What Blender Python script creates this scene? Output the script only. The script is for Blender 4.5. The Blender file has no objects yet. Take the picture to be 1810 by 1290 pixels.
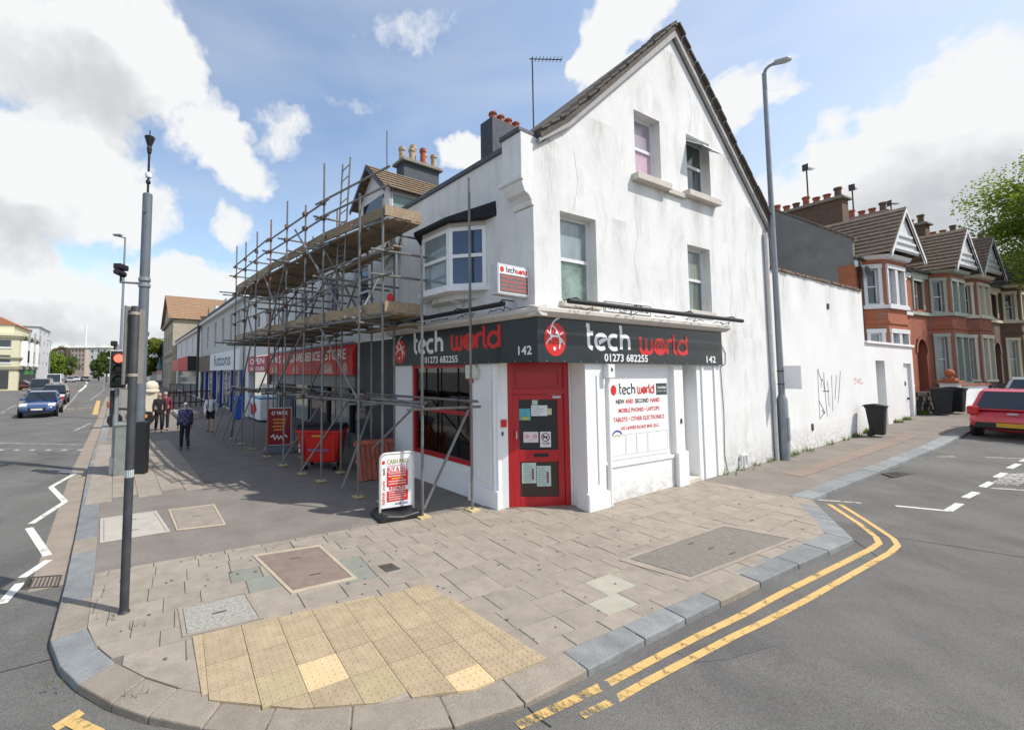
import bpy, bmesh, math, random
from mathutils import Matrix, Vector, noise
random.seed(7)
SC = bpy.context.scene
COL = SC.collection
R_ = math.radians

# ---------------------------------------------------------------- camera, sky, sun, exposure
CAMH = 2.55                      # eye height of the street camera over the pavement
PITCH = math.atan(46 / 750)
cam = bpy.data.cameras.new('camera')
cam.sensor_fit = 'HORIZONTAL'
cam.sensor_width = 36
cam.lens = 36 * 750 / 1810
cam.shift_x = 200 / 1810         # the photograph is an off-centre crop
cam.shift_y = -33 / 1810
cam.clip_start = 0.05
cam.clip_end = 6000
camo = bpy.data.objects.new('camera', cam)
COL.objects.link(camo)
camo.location = (0, 0, CAMH)
camo.rotation_euler = (R_(90) + PITCH, 0, 0)
SC.camera = camo

SUN_AZ = Vector((0.95, -0.30, 0)).normalized()      # horizontal direction towards the sun
SUN_EL = R_(52)
sun = bpy.data.lights.new('sun', 'SUN')
sun.energy = 4.7
sun.angle = R_(0.6)
sun.color = (1.0, 0.955, 0.89)
suno = bpy.data.objects.new('sun', sun)
COL.objects.link(suno)
sd = Vector((SUN_AZ.x * math.cos(SUN_EL), SUN_AZ.y * math.cos(SUN_EL), math.sin(SUN_EL)))
suno.rotation_euler = (-sd).to_track_quat('-Z', 'Y').to_euler()
suno.location = (20, -10, 40)

W = bpy.data.worlds.new('World')
SC.world = W
W.use_nodes = True
wn = W.node_tree
wn.nodes.clear()
def WN(t, **k):
    n = wn.nodes.new(t)
    for a, b in k.items():
        setattr(n, a, b)
    return n
def math_node(nt, op, a=None, b=None, clamp=False):
    n = nt.nodes.new('ShaderNodeMath')
    n.operation = op
    n.use_clamp = clamp
    for i, v in enumerate((a, b)):
        if v is None:
            continue
        if isinstance(v, (int, float)):
            n.inputs[i].default_value = v
        else:
            nt.links.new(v, n.inputs[i])
    return n.outputs[0]
sky = WN('ShaderNodeTexSky')
sky.sky_type = 'NISHITA'
sky.sun_disc = False
sky.sun_elevation = SUN_EL
sky.sun_rotation = math.atan2(SUN_AZ.x, SUN_AZ.y)
sky.air_density = 1.0
sky.dust_density = 0.8
sky.ozone_density = 1.0
tc = WN('ShaderNodeTexCoord')
# every cloud: pixel of its centre in the photograph -> direction, half angles, softness
def pix_dir(px, py):
    a = (px - 705) / 750
    b = (612 - py) / 750
    c, s = math.cos(PITCH), math.sin(PITCH)
    return Vector((a, c - s * b, s + c * b)).normalized()
CLOUDS = [  # px, py, half width, half height (degrees), weight
    (75, 100, 13, 6.2, 1.05), (225, 75, 6.5, 6.5, 1.0), (275, 130, 5, 6, 0.95), (110, 190, 9, 3.2, 0.8),
    (130, 310, 9, 6, 1.1), (30, 260, 8, 5.5, 1.0), (235, 365, 6.0, 4.5, 1.0), (40, 360, 10, 5, 0.95),
    (405, 285, 8, 4, 0.95), (350, 235, 5, 5, 0.75), (510, 225, 3.5, 4, 0.6), (412, 400, 3.2, 3, 0.8),
    (40, 490, 9, 4, 0.9), (120, 545, 14, 5, 1.0), (330, 500, 10, 4.5, 0.9), (250, 570, 16, 4, 1.0),
    (20, 440, 6, 4, 0.9),
    (1060, 60, 4, 4.5, 1.05), (1120, 10, 4.5, 3, 0.95), (1080, 110, 3, 3, 0.8), (1300, 175, 6, 4, 1.05), (825, 275, 4, 3.2, 1.05),
    (1700, 330, 16, 8, 1.25), (1560, 270, 12, 4, 0.9), (1800, 200, 8, 7, 0.9), (1480, 330, 9, 5, 0.75),
    (740, 45, 14, 2.2, 0.30), (700, 150, 13, 1.4, 0.28),
]
vec = tc.outputs['Generated']
geo_n = WN('ShaderNodeVectorMath', operation='NORMALIZE')
wn.links.new(vec, geo_n.inputs[0])
D = geo_n.outputs[0]
warp = WN('ShaderNodeTexNoise')
warp.inputs['Scale'].default_value = 6.0
warp.inputs['Detail'].default_value = 4
warp.inputs['Roughness'].default_value = 0.62
wn.links.new(D, warp.inputs['Vector'])
wsub = WN('ShaderNodeVectorMath', operation='SUBTRACT')
wn.links.new(warp.outputs['Color'], wsub.inputs[0])
wsub.inputs[1].default_value = (0.5, 0.5, 0.5)
wsc = WN('ShaderNodeVectorMath', operation='SCALE')
wn.links.new(wsub.outputs[0], wsc.inputs[0])
wsc.inputs['Scale'].default_value = 0.22
wadd = WN('ShaderNodeVectorMath', operation='ADD')
wn.links.new(D, wadd.inputs[0])
wn.links.new(wsc.outputs[0], wadd.inputs[1])
DW = wadd.outputs[0]
def cloud_field(dv, lift, which=CLOUDS):
    acc = None
    for px, py, hw, hh, wgt in which:
        d = pix_dir(px, py - lift)
        side = Vector((d.y, -d.x, 0)).normalized()
        up = side.cross(d)
        n1 = WN('ShaderNodeVectorMath', operation='DOT_PRODUCT')
        wn.links.new(dv, n1.inputs[0]); n1.inputs[1].default_value = side / math.sin(R_(hw))
        n2 = WN('ShaderNodeVectorMath', operation='DOT_PRODUCT')
        wn.links.new(dv, n2.inputs[0]); n2.inputs[1].default_value = up / math.sin(R_(hh))
        n3 = WN('ShaderNodeVectorMath', operation='DOT_PRODUCT')
        wn.links.new(dv, n3.inputs[0]); n3.inputs[1].default_value = d
        # subtract the component of the centre (zero) -> squared distance
        s1 = math_node(wn, 'MULTIPLY', n1.outputs['Value'], n1.outputs['Value'])
        s2 = math_node(wn, 'MULTIPLY', n2.outputs['Value'], n2.outputs['Value'])
        e = math_node(wn, 'SUBTRACT', 1.0, math_node(wn, 'ADD', s1, s2), True)
        f = math_node(wn, 'MULTIPLY', e, math_node(wn, 'GREATER_THAN', n3.outputs['Value'], 0.0))
        f = math_node(wn, 'MULTIPLY', f, wgt)
        acc = f if acc is None else math_node(wn, 'MAXIMUM', acc, f)
    return acc
base = cloud_field(DW, 0)
# scattered clouds everywhere else in the sky, from noise alone
free = WN('ShaderNodeTexNoise')
free.inputs['Scale'].default_value = 2.6
free.inputs['Detail'].default_value = 5
free.inputs['Roughness'].default_value = 0.6
wn.links.new(DW, free.inputs['Vector'])
sepd = WN('ShaderNodeSeparateXYZ')
wn.links.new(D, sepd.inputs[0])
behind = math_node(wn, 'LESS_THAN', sepd.outputs['Y'], 0.1)
freev = math_node(wn, 'MULTIPLY', math_node(wn, 'MULTIPLY', math_node(wn, 'SUBTRACT', free.outputs['Fac'], 0.47, True), 4.0), behind)
base = math_node(wn, 'MAXIMUM', base, freev)
fine = WN('ShaderNodeTexNoise')
fine.inputs['Scale'].default_value = 9
fine.inputs['Detail'].default_value = 7
fine.inputs['Roughness'].default_value = 0.62
wn.links.new(DW, fine.inputs['Vector'])
# density = field pushed by fine noise
den = math_node(wn, 'ADD', math_node(wn, 'MULTIPLY', base, 1.25), math_node(wn, 'MULTIPLY', math_node(wn, 'SUBTRACT', fine.outputs['Fac'], 0.56), 1.5))
mr = WN('ShaderNodeMapRange', interpolation_type='SMOOTHSTEP')
wn.links.new(den, mr.inputs['Value'])
mr.inputs['From Min'].default_value = 0.05
mr.inputs['From Max'].default_value = 0.75
cov = mr.outputs['Result']
# thin high veil
veil = WN('ShaderNodeTexNoise')
veil.inputs['Scale'].default_value = 2.2
veil.inputs['Detail'].default_value = 4
veil.inputs['Distortion'].default_value = 0.3
vm = WN('ShaderNodeMapping')
vm.inputs['Scale'].default_value = (1, 1, 3.2)
wn.links.new(D, vm.inputs['Vector'])
wn.links.new(vm.outputs[0], veil.inputs['Vector'])
veilv = math_node(wn, 'MULTIPLY', math_node(wn, 'SUBTRACT', veil.outputs['Fac'], 0.38, True), 0.75)
veilr = math_node(wn, 'ADD', veilv, math_node(wn, 'MULTIPLY', math_node(wn, 'SUBTRACT', sepd.outputs['X'], 0.30, True), 0.8))
cov = math_node(wn, 'MAXIMUM', cov, math_node(wn, 'MINIMUM', veilr, 0.75))
# haze to white at the horizon
hz = WN('ShaderNodeMapRange')
wn.links.new(sepd.outputs['Z'], hz.inputs['Value'])
hz.inputs['From Min'].default_value = 0.0
hz.inputs['From Max'].default_value = 0.20
hz.inputs['To Min'].default_value = 0.70
hz.inputs['To Max'].default_value = 0.0
cov = math_node(wn, 'MAXIMUM', cov, hz.outputs['Result'])
# cloud tone: bright heads, greyer where thick
tone = WN('ShaderNodeTexNoise')
tone.inputs['Scale'].default_value = 5.5
tone.inputs['Detail'].default_value = 4
wn.links.new(DW, tone.inputs['Vector'])
low = cloud_field(DW, -48, [c for c in CLOUDS if c[2] >= 10 and c[4] > 0.9])
shade = math_node(wn, 'MULTIPLY', math_node(wn, 'SUBTRACT', low, 0.18, True), 0.72)
tv = math_node(wn, 'ADD', math_node(wn, 'MULTIPLY', tone.outputs['Fac'], 1.1), math_node(wn, 'SUBTRACT', 0.62, shade))
ramp = WN('ShaderNodeValToRGB')
ramp.color_ramp.elements[0].position = 0.35
ramp.color_ramp.elements[0].color = (3.5, 3.65, 3.85, 1)
ramp.color_ramp.elements[1].position = 1.15 if False else 1.0
ramp.color_ramp.elements[1].color = (5.9, 5.95, 6.0, 1)
wn.links.new(tv, ramp.inputs[0])
tint = WN('ShaderNodeMix', data_type='RGBA', blend_type='MULTIPLY')
tint.inputs['Factor'].default_value = 1
wn.links.new(sky.outputs[0], tint.inputs['A'])
tint.inputs['B'].default_value = (1.55, 1.50, 1.42, 1)
mixc = WN('ShaderNodeMix', data_type='RGBA')
wn.links.new(cov, mixc.inputs['Factor'])
wn.links.new(tint.outputs['Result'], mixc.inputs['A'])
wn.links.new(ramp.outputs['Color'], mixc.inputs['B'])
W.cycles.sampling_method = 'MANUAL'
W.cycles.sample_map_resolution = 256
bgd = WN('ShaderNodeBackground')
bgd.inputs['Strength'].default_value = 0.15
wn.links.new(mixc.outputs['Result'], bgd.inputs['Color'])
wo = WN('ShaderNodeOutputWorld')
wn.links.new(bgd.outputs[0], wo.inputs['Surface'])

SC.view_settings.view_transform = 'Standard'
SC.view_settings.look = 'None'
SC.view_settings.exposure = 0.08
SC.view_settings.gamma = 1.0
SC.view_settings.use_curve_mapping = False
SC.cycles.max_bounces = 6
SC.cycles.diffuse_bounces = 3
SC.cycles.glossy_bounces = 3
SC.cycles.transparent_max_bounces = 8
SC.cycles.use_denoising = True

# ---------------------------------------------------------------- ground shape and survey helpers
C0 = Vector((2.36625, 7.24014, 0))           # street corner of the shop
UR = Vector((0.87897, 0.47687, 0))           # along the side road, up hill
UL = Vector((-0.53594, 0.84426, 0))          # along the main road, away
TR = math.atan2(UR.y, UR.x)
TL = math.atan2(-UL.y, -UL.x)
def s_of(x, y):
    return (x - C0.x) * UR.x + (y - C0.y) * UR.y
def zg(x, y):                                 # pavement level: the side road climbs
    a = min(max(0.0, s_of(x, y)), 70)
    return 0.031 * a + (0.02 * (a - 14) if a > 14 else 0)
def ray(px, py):
    a = (px - 705) / 750
    b = (612 - py) / 750
    c, s = math.cos(PITCH), math.sin(PITCH)
    return Vector((a, c - s * b, s + c * b))
def gp(px, py, dz=0.0):                       # photo pixel on the ground -> place
    r = ray(px, py)
    z = 0.0
    for i in range(50):
        t = (z + dz - CAMH) / r.z
        p = Vector((r.x * t, r.y * t, z + dz))
        z = 0.5 * z + 0.5 * zg(p.x, p.y)
    return p
# ---------------------------------------------------------------- materials
MATS = {}
def mat(name, col, rough=0.75, metal=0.0, var=0.12, scale=6.0, bump=0.0, bscale=60.0, spec=0.35, rnd=0.0, emit=None, stretch=None, dirt=None, detail=6, grain=0.0, gscale=220.0):
    if name in MATS:
        return MATS[name]
    m = bpy.data.materials.new(name)
    m.use_nodes = True
    nt = m.node_tree
    b = nt.nodes['Principled BSDF']
    b.inputs['Roughness'].default_value = rough
    b.inputs['Metallic'].default_value = metal
    b.inputs['Specular IOR Level'].default_value = spec
    L = nt.links.new
    tcn = nt.nodes.new('ShaderNodeTexCoord')
    oi = nt.nodes.new('ShaderNodeObjectInfo')
    off = nt.nodes.new('ShaderNodeVectorMath'); off.operation = 'SCALE'
    off.inputs[0].default_value = (37.0, 91.0, 53.0)
    L(oi.outputs['Random'], off.inputs['Scale'])
    add = nt.nodes.new('ShaderNodeVectorMath'); add.operation = 'ADD'
    L(tcn.outputs['Object'], add.inputs[0]); L(off.outputs[0], add.inputs[1])
    v = add.outputs[0]
    if stretch:
        mp = nt.nodes.new('ShaderNodeMapping'); mp.inputs['Scale'].default_value = stretch
        L(v, mp.inputs['Vector']); v = mp.outputs[0]
    n = nt.nodes.new('ShaderNodeTexNoise')
    n.inputs['Scale'].default_value = scale; n.inputs['Detail'].default_value = detail; n.inputs['Roughness'].default_value = 0.62
    L(v, n.inputs['Vector'])
    mix = nt.nodes.new('ShaderNodeMix'); mix.data_type = 'RGBA'
    mix.inputs['A'].default_value = tuple(max(0, c * (1 - var)) for c in col) + (1,)
    mix.inputs['B'].default_value = tuple(min(1, c * (1 + var)) for c in col) + (1,)
    mrn = nt.nodes.new('ShaderNodeMapRange')
    mrn.inputs['From Min'].default_value = 0.3; mrn.inputs['From Max'].default_value = 0.7
    L(n.outputs['Fac'], mrn.inputs['Value'])
    L(mrn.outputs['Result'], mix.inputs['Factor'])
    out = mix.outputs['Result']
    if dirt:                                   # (colour, amount, scale, threshold[, stretch])
        dc, da, ds, dt = dirt[:4]
        dn = nt.nodes.new('ShaderNodeTexNoise')
        dn.inputs['Scale'].default_value = ds; dn.inputs['Detail'].default_value = 8; dn.inputs['Roughness'].default_value = 0.68
        dv = add.outputs[0]
        if len(dirt) > 4:
            dm = nt.nodes.new('ShaderNodeMapping'); dm.inputs['Scale'].default_value = dirt[4]
            L(dv, dm.inputs['Vector']); dv = dm.outputs[0]
        L(dv, dn.inputs['Vector'])
        dr = nt.nodes.new('ShaderNodeMapRange')
        dr.inputs['From Min'].default_value = dt; dr.inputs['From Max'].default_value = dt + 0.22
        dr.inputs['To Max'].default_value = da
        L(dn.outputs['Fac'], dr.inputs['Value'])
        dx = nt.nodes.new('ShaderNodeMix'); dx.data_type = 'RGBA'
        L(dr.outputs['Result'], dx.inputs['Factor']); L(out, dx.inputs['A'])
        dx.inputs['B'].default_value = tuple(dc) + (1,)
        out = dx.outputs['Result']
    if grain:
        gn = nt.nodes.new('ShaderNodeTexNoise'); gn.inputs['Scale'].default_value = gscale; gn.inputs['Detail'].default_value = 3; gn.inputs['Roughness'].default_value = 0.7
        L(add.outputs[0], gn.inputs['Vector'])
        gr = nt.nodes.new('ShaderNodeMapRange'); gr.inputs['From Min'].default_value = 0.25; gr.inputs['From Max'].default_value = 0.75
        gr.inputs['To Min'].default_value = 1 - grain; gr.inputs['To Max'].default_value = 1 + grain
        L(gn.outputs['Fac'], gr.inputs['Value'])
        gm = nt.nodes.new('ShaderNodeMix'); gm.data_type = 'RGBA'; gm.blend_type = 'MULTIPLY'; gm.inputs['Factor'].default_value = 1
        L(out, gm.inputs['A']); L(gr.outputs['Result'], gm.inputs['B']); out = gm.outputs['Result']
    if rnd:
        hs = nt.nodes.new('ShaderNodeHueSaturation')
        mm = nt.nodes.new('ShaderNodeMapRange')
        mm.inputs['To Min'].default_value = 1 - rnd; mm.inputs['To Max'].default_value = 1 + rnd
        L(oi.outputs['Random'], mm.inputs['Value']); L(mm.outputs['Result'], hs.inputs['Value'])
        L(out, hs.inputs['Color']); out = hs.outputs['Color']
    L(out, b.inputs['Base Color'])
    if bump:
        bn = nt.nodes.new('ShaderNodeTexNoise')
        bn.inputs['Scale'].default_value = bscale; bn.inputs['Detail'].default_value = 5
        L(v, bn.inputs['Vector'])
        bp = nt.nodes.new('ShaderNodeBump'); bp.inputs['Strength'].default_value = bump; bp.inputs['Distance'].default_value = 0.02
        L(bn.outputs['Fac'], bp.inputs['Height']); L(bp.outputs[0], b.inputs['Normal'])
    if emit:
        b.inputs['Emission Color'].default_value = tuple(emit[0]) + (1,)
        b.inputs['Emission Strength'].default_value = emit[1]
    MATS[name] = m
    return m
def glass(name, col=(0.02, 0.025, 0.03), rough=0.04):
    if name in MATS:
        return MATS[name]
    m = mat(name, col, rough=rough, var=0.2, scale=2.0, spec=0.9)
    return m
def clear_glass(name):
    if name in MATS:
        return MATS[name]
    m = bpy.data.materials.new(name); m.use_nodes = True
    nt = m.node_tree; nt.nodes.clear()
    o = nt.nodes.new('ShaderNodeOutputMaterial'); mx = nt.nodes.new('ShaderNodeMixShader')
    t = nt.nodes.new('ShaderNodeBsdfTransparent'); g = nt.nodes.new('ShaderNodeBsdfGlossy')
    t.inputs['Color'].default_value = (0.93, 0.96, 0.94, 1); g.inputs['Roughness'].default_value = 0.02
    f = nt.nodes.new('ShaderNodeFresnel'); f.inputs['IOR'].default_value = 1.9
    nt.links.new(f.outputs[0], mx.inputs[0]); nt.links.new(t.outputs[0], mx.inputs[1]); nt.links.new(g.outputs[0], mx.inputs[2])
    nt.links.new(mx.outputs[0], o.inputs['Surface'])
    MATS[name] = m
    return m

# ---------------------------------------------------------------- mesh building
class MB:
    def __init__(self):
        self.v = []; self.f = []
    def poly(self, pts):
        i = len(self.v); self.v += [tuple(p) for p in pts]; self.f.append(tuple(range(i, i + len(pts))))
        return self
    def box(self, x0, x1, y0, y1, z0, z1):
        i = len(self.v)
        self.v += [(x0, y0, z0), (x1, y0, z0), (x1, y1, z0), (x0, y1, z0), (x0, y0, z1), (x1, y0, z1), (x1, y1, z1), (x0, y1, z1)]
        for q in ((3, 2, 1, 0), (4, 5, 6, 7), (0, 1, 5, 4), (1, 2, 6, 5), (2, 3, 7, 6), (3, 0, 4, 7)):
            self.f.append(tuple(i + k for k in q))
        return self
    def prism(self, pts, a0, a1, axis='y'):
        """closed outline of 2-D points swept along an axis: 'y' -> (x,z), 'z' -> (x,y), 'x' -> (y,z)"""
        n = len(pts); i = len(self.v)
        def P(p, a):
            return {'y': (p[0], a, p[1]), 'z': (p[0], p[1], a), 'x': (a, p[0], p[1])}[axis]
        self.v += [P(p, a0) for p in pts] + [P(p, a1) for p in pts]
        self.f.append(tuple(i + k for k in range(n)))
        self.f.append(tuple(i + n + k for k in reversed(range(n))))
        for k in range(n):
            j = (k + 1) % n
            self.f.append((i + k, i + n + k, i + n + j, i + j))
        return self
    def tube(self, p0, p1, r, n=8, r1=None, caps=True):
        p0 = Vector(p0); p1 = Vector(p1); d = (p1 - p0)
        if d.length < 1e-6:
            return self
        d.normalize()
        a = d.orthogonal().normalized(); b = d.cross(a)
        r1 = r if r1 is None else r1
        i = len(self.v)
        for p, q in ((p0, r), (p1, r1)):
            for k in range(n):
                t = 2 * math.pi * k / n
                self.v.append(tuple(p + (a * math.cos(t) + b * math.sin(t)) * q))
        for k in range(n):
            j = (k + 1) % n
            self.f.append((i + k, i + j, i + n + j, i + n + k))
        if caps:
            self.f.append(tuple(i + k for k in reversed(range(n))))
            self.f.append(tuple(i + n + k for k in range(n)))
        return self
    def path(self, pts, r, n=8):
        for a, b in zip(pts[:-1], pts[1:]):
            self.tube(a, b, r, n)
        return self
    def lathe(self, prof, c=(0, 0, 0), n=16):
        i = len(self.v); m = len(prof)
        for (r, z) in prof:
            for k in range(n):
                t = 2 * math.pi * k / n
                self.v.append((c[0] + r * math.cos(t), c[1] + r * math.sin(t), c[2] + z))
        for a in range(m - 1):
            for k in range(n):
                j = (k + 1) % n
                self.f.append((i + a * n + k, i + a * n + j, i + (a + 1) * n + j, i + (a + 1) * n + k))
        self.f.append(tuple(i + k for k in reversed(range(n))))
        self.f.append(tuple(i + (m - 1) * n + k for k in range(n)))
        return self
    def add(self, verts, faces, M=None):
        i = len(self.v)
        self.v += [tuple((M @ Vector(p)) if M else p) for p in verts]
        self.f += [tuple(i + k for k in q) for q in faces]
        return self
    def mesh(self, name, m=None, smooth=False):
        me = bpy.data.meshes.new(name)
        me.from_pydata(self.v, [], self.f)
        if m:
            me.materials.append(m)
        me.validate()
        bm = bmesh.new(); bm.from_mesh(me)
        bmesh.ops.recalc_face_normals(bm, faces=bm.faces)
        bm.to_mesh(me); bm.free()
        if smooth:
            for p in me.polygons:
                p.use_smooth = True
            me.set_sharp_from_angle(angle=R_(40))
        return me
WM = {}
def TM(loc=(0, 0, 0), rz=0.0):
    return Matrix.Translation(Vector(loc)) @ Matrix.Rotation(rz, 4, 'Z')
def tag(o, label=None, cat=None, group=None, kind=None):
    for k, v in (('label', label), ('category', cat), ('group', group), ('kind', kind)):
        if v:
            o[k] = v
    return o
def thing(name, label, cat, loc=(0, 0, 0), rz=0.0, group=None):
    o = bpy.data.objects.new(name, None)
    o.empty_display_size = 0.2
    COL.objects.link(o)
    o.location = loc; o.rotation_euler = (0, 0, rz)
    WM[o.name] = TM(loc, rz)
    return tag(o, label, cat, group)
def link(name, me, parent=None, M=None):
    """M = placement relative to the parent (or the world)"""
    o = bpy.data.objects.new(name, me)
    COL.objects.link(o)
    if parent is not None:
        o.parent = parent
    M = M if M is not None else Matrix.Identity(4)
    o.matrix_basis = M
    WM[o.name] = (WM[parent.name] if parent is not None else Matrix.Identity(4)) @ M
    return o
def part(name, mb, m, parent=None, frame=None, smooth=False, bevel=0.0, label=None, M=None):
    me = mb.mesh(name, m, smooth)
    if frame is not None:                     # vertices were given in another frame (world matrix)
        base = WM[parent.name] if parent is not None else Matrix.Identity(4)
        me.transform(base.inverted() @ frame)
    o = link(name, me, parent, M)
    if bevel:
        bv = o.modifiers.new('bevel', 'BEVEL'); bv.width = bevel; bv.segments = 2; bv.limit_method = 'ANGLE'
    if label:
        o['label'] = label
    return o
def copy_tree(o, parent=None):
    c = o.copy(); COL.objects.link(c); c.parent = parent
    WM[c.name] = WM[o.name]
    for ch in [x for x in bpy.data.objects if x.parent == o]:
        copy_tree(ch, c)
    return c
def place(o, loc, rz):
    o.location = loc; o.rotation_euler = (0, 0, rz); WM[o.name] = TM(loc, rz)
FR = TM(C0, TR)       # side-road frame: x up the side road, y into the building
FL = TM(C0, TL)       # main-road frame: x towards the corner (-s), y into the building
def kill_color(*c):
    return tuple(c)

# lettering -------------------------------------------------------------
def text_mb(body, size, align='CENTER', depth=0.0, bold=0.0, width=None):
    cu = bpy.data.curves.new('lettering', 'FONT')
    cu.body = body; cu.size = size; cu.align_x = align; cu.extrude = depth; cu.offset = bold
    cu.resolution_u = 3
    o = bpy.data.objects.new('lettering', cu)
    COL.objects.link(o)
    dg = bpy.context.evaluated_depsgraph_get()
    me = bpy.data.meshes.new_from_object(o.evaluated_get(dg))
    mb = MB()
    xs = [v.co.x for v in me.vertices] or [0]
    k = 1.0
    if width:
        k = width / max(1e-6, max(xs) - min(xs))
    for v in me.vertices:
        mb.v.append((v.co.x * k, v.co.z, v.co.y))     # letters stand in the x-z plane, facing -y
    mb.f = [tuple(p.vertices) for p in me.polygons]
    bpy.data.objects.remove(o); bpy.data.curves.remove(cu); bpy.data.meshes.remove(me)
    return mb
def letters(body, size, x, z, y, m, parent, frame=None, align='CENTER', bold=0.0, width=None, name='lettering', xf=None):
    mb = text_mb(body, size, align, 0.0, bold, width)
    mb.v = [(a + x, b + y, c + z) for a, b, c in mb.v]
    if xf:
        mb.v = [tuple(xf @ Vector(p)) for p in mb.v]
    return part(name, mb, m, parent, frame)
def stroke_mb(mb, pts, w, y):
    """flat rounded stroke in the x-z plane at depth y (no overlapping faces: offset outline)"""
    P = [Vector((a, b)) for a, b in pts]
    closed = (P[0] - P[-1]).length < 1e-6
    if closed:
        P = P[:-1]
    n = len(P)
    Ls, Rs = [], []
    for i in range(n):
        if closed:
            a, b = P[i - 1], P[(i + 1) % n]
        else:
            a, b = P[max(0, i - 1)], P[min(n - 1, i + 1)]
        if closed or 0 < i < n - 1:
            d1 = (P[i] - a).normalized(); d2 = (b - P[i]).normalized()
            t = (d1 + d2)
            t = t.normalized() if t.length > 1e-4 else d2
            k = 1 / max(0.6, t.dot(d2))
        else:
            t = (b - a).normalized(); k = 1
        nrm = Vector((-t.y, t.x)) * (w / 2 * k)
        Ls.append(P[i] + nrm); Rs.append(P[i] - nrm)
    m = n if closed else n - 1
    for i in range(m):
        j = (i + 1) % n
        q = [Ls[i], Ls[j], Rs[j], Rs[i]]
        mb.poly([(p.x, y, p.y) for p in q])
    return mb
def arc(cx, cz, rx, rz, a0, a1, n=14):
    return [(cx + rx * math.cos(R_(a0 + (a1 - a0) * k / n)), cz + rz * math.sin(R_(a0 + (a1 - a0) * k / n))) for k in range(n + 1)]
GLY = {   # unit lowercase letters, x-height 1, stroke lists and advance width
    't': ([[(0.0, 1.55), (0.16, 1.50), (0.16, 0.45)] + arc(0.52, 0.40, 0.36, 0.36, 185, 262, 6), [(0.16, 1.02), (0.52, 1.02)]], 0.66),
    'e': ([arc(0.5, 0.5, 0.45, 0.46, -50, -330, 18) + [(0.30, 0.42)]], 1.06),
    'c': ([arc(0.5, 0.5, 0.45, 0.46, -55, -305, 16)], 0.98),
    'h': ([[(-0.02, 1.58), (0.12, 1.52), (0.12, 0.04)], [(0.12, 0.60)] + arc(0.47, 0.60, 0.34, 0.36, 180, 0, 10)[1:] + [(0.81, 0.04)]], 1.05),
    'w': ([[(0.0, 1.02), (0.10, 0.98), (0.10, 0.32)] + arc(0.33, 0.30, 0.22, 0.27, 180, 360, 10)[1:] + [(0.55, 0.98)], [(0.55, 0.32)] + arc(0.77, 0.30, 0.22, 0.27, 180, 360, 10)[1:] + [(0.99, 0.98)]], 1.15),
    'o': ([arc(0.5, 0.5, 0.44, 0.46, 0, 360, 22), arc(0.5, 0.5, 0.20, 0.22, 130, 410, 14), [(0.5, 0.55), (0.5, 0.92)]], 1.02),
    'r': ([[(0.10, 0.98), (0.10, 0.02)], [(0.10, 0.62)] + arc(0.42, 0.62, 0.32, 0.34, 180, 70, 8)[1:]], 0.58),
    'l': ([[(0.10, 1.45), (0.10, 0.40)] + arc(0.36, 0.36, 0.26, 0.30, 180, 270, 6)[1:]], 0.42),
    'd': ([arc(0.42, 0.5, 0.40, 0.45, 0, 360, 20), [(0.82, 1.42), (0.82, 0.02)]], 0.98),
}
def brand_word(word, x, z, size, y, w=0.2, squeeze=1.0):
    mb = MB(); k = 0
    for ch in word:
        strokes, adv = GLY[ch]
        for st in strokes:
            stroke_mb(mb, [(x + a * size * squeeze, z + b * size) for a, b in st], w * size, y - 0.0004 * k); k += 1
        x += adv * size * squeeze
    return mb, x
def globe_mb(cx, cz, rx, rz, y):
    mb = MB()
    pts = [(cx + a, cz + b) for a, b in arc(0, 0, rx, rz, 0, 360, 28)[:-1]]
    mb.poly([(a, y, b) for a, b in pts])
    return mb
def globe_lines_mb(cx, cz, rx, rz, y):
    mb = MB()
    w = rx * 0.10
    stroke_mb(mb, [(cx + a, cz + b) for a, b in arc(rx * 0.5, rz * 0.3, rx * 0.95, rz * 1.0, 95, 200, 10)], w, y)
    stroke_mb(mb, [(cx + a, cz + b) for a, b in arc(-rx * 0.5, -rz * 0.2, rx * 0.9, rz * 1.05, -20, 80, 10)], w, y - 0.0004)
    stroke_mb(mb, [(cx + a, cz + b) for a, b in arc(0.0, -rz * 0.75, rx * 0.95, rz * 0.95, 30, 150, 10)], w, y - 0.0008)
    stroke_mb(mb, [(cx + a, cz + b) for a, b in arc(0.0, rz * 0.95, rx * 0.9, rz * 0.75, 215, 320, 10)], w, y - 0.0012)
    for i, (a, b) in enumerate(((-0.38, 0.18), (0.12, 0.42), (0.45, -0.12), (-0.1, -0.55))):
        mb.poly([(cx + a * rx + q[0], y - 0.002, cz + b * rz + q[1]) for q in arc(0, 0, rx * 0.13, rx * 0.13, 0, 360, 8)[:-1]])
    return mb

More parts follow.
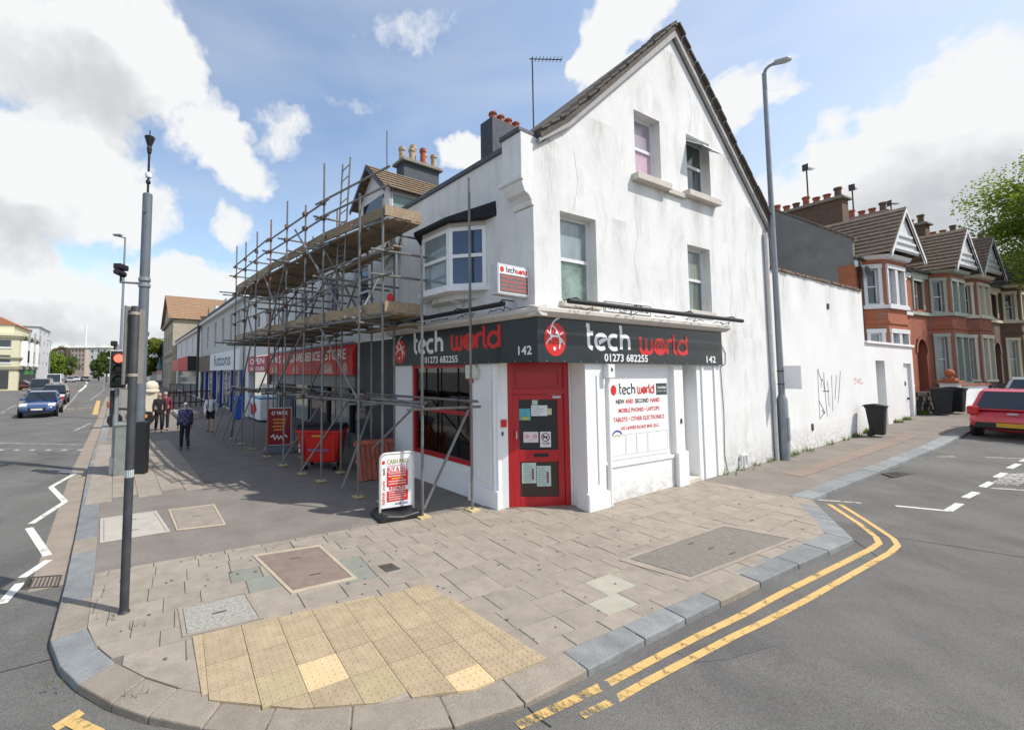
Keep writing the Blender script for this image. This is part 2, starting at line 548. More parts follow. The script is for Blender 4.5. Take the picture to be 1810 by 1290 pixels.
# walls with openings ------------------------------------------------------
def wall_mb(outline, openings, y, depth, extra_x=(), extra_z=()):
    """outline: convex list of (x,z); openings: (x0,x1,z0,z1); a front sheet at y with reveals to y+depth"""
    xs = sorted(set([p[0] for p in outline] + [q for o in openings for q in o[:2]] + list(extra_x)))
    zs = sorted(set([p[1] for p in outline] + [q for o in openings for q in o[2:4]] + list(extra_z)))
    bm = bmesh.new(); vv = {}
    def V(i, j):
        if (i, j) not in vv:
            vv[(i, j)] = bm.verts.new((xs[i], y, zs[j]))
        return vv[(i, j)]
    for i in range(len(xs) - 1):
        for j in range(len(zs) - 1):
            mx, mz = (xs[i] + xs[i + 1]) / 2, (zs[j] + zs[j + 1]) / 2
            if any(o[0] < mx < o[1] and o[2] < mz < o[3] for o in openings):
                continue
            bm.faces.new((V(i, j), V(i + 1, j), V(i + 1, j + 1), V(i, j + 1)))
    n = len(outline)
    cx = sum(p[0] for p in outline) / n; cz = sum(p[1] for p in outline) / n
    for k in range(n):
        a, b = outline[k], outline[(k + 1) % n]
        nx, nz = (b[1] - a[1]), -(b[0] - a[0])
        if nx * (cx - a[0]) + nz * (cz - a[1]) > 0:
            nx, nz = -nx, -nz
        if abs(nx) < 1e-6 or abs(nz) < 1e-6:
            continue
        bmesh.ops.bisect_plane(bm, geom=bm.verts[:] + bm.edges[:] + bm.faces[:], plane_co=(a[0], y, a[1]), plane_no=(nx, 0, nz), clear_outer=True)
    bm.verts.ensure_lookup_table(); bm.verts.index_update()
    mb = MB()
    mb.v = [tuple(v.co) for v in bm.verts]; mb.f = [tuple(v.index for v in f.verts) for f in bm.faces]
    bm.free()
    for (x0, x1, z0, z1) in [o[:4] for o in openings]:
        y1 = y + depth
        mb.poly([(x0, y, z0), (x0, y, z1), (x0, y1, z1), (x0, y1, z0)])
        mb.poly([(x1, y, z0), (x1, y1, z0), (x1, y1, z1), (x1, y, z1)])
        mb.poly([(x0, y, z0), (x0, y1, z0), (x1, y1, z0), (x1, y, z0)])
        mb.poly([(x0, y, z1), (x1, y, z1), (x1, y1, z1), (x0, y1, z1)])
    return mb
def window(parent, frame, x0, x1, z0, z1, y, fm, gm, bar=0.055, rails=(0.5,), mull=(), panes=True, depth=0.05, name='window', label=None):
    """sash: frame bars in front of one pane per light"""
    mb = MB()
    y1 = y + depth
    mb.box(x0, x0 + bar, y, y1, z0, z1).box(x1 - bar, x1, y, y1, z0, z1)
    mb.box(x0 + bar, x1 - bar, y, y1, z0, z0 + bar).box(x0 + bar, x1 - bar, y, y1, z1 - bar, z1)
    zz = [z0 + bar] + [z0 + (z1 - z0) * r for r in rails] + [z1 - bar]
    xx = [x0 + bar] + [x0 + (x1 - x0) * r for r in mull] + [x1 - bar]
    for i, r in enumerate(zz[1:-1]):
        mb.box(x0 + bar, x1 - bar, y - 0.006, y1 - 0.01, r - bar * 0.45, r + bar * 0.45)
    for r in xx[1:-1]:
        mb.box(r - bar * 0.4, r + bar * 0.4, y + 0.004, y1 - 0.006, z0 + bar, z1 - bar)
    w = part(name, mb, fm, parent, frame, label=label)
    if panes:
        for i in range(len(zz) - 1):
            for j in range(len(xx) - 1):
                g = MB().box(xx[j] - 0.005, xx[j + 1] + 0.005, y + depth * 0.55, y + depth * 0.75, zz[i] - 0.005, zz[i + 1] + 0.005)
                part('pane', g, gm[(i) % len(gm)] if isinstance(gm, (list, tuple)) else gm, w, frame)
    return w
# ---------------------------------------------------------------- ground: roads, pavement, kerbs, markings
m_road = mat('asphalt_worn', (0.145, 0.140, 0.130), 0.9, var=0.2, scale=0.7, bump=0.55, bscale=140, spec=0.2, grain=0.5, gscale=95,
             dirt=((0.092, 0.089, 0.085), 0.75, 0.8, 0.50, (1, 0.45, 1)))
m_tar = mat('pavement_tarmac', (0.205, 0.182, 0.16), 0.92, var=0.14, scale=1.6, bump=0.35, bscale=120, spec=0.15, grain=0.4, gscale=110,
            dirt=((0.27, 0.235, 0.20), 0.5, 0.9, 0.54))
m_slab = mat('paving_slab', (0.295, 0.255, 0.212), 0.9, var=0.13, scale=5, bump=0.25, bscale=90, spec=0.15, rnd=0.055, grain=0.22, gscale=120,
             dirt=((0.16, 0.14, 0.12), 0.5, 2.2, 0.54))
m_slab2 = mat('paving_slab_green_grey', (0.215, 0.222, 0.185), 0.9, var=0.12, scale=5, bump=0.2, bscale=90, rnd=0.05)
m_slabw = mat('paving_slab_pale', (0.36, 0.345, 0.28), 0.9, var=0.1, scale=5, bump=0.2, bscale=90, rnd=0.05)
m_tact = mat('tactile_buff', (0.37, 0.29, 0.185), 0.9, var=0.13, scale=9, bump=0.2, bscale=120, rnd=0.07, dirt=((0.24, 0.19, 0.13), 0.4, 3.0, 0.55))
m_tact2 = mat('tactile_fresh', (0.58, 0.44, 0.25), 0.88, var=0.06, scale=9, bump=0.2, bscale=120, rnd=0.03)
m_tact3 = mat('tactile_olive', (0.365, 0.30, 0.18), 0.9, var=0.1, scale=9, bump=0.2, bscale=120, rnd=0.03)
m_kerb_b = mat('kerb_granite_blue', (0.205, 0.215, 0.215), 0.8, var=0.2, scale=4, bump=0.3, bscale=50, rnd=0.14, grain=0.3, gscale=90)
m_kerb_c = mat('kerb_concrete', (0.25, 0.215, 0.175), 0.9, var=0.15, scale=5, bump=0.3, bscale=70, rnd=0.12, grain=0.3, gscale=90)
m_joint = mat('sand_joint', (0.15, 0.13, 0.11), 0.95, var=0.3, scale=12, bump=0.3, bscale=60)
m_gutter = mat('gutter_concrete', (0.27, 0.225, 0.18), 0.9, var=0.13, scale=3, bump=0.3, bscale=80)
m_iron = mat('cast_iron', (0.085, 0.075, 0.068), 0.7, metal=0.3, var=0.25, scale=10, bump=0.3, bscale=40)
def paint(name, col, thr):
    if name in MATS:
        return MATS[name]
    m = mat(name, col, 0.75, var=0.08, scale=8, bump=0.2, bscale=90)
    nt = m.node_tree; b = nt.nodes['Principled BSDF']
    n = nt.nodes.new('ShaderNodeTexNoise'); n.inputs['Scale'].default_value = 4.5; n.inputs['Detail'].default_value = 12; n.inputs['Roughness'].default_value = 0.82
    t = nt.nodes.new('ShaderNodeTexCoord'); nt.links.new(t.outputs['Object'], n.inputs['Vector'])
    r = nt.nodes.new('ShaderNodeMapRange'); r.inputs['From Min'].default_value = thr; r.inputs['From Max'].default_value = thr + 0.10
    nt.links.new(n.outputs['Fac'], r.inputs['Value']); nt.links.new(r.outputs['Result'], b.inputs['Alpha'])
    return m
m_white = paint('road_paint_white', (0.62, 0.61, 0.56), 0.365)
m_whitef = paint('road_paint_white_faded', (0.42, 0.40, 0.37), 0.43)
m_yel = paint('road_paint_yellow', (0.56, 0.37, 0.14), 0.365)
m_yelw = paint('road_paint_yellow_worn', (0.56, 0.38, 0.14), 0.43)

KH = 0.07
def road_z(x, y):
    d = math.hypot((x + 0.15) / 2.1, (y - 3.1) / 1.0)
    up = 0.05 * max(0.0, 1 - d * d) if d < 1 else 0.0
    return zg(x, y) - KH + up
def axis_vals(lo, hi, flo, fhi, fine, far):
    v = []
    a = flo
    while a < fhi:
        v.append(a); a += fine
    st = fine; a = fhi
    while a < hi:
        v.append(a); st *= 1.45; a += st
    v.append(hi)
    st = fine; a = flo - fine
    while a > lo:
        v.append(a); st *= 1.45; a -= st
    v.append(lo)
    return sorted(v)
gx = axis_vals(-3500, 3500, -9, 26, 0.5, 1)
gy = axis_vals(-600, 4200, -3, 22, 0.5, 1)
mb = MB()
mb.v = [(x, y, road_z(x, y)) for y in gy for x in gx]
nx = len(gx)
mb.f = [(j * nx + i, j * nx + i + 1, (j + 1) * nx + i + 1, (j + 1) * nx + i) for j in range(len(gy) - 1) for i in range(nx - 1)]
road = part('road', mb, m_road, smooth=True)
tag(road, 'worn grey asphalt of the main road and the side road', kind='structure')

def clip_half(poly, ax, ay, nx_, ny_):
    """keep the side where (p-a).n <= 0"""
    out = []
    n = len(poly)
    for i in range(n):
        p, q = poly[i], poly[(i + 1) % n]
        dp = (p[0] - ax) * nx_ + (p[1] - ay) * ny_
        dq = (q[0] - ax) * nx_ + (q[1] - ay) * ny_
        if dp <= 0:
            out.append(p)
        if (dp < 0 < dq) or (dq < 0 < dp):
            t = dp / (dp - dq)
            out.append((p[0] + (q[0] - p[0]) * t, p[1] + (q[1] - p[1]) * t))
    return out
def sheet(name, poly, dz, m, parent=None, kind=None, label=None, zf=zg, thick=0.0):
    bm = bmesh.new()
    bm.faces.new([bm.verts.new((p[0], p[1], 0)) for p in poly])
    for s in (0, 14, 70):
        c = C0 + UR * s
        bmesh.ops.bisect_plane(bm, geom=bm.verts[:] + bm.edges[:] + bm.faces[:], plane_co=(c.x, c.y, 0), plane_no=UR)
    bmesh.ops.triangulate(bm, faces=bm.faces[:])
    if thick:
        r = bmesh.ops.extrude_face_region(bm, geom=bm.faces[:])
        for v in [g for g in r['geom'] if isinstance(g, bmesh.types.BMVert)]:
            v.co.z -= thick
    for v in bm.verts:
        v.co.z += zf(v.co.x, v.co.y) + dz
    bmesh.ops.recalc_face_normals(bm, faces=bm.faces)
    me = bpy.data.meshes.new(name); bm.to_mesh(me); bm.free()
    if not thick:
        for p in me.polygons:
            if p.normal.z < 0:
                p.flip()
    me.materials.append(m)
    o = link(name, me, parent)
    if kind:
        o['kind'] = kind
    if label:
        o['label'] = label
    return o

KO = [(-70.0, 104.5), (-45.0, 66.8), (-31.0, 45.8), (-16.2, 23.57), (-8.35, 11.58), (-5.29, 7.14), (-4.12, 5.42), (-3.68, 4.75), (-3.34, 4.22), (-3.02, 3.90), (-2.65, 3.65),
      (-2.25, 3.45), (-1.8, 3.29), (-1.2, 3.17), (-0.6, 3.12), (0.0, 3.14), (0.45, 3.24), (0.97, 3.44), (1.5, 3.74), (2.19, 4.14), (3.54, 4.88), (5.41, 5.79), (6.68, 6.39)]
KR = [(6.68, 6.39), (7.79, 8.17)] + [(C0.x + UR.x * s + 0.477 * 1.80, C0.y + UR.y * s - 0.879 * 1.80) for s in (10.3, 15.5, 22, 40, 70)]
def offset_line(pl, w):
    out = []
    n = len(pl)
    for i in range(n):
        a = Vector(pl[max(0, i - 1)]); b = Vector(pl[min(n - 1, i + 1)]); p = Vector(pl[i])
        d1 = (p - a).normalized() if i else (b - p).normalized()
        d2 = (b - p).normalized() if i < n - 1 else d1
        t = (d1 + d2).normalized()
        k = 1 / max(0.5, t.dot(d2))
        out.append((p.x - t.y * w * k, p.y + t.x * w * k))
    return out
KALL = KO + KR[1:]
KI = offset_line(KALL, 0.29)
# pavement body: kerb line, then far behind the buildings
pav_poly = [tuple(p) for p in offset_line(KALL, 0.10)] + [(C0.x + UR.x * 70 - 0.477 * 6, C0.y + UR.y * 70 + 0.879 * 6), (20, 60), (-40, 110)]
pavement = sheet('pavement', pav_poly, -0.004, m_tar, kind='structure', label='grey tarmac pavement round the shop corner', thick=0.16)

def walk(pl):
    L = [0.0]
    for a, b in zip(pl[:-1], pl[1:]):
        L.append(L[-1] + math.hypot(b[0] - a[0], b[1] - a[1]))
    return L
def at_len(pl, L, d):
    d = max(0, min(L[-1] - 1e-6, d))
    for i in range(len(pl) - 1):
        if L[i] <= d <= L[i + 1]:
            t = (d - L[i]) / (L[i + 1] - L[i])
            return (pl[i][0] + (pl[i + 1][0] - pl[i][0]) * t, pl[i][1] + (pl[i + 1][1] - pl[i][1]) * t), i + t
    return pl[-1], len(pl) - 1
kerb = thing('kerb', 'kerb of blue granite and concrete stones edging the corner pavement', 'kerb', (0, 0, 0))
kerb['kind'] = 'structure'; del kerb['category']
def kerb_stone(o0, o1, i1, i0, m, h):
    c = ((o0[0] + o1[0] + i0[0] + i1[0]) / 4, (o0[1] + o1[1] + i0[1] + i1[1]) / 4)
    g = 0.985
    q = [(c[0] + (p[0] - c[0]) * g, c[1] + (p[1] - c[1]) * g) for p in (o0, o1, i1, i0)]
    cz = zg(*c)
    jit = random.uniform(-0.004, 0.004)
    mb = MB()
    top = [(p[0] - c[0], p[1] - c[1], zg(*p) - cz + 0.008 + jit - (0.006 if k < 2 else 0)) for k, p in enumerate(q)]
    bot = [(p[0] - c[0], p[1] - c[1], zg(*p) - cz - 0.2) for p in q]
    mb.v = bot + top
    mb.f = [(3, 2, 1, 0), (4, 5, 6, 7), (0, 1, 5, 4), (1, 2, 6, 5), (2, 3, 7, 6), (3, 0, 4, 7)]
    part('kerb_stone', mb, m, kerb, M=Matrix.Translation((c[0], c[1], cz)), bevel=0.012)
def pair_at(pl, pin, L, d):
    p, u = at_len(pl, L, d)
    i = min(int(u), len(pl) - 2); t = u - i
    q = (pin[i][0] + (pin[i + 1][0] - pin[i][0]) * t, pin[i][1] + (pin[i + 1][1] - pin[i][1]) * t)
    return p, q
LK = walk(KALL)
d = 0.0
rk = random.Random(3)
while d < LK[-1] - 0.3:
    o0, i0 = pair_at(KALL, KI, LK, d)
    near = math.hypot(o0[0], o0[1] - 2)
    st = 6.0 if near > 45 else (1.6 if near > 18 else rk.choice((0.62, 0.75, 0.9)))
    if -3.6 < o0[0] < -1.2 and o0[1] < 4.7:
        st = rk.choice((0.38, 0.46, 0.52))
    if o0[0] > 1.0 and o0[0] < 7:
        st = rk.choice((0.7, 0.85, 0.95))
    # keep the corner vertices as stone ends
    for cv in (LK[len(KO) - 1], LK[len(KO)]):
        if d < cv - 0.05 < d + st + 0.25:
            st = cv - d
    o1, i1 = pair_at(KALL, KI, LK, d + st)
    x = o0[0]
    if -2.9 < x < 0.75:
        m = m_kerb_c
    elif x <= -2.9:
        m = m_kerb_b if rk.random() < 0.72 else m_kerb_c
    elif x < 8:
        m = m_kerb_b if rk.random() < 0.85 else m_kerb_c
        if 3.3 < x < 4.0:
            m = m_kerb_c
    else:
        m = m_kerb_b
    kerb_stone(o0, o1, i1, i0, m, KH)
    d += st

# paving slabs ------------------------------------------------------------
AX = Vector((math.cos(R_(27.5)), math.sin(R_(27.5))))        # courses run along AX
AY = Vector((-AX.y, AX.x))
reg = []
for p in KI:
    if p[0] > -3.9 and p[1] < 7.6 and p[0] < 6.6:
        reg.append(p)
reg = [(-3.86, 5.55)] + [p for p in reg if p[1] < 5.5 or p[0] > 0] + [(7.04, 7.41), (7.52, 8.30), (6.75, 9.56), (3.5, 9.2)]
def hull(pts):
    pts = sorted(set(pts))
    def half(ps):
        h = []
        for p in ps:
            while len(h) > 1 and (h[-1][0] - h[-2][0]) * (p[1] - h[-2][1]) - (h[-1][1] - h[-2][1]) * (p[0] - h[-2][0]) <= 0:
                h.pop()
            h.append(p)
        return h
    a, b = half(pts), half(pts[::-1])
    return a[:-1] + b[:-1]
reg = hull(reg)
def clip_conv(poly, conv):
    for i in range(len(conv)):
        a, b = conv[i], conv[(i + 1) % len(conv)]
        nx_, ny_ = b[1] - a[1], -(b[0] - a[0])
        poly = clip_half(poly, a[0], a[1], nx_, ny_)
        if len(poly) < 3:
            return []
    return poly
def area(p):
    return abs(sum(p[i][0] * p[(i + 1) % len(p)][1] - p[(i + 1) % len(p)][0] * p[i][1] for i in range(len(p)))) / 2
sheet('joint_bed', reg, 0.0, m_joint, pavement)
# tactile field in its own axes
T0 = gp(533, 1257)     # near-left tile corner on the kerb
tact_quad = [tuple(gp(*q)[:2]) for q in ((340, 1128), (757, 1033), (967, 1167), (837, 1222), (657, 1247), (533, 1256), (460, 1250), (358, 1240))]
covers = {
    'cover_tarmac': [gp(*q) for q in ((455, 985), (563, 968), (622, 1022), (518, 1046))],
    'cover_stone': [gp(*q) for q in ((322, 1078), (432, 1052), (458, 1094), (330, 1124))],
    'cover_double': [gp(*q) for q in ((1112, 990), (1278, 932), (1396, 954), (1222, 1022))],
}
def inside(p, poly):
    c = False
    n = len(poly)
    for i in range(n):
        a, b = poly[i], poly[(i + 1) % n]
        if (a[1] > p[1]) != (b[1] > p[1]) and p[0] < (b[0] - a[0]) * (p[1] - a[1]) / (b[1] - a[1]) + a[0]:
            c = not c
    return c
def slab_obj(poly, m, name='paving_slab', par=None, up=0.0, th=0.04, gap=0.003):
    n = len(poly)
    c = (sum(p[0] for p in poly) / n, sum(p[1] for p in poly) / n)
    q = []
    for p in poly:
        dx, dy = p[0] - c[0], p[1] - c[1]
        l = math.hypot(dx, dy)
        k = max(0.5, 1 - gap * 1.4 / max(l, 0.01))
        q.append((dx * k, dy * k))
    cz = zg(*c)
    tx, ty = random.uniform(-0.009, 0.009), random.uniform(-0.009, 0.009)
    hz_ = random.uniform(0.009, 0.014) + up
    mb = MB()
    top = [(a, b, zg(c[0] + a, c[1] + b) - cz + hz_ + tx * a + ty * b) for a, b in q]
    ins = 0.004
    n = len(q)
    mb.v = [(a, b, t[2] - th) for (a, b), t in zip(q, top)] + [(a, b, t[2] - ins) for (a, b), t in zip(q, top)] + [(a * 0.985, b * 0.985, t[2]) for (a, b), t in zip(q, top)]
    mb.f = [tuple(2 * n + i for i in range(n))]
    for r in (0, 1):
        for i in range(n):
            j = (i + 1) % n
            mb.f.append((r * n + i, r * n + j, (r + 1) * n + j, (r + 1) * n + i))
    return part(name, mb, m, par or pavement, M=Matrix.Translation((c[0], c[1], cz)))
rs = random.Random(11)
O = Vector((-3.9, 3.0))
CW, CLn = 0.335, 0.50
row = 0
v = -3.0
pale = [gp(*q) for q in ((1085, 1030), (1075, 1060), (1115, 1060))]
grn = [gp(*q) for q in ((410, 1018), (440, 1010), (470, 1027), (640, 1015), (625, 1002))]
while v < 9:
    u = -2.0 + (CLn / 2 if row % 2 else 0) + rs.uniform(-0.05, 0.05)
    cw = CW if row % 5 else CW * 0.8
    while u < 13:
        ln = CLn * rs.choice((1, 1, 1, 1.0, 0.75))
        cell = []
        for a, b in ((u, v), (u + ln, v), (u + ln, v + cw), (u, v + cw)):
            p = O + AX * a + AY * b
            cell.append((p.x, p.y))
        u += ln
        cell = clip_conv(cell, reg)
        if len(cell) < 3 or area(cell) < 0.008:
            continue
        c = (sum(p[0] for p in cell) / len(cell), sum(p[1] for p in cell) / len(cell))
        if inside(c, tact_quad) and all(inside((c[0] + (p[0] - c[0]) * 0.92, c[1] + (p[1] - c[1]) * 0.92), tact_quad) for p in cell):
            continue
        if any(all(inside((c[0] + (p[0] - c[0]) * 0.9, c[1] + (p[1] - c[1]) * 0.9), [(q.x, q.y) for q in cv_]) for p in cell) for cv_ in covers.values()):
            continue
        # inside the building footprint (clearly hidden)
        r_in = (Vector((c[0], c[1], 0)) - C0).dot(Vector((-UR.y, UR.x, 0)))
        l_in = (Vector((c[0], c[1], 0)) - C0).dot(UR)
        if r_in > 0.9 and l_in > 0.9:
            continue
        m = m_slab
        if any((c[0] - g.x) ** 2 + (c[1] - g.y) ** 2 < 0.032 for g in pale):
            m = m_slabw
        if any((c[0] - g.x) ** 2 + (c[1] - g.y) ** 2 < 0.03 for g in grn):
            m = m_slab2
        slab_obj(cell, m)
    v += cw
    row += 1
# slabs along the main-road kerb, beyond the tarmac strip
def strip_slabs(d0, d1, w0, w1, cw, ln):
    base = Vector((-5.0, 6.73)); along = Vector((-0.556, 0.831)); inn = Vector((0.831, 0.556))
    k = 0
    b = w0
    while b < w1 - 0.01:
        a = d0 + (ln / 2 if k % 2 else 0)
        while a < d1:
            cell = []
            for x, y in ((a, b), (a + ln, b), (a + ln, b + cw), (a, b + cw)):
                p = base + along * x + inn * y
                cell.append((p.x, p.y))
            slab_obj(cell[::-1] if area(cell) < 0 else cell, m_slab)
            a += ln
        b += cw; k += 1
strip_slabs(1.9, 9.6, 0.02, 2.2, 0.44, 0.62)
# tactile tiles: shared mesh of a slab with 6 x 6 blisters
TS = 0.352
def tactile_mesh(m, name):
    mb = MB()
    h = TS / 2 - 0.003
    mb.box(-h, h, -h, h, -0.04, 0.0)
    for i in range(6):
        for j in range(6):
            x = -TS / 2 + TS * (i + 0.5) / 6; y = -TS / 2 + TS * (j + 0.5) / 6
            mb.lathe([(0.0125, -0.0005), (0.0105, 0.004), (0.007, 0.0055)], (x, y, 0), 6)
    return mb.mesh(name, m)
tmesh = [tactile_mesh(m, 'tactile_tile') for m in (m_tact, m_tact2, m_tact3)]
tact = thing('tactile_paving', 'buff blistered tactile paving at the dropped kerb of the crossing', 'paving', tuple(T0))
ta = R_(27.5)
TXa = Vector((math.cos(ta), math.sin(ta))); TYa = Vector((-TXa.y, TXa.x))
org = gp(757, 1033)
tconv = hull(tact_quad)
fresh = [gp(588, 1212), gp(850, 1185)]; olive = [gp(665, 1190), gp(505, 1230)]
rt = random.Random(5)
tmat = (m_tact, m_tact2, m_tact3)
for i in range(-9, 3):
    for j in range(-8, 4):
        c = Vector((org.x, org.y)) + TXa * ((i - 0.5) * TS) + TYa * ((j - 0.5) * TS)
        cell = [(c + TXa * a * TS / 2 + TYa * b * TS / 2) for a, b in ((-1, -1), (1, -1), (1, 1), (-1, 1))]
        cell = [(p.x, p.y) for p in cell]
        cl_ = clip_conv(cell, tconv)
        if len(cl_) < 3 or area(cl_) < 0.012:
            continue
        ki = 0
        if any(inside((f.x, f.y), cell) for f in fresh):
            ki = 1
        elif any(inside((f.x, f.y), cell) for f in olive):
            ki = 2
        zt_ = 0.021 + rt.uniform(-0.0015, 0.0015)
        if area(cl_) > TS * TS * 0.985:
            o = bpy.data.objects.new('tactile_tile', tmesh[ki]); COL.objects.link(o); o.parent = tact
            o.location = Vector((c.x, c.y, zt_)) - T0
            o.rotation_euler = (0, 0, ta)
            WM[o.name] = Matrix.Translation((c.x, c.y, 0.02))
        else:
            cen = (sum(p[0] for p in cl_) / len(cl_), sum(p[1] for p in cl_) / len(cl_))
            mb = MB().prism([((p[0] - cen[0]) * .985, (p[1] - cen[1]) * .985) for p in cl_], -0.04, 0.0, 'z')
            for a in range(6):
                for b in range(6):
                    q = c + TXa * (-TS / 2 + TS * (a + .5) / 6) + TYa * (-TS / 2 + TS * (b + .5) / 6)
                    if inside((cen[0] + (q.x - cen[0]) * 1.12, cen[1] + (q.y - cen[1]) * 1.12), cl_):
                        mb.lathe([(0.0125, -0.0005), (0.0105, 0.004), (0.007, 0.0055)], (q.x - cen[0], q.y - cen[1], 0), 6)
            part('tactile_tile', mb, tmat[ki], tact, M=Matrix.Translation(Vector((cen[0], cen[1], zt_)) - T0))
# inspection covers
def cover(name, q, m, label, border=None, marks=0, up=0.017):
    c = sum(q, Vector()) / 4
    root = thing(name, label, 'manhole cover', (c.x, c.y, zg(c.x, c.y)))
    def rel(k):
        return [((p - c).x * k, (p - c).y * k) for p in q]
    if border:
        mb = MB()
        o, i = rel(1.12), rel(1.0)
        for a in range(4):
            b = (a + 1) % 4
            mb.prism([o[a], o[b], i[b], i[a]], 0.0, up + 0.004, 'z')
        part('surround', mb, border, root)
    part('plate', MB().prism(rel(0.985), -0.01, up + 0.004, 'z'), m, root, bevel=0.004)
    if marks:
        mb = MB()
        e = (q[1] - q[0]).normalized(); f = (q[3] - q[0]).normalized()
        for k in range(marks):
            s = (q[3] - q[0]).length * ((k + 0.5) / marks - 0.5)
            p = f * s
            a, b = e * 0.07, f * 0.012
            mb.prism([((p - a - b).x, (p - a - b).y), ((p + a - b).x, (p + a - b).y), ((p + a + b).x, (p + a + b).y), ((p - a + b).x, (p - a + b).y)], up + 0.003, up + 0.006, 'z')
        part('lifting_key', mb, m_iron, root)
    for ch_o in [x for x in bpy.data.objects if x.parent == root]:      # follow the slope of the pavement
        for v in ch_o.data.vertices:
            v.co.z += zg(v.co.x + c.x, v.co.y + c.y) - zg(c.x, c.y)
    return root
m_covt = mat('cover_tarmac_fill', (0.215, 0.165, 0.135), 0.92, var=0.15, scale=7, bump=0.4, bscale=110)
m_covs = mat('cover_speckled_stone', (0.30, 0.29, 0.25), 0.85, var=0.35, scale=30, bump=0.3, bscale=60)
m_covg = mat('cover_grey_concrete', (0.185, 0.17, 0.145), 0.9, var=0.2, scale=20, bump=0.4, bscale=60)
m_covw = mat('cover_pale_concrete', (0.40, 0.37, 0.32), 0.9, var=0.1, scale=6, bump=0.2, bscale=60)
m_bord = mat('cream_surround', (0.40, 0.335, 0.25), 0.9, var=0.12, scale=5)
cover('inspection_cover', covers['cover_tarmac'], m_covt, 'pinkish tarmac-filled cover with cream concrete strips', m_bord, 2)
cover('inspection_cover', covers['cover_stone'], m_covs, 'pale speckled stone cover beside the yellow tactile paving', m_slab, 1)
cover('inspection_cover', covers['cover_double'], m_covg, 'large dark grey double cover near the side-road kerb', m_slab, 3)
cover('inspection_cover', [gp(*q) for q in ((183, 918), (272, 905), (294, 938), (183, 956))], m_covw, 'whitish concrete cover beside the main-road kerb', m_covw, 2, up=0.004)
cover('inspection_cover', [gp(*q) for q in ((302, 902), (376, 893), (394, 926), (316, 935))], m_slab, 'beige cover with pale rim next to the whitish cover', m_bord, 1, up=0.004)
sm = [gp(*q) for q in ((668, 1002), (692, 997), (708, 1007), (683, 1013))]
cover('stop_tap_cover', sm, m_iron, 'small black iron tap cover set in the paving slabs', None, 0)
# gullies
def gully(q, label):
    c = sum(q, Vector()) / 4
    zr = road_z(c.x, c.y)
    root = thing('gully_grate', label, 'drain grate', (c.x, c.y, zr))
    fr = MB(); rel = [(p - c) for p in q]
    e = [Vector((p.x, p.y)) for p in rel]
    fr.prism([(p.x * 1.05, p.y * 1.05) for p in e], -0.004, 0.003, 'z')
    part('pit', fr, mat('gully_dark', (0.02, 0.018, 0.016), 0.9), root)
    mb = MB()
    for a in range(4):
        b = (a + 1) % 4
        mb.prism([(e[a].x * 1.14, e[a].y * 1.14), (e[b].x * 1.14, e[b].y * 1.14), (e[b].x, e[b].y), (e[a].x, e[a].y)], -0.004, 0.012, 'z')
    part('grate_frame', mb, m_iron, root)
    for k in range(8):
        t0, t1 = (k + 0.2) / 8, (k + 0.62) / 8
        a, b = e[0].lerp(e[1], t0), e[0].lerp(e[1], t1)
        c2, d2 = e[3].lerp(e[2], t1), e[3].lerp(e[2], t0)
        part('grate_bar', MB().prism([(p.x, p.y) for p in (a, b, c2, d2)], -0.003, 0.010, 'z'), m_iron, root)
gully([gp(*q, -KH) for q in ((52, 1022), (106, 1018), (100, 1036), (42, 1040))], 'iron gully grate in the main-road gutter by the white zigzag')
gully([gp(*q, -KH) for q in ((1562, 838), (1600, 831), (1618, 836), (1580, 844))], 'iron gully grate in the side-road gutter below the white wall')

# markings ------------------------------------------------------------------
def strip(name, pts, w, m, label=None, dz=0.005, closed=False):
    """painted line laid on the road surface"""
    P = [Vector((p[0], p[1])) for p in pts]
    fine = []
    for a, b in zip(P[:-1], P[1:]):
        n = max(1, int((b - a).length / 0.25)) if (b - a).length < 20 else 10
        fine += [a.lerp(b, k / n) for k in range(n)]
    fine.append(P[-1])
    Lf = offset_line([tuple(p) for p in fine], w / 2); Rt = offset_line([tuple(p) for p in fine], -w / 2)
    c = fine[0]
    z0 = road_z(c.x, c.y)
    mb = MB()
    for a, b in zip(Lf, Rt):
        for p in (a, b):
            mb.v.append((p[0] - c.x, p[1] - c.y, road_z(*p) + dz - z0))
    mb.f = [(2 * i, 2 * i + 1, 2 * i + 3, 2 * i + 2) for i in range(len(fine) - 1)]
    return part(name, mb, m, road, M=Matrix.Translation((c.x, c.y, z0)))
def rp(*q):
    return [tuple(gp(a, b, -KH)[:2]) for a, b in q]
for seg in (((134, 836), (90, 861)), ((90, 861), (115, 887)), ((115, 887), (55, 926)), ((51, 933), (84, 982)), ((86, 990), (39, 1021)), ((36, 1031), (2, 1068)), ((134, 836), (104, 834))):
    strip('zigzag_marking', rp(*seg), 0.105, m_white, dz=0.006 + 0.001 * (seg[0][1] % 3))
strip('yellow_line', rp((915, 1292), (997, 1249), (1066, 1212)), 0.075, m_yelw)
strip('yellow_line', rp((1074, 1208), (1150, 1168), (1233, 1125), (1383, 1048), (1538, 971), (1554, 960), (1548, 949), (1519, 926), (1465, 891)), 0.072, m_yel)
strip('yellow_line', rp((1028, 1270), (1085, 1238)), 0.06, m_yelw)
strip('yellow_line', rp((1085, 1238), (1147, 1203), (1302, 1122), (1422, 1062), (1573, 977), (1587, 964), (1579, 952), (1534, 922), (1484, 891)), 0.068, m_yel)
strip('yellow_line', rp((145, 1258), (96, 1288)), 0.09, m_yel)
strip('yellow_line', rp((120, 1272), (175, 1300)), 0.09, m_yelw, dz=0.008)
strip('bay_line', rp((1441, 883), (1522, 889)), 0.08, m_whitef)
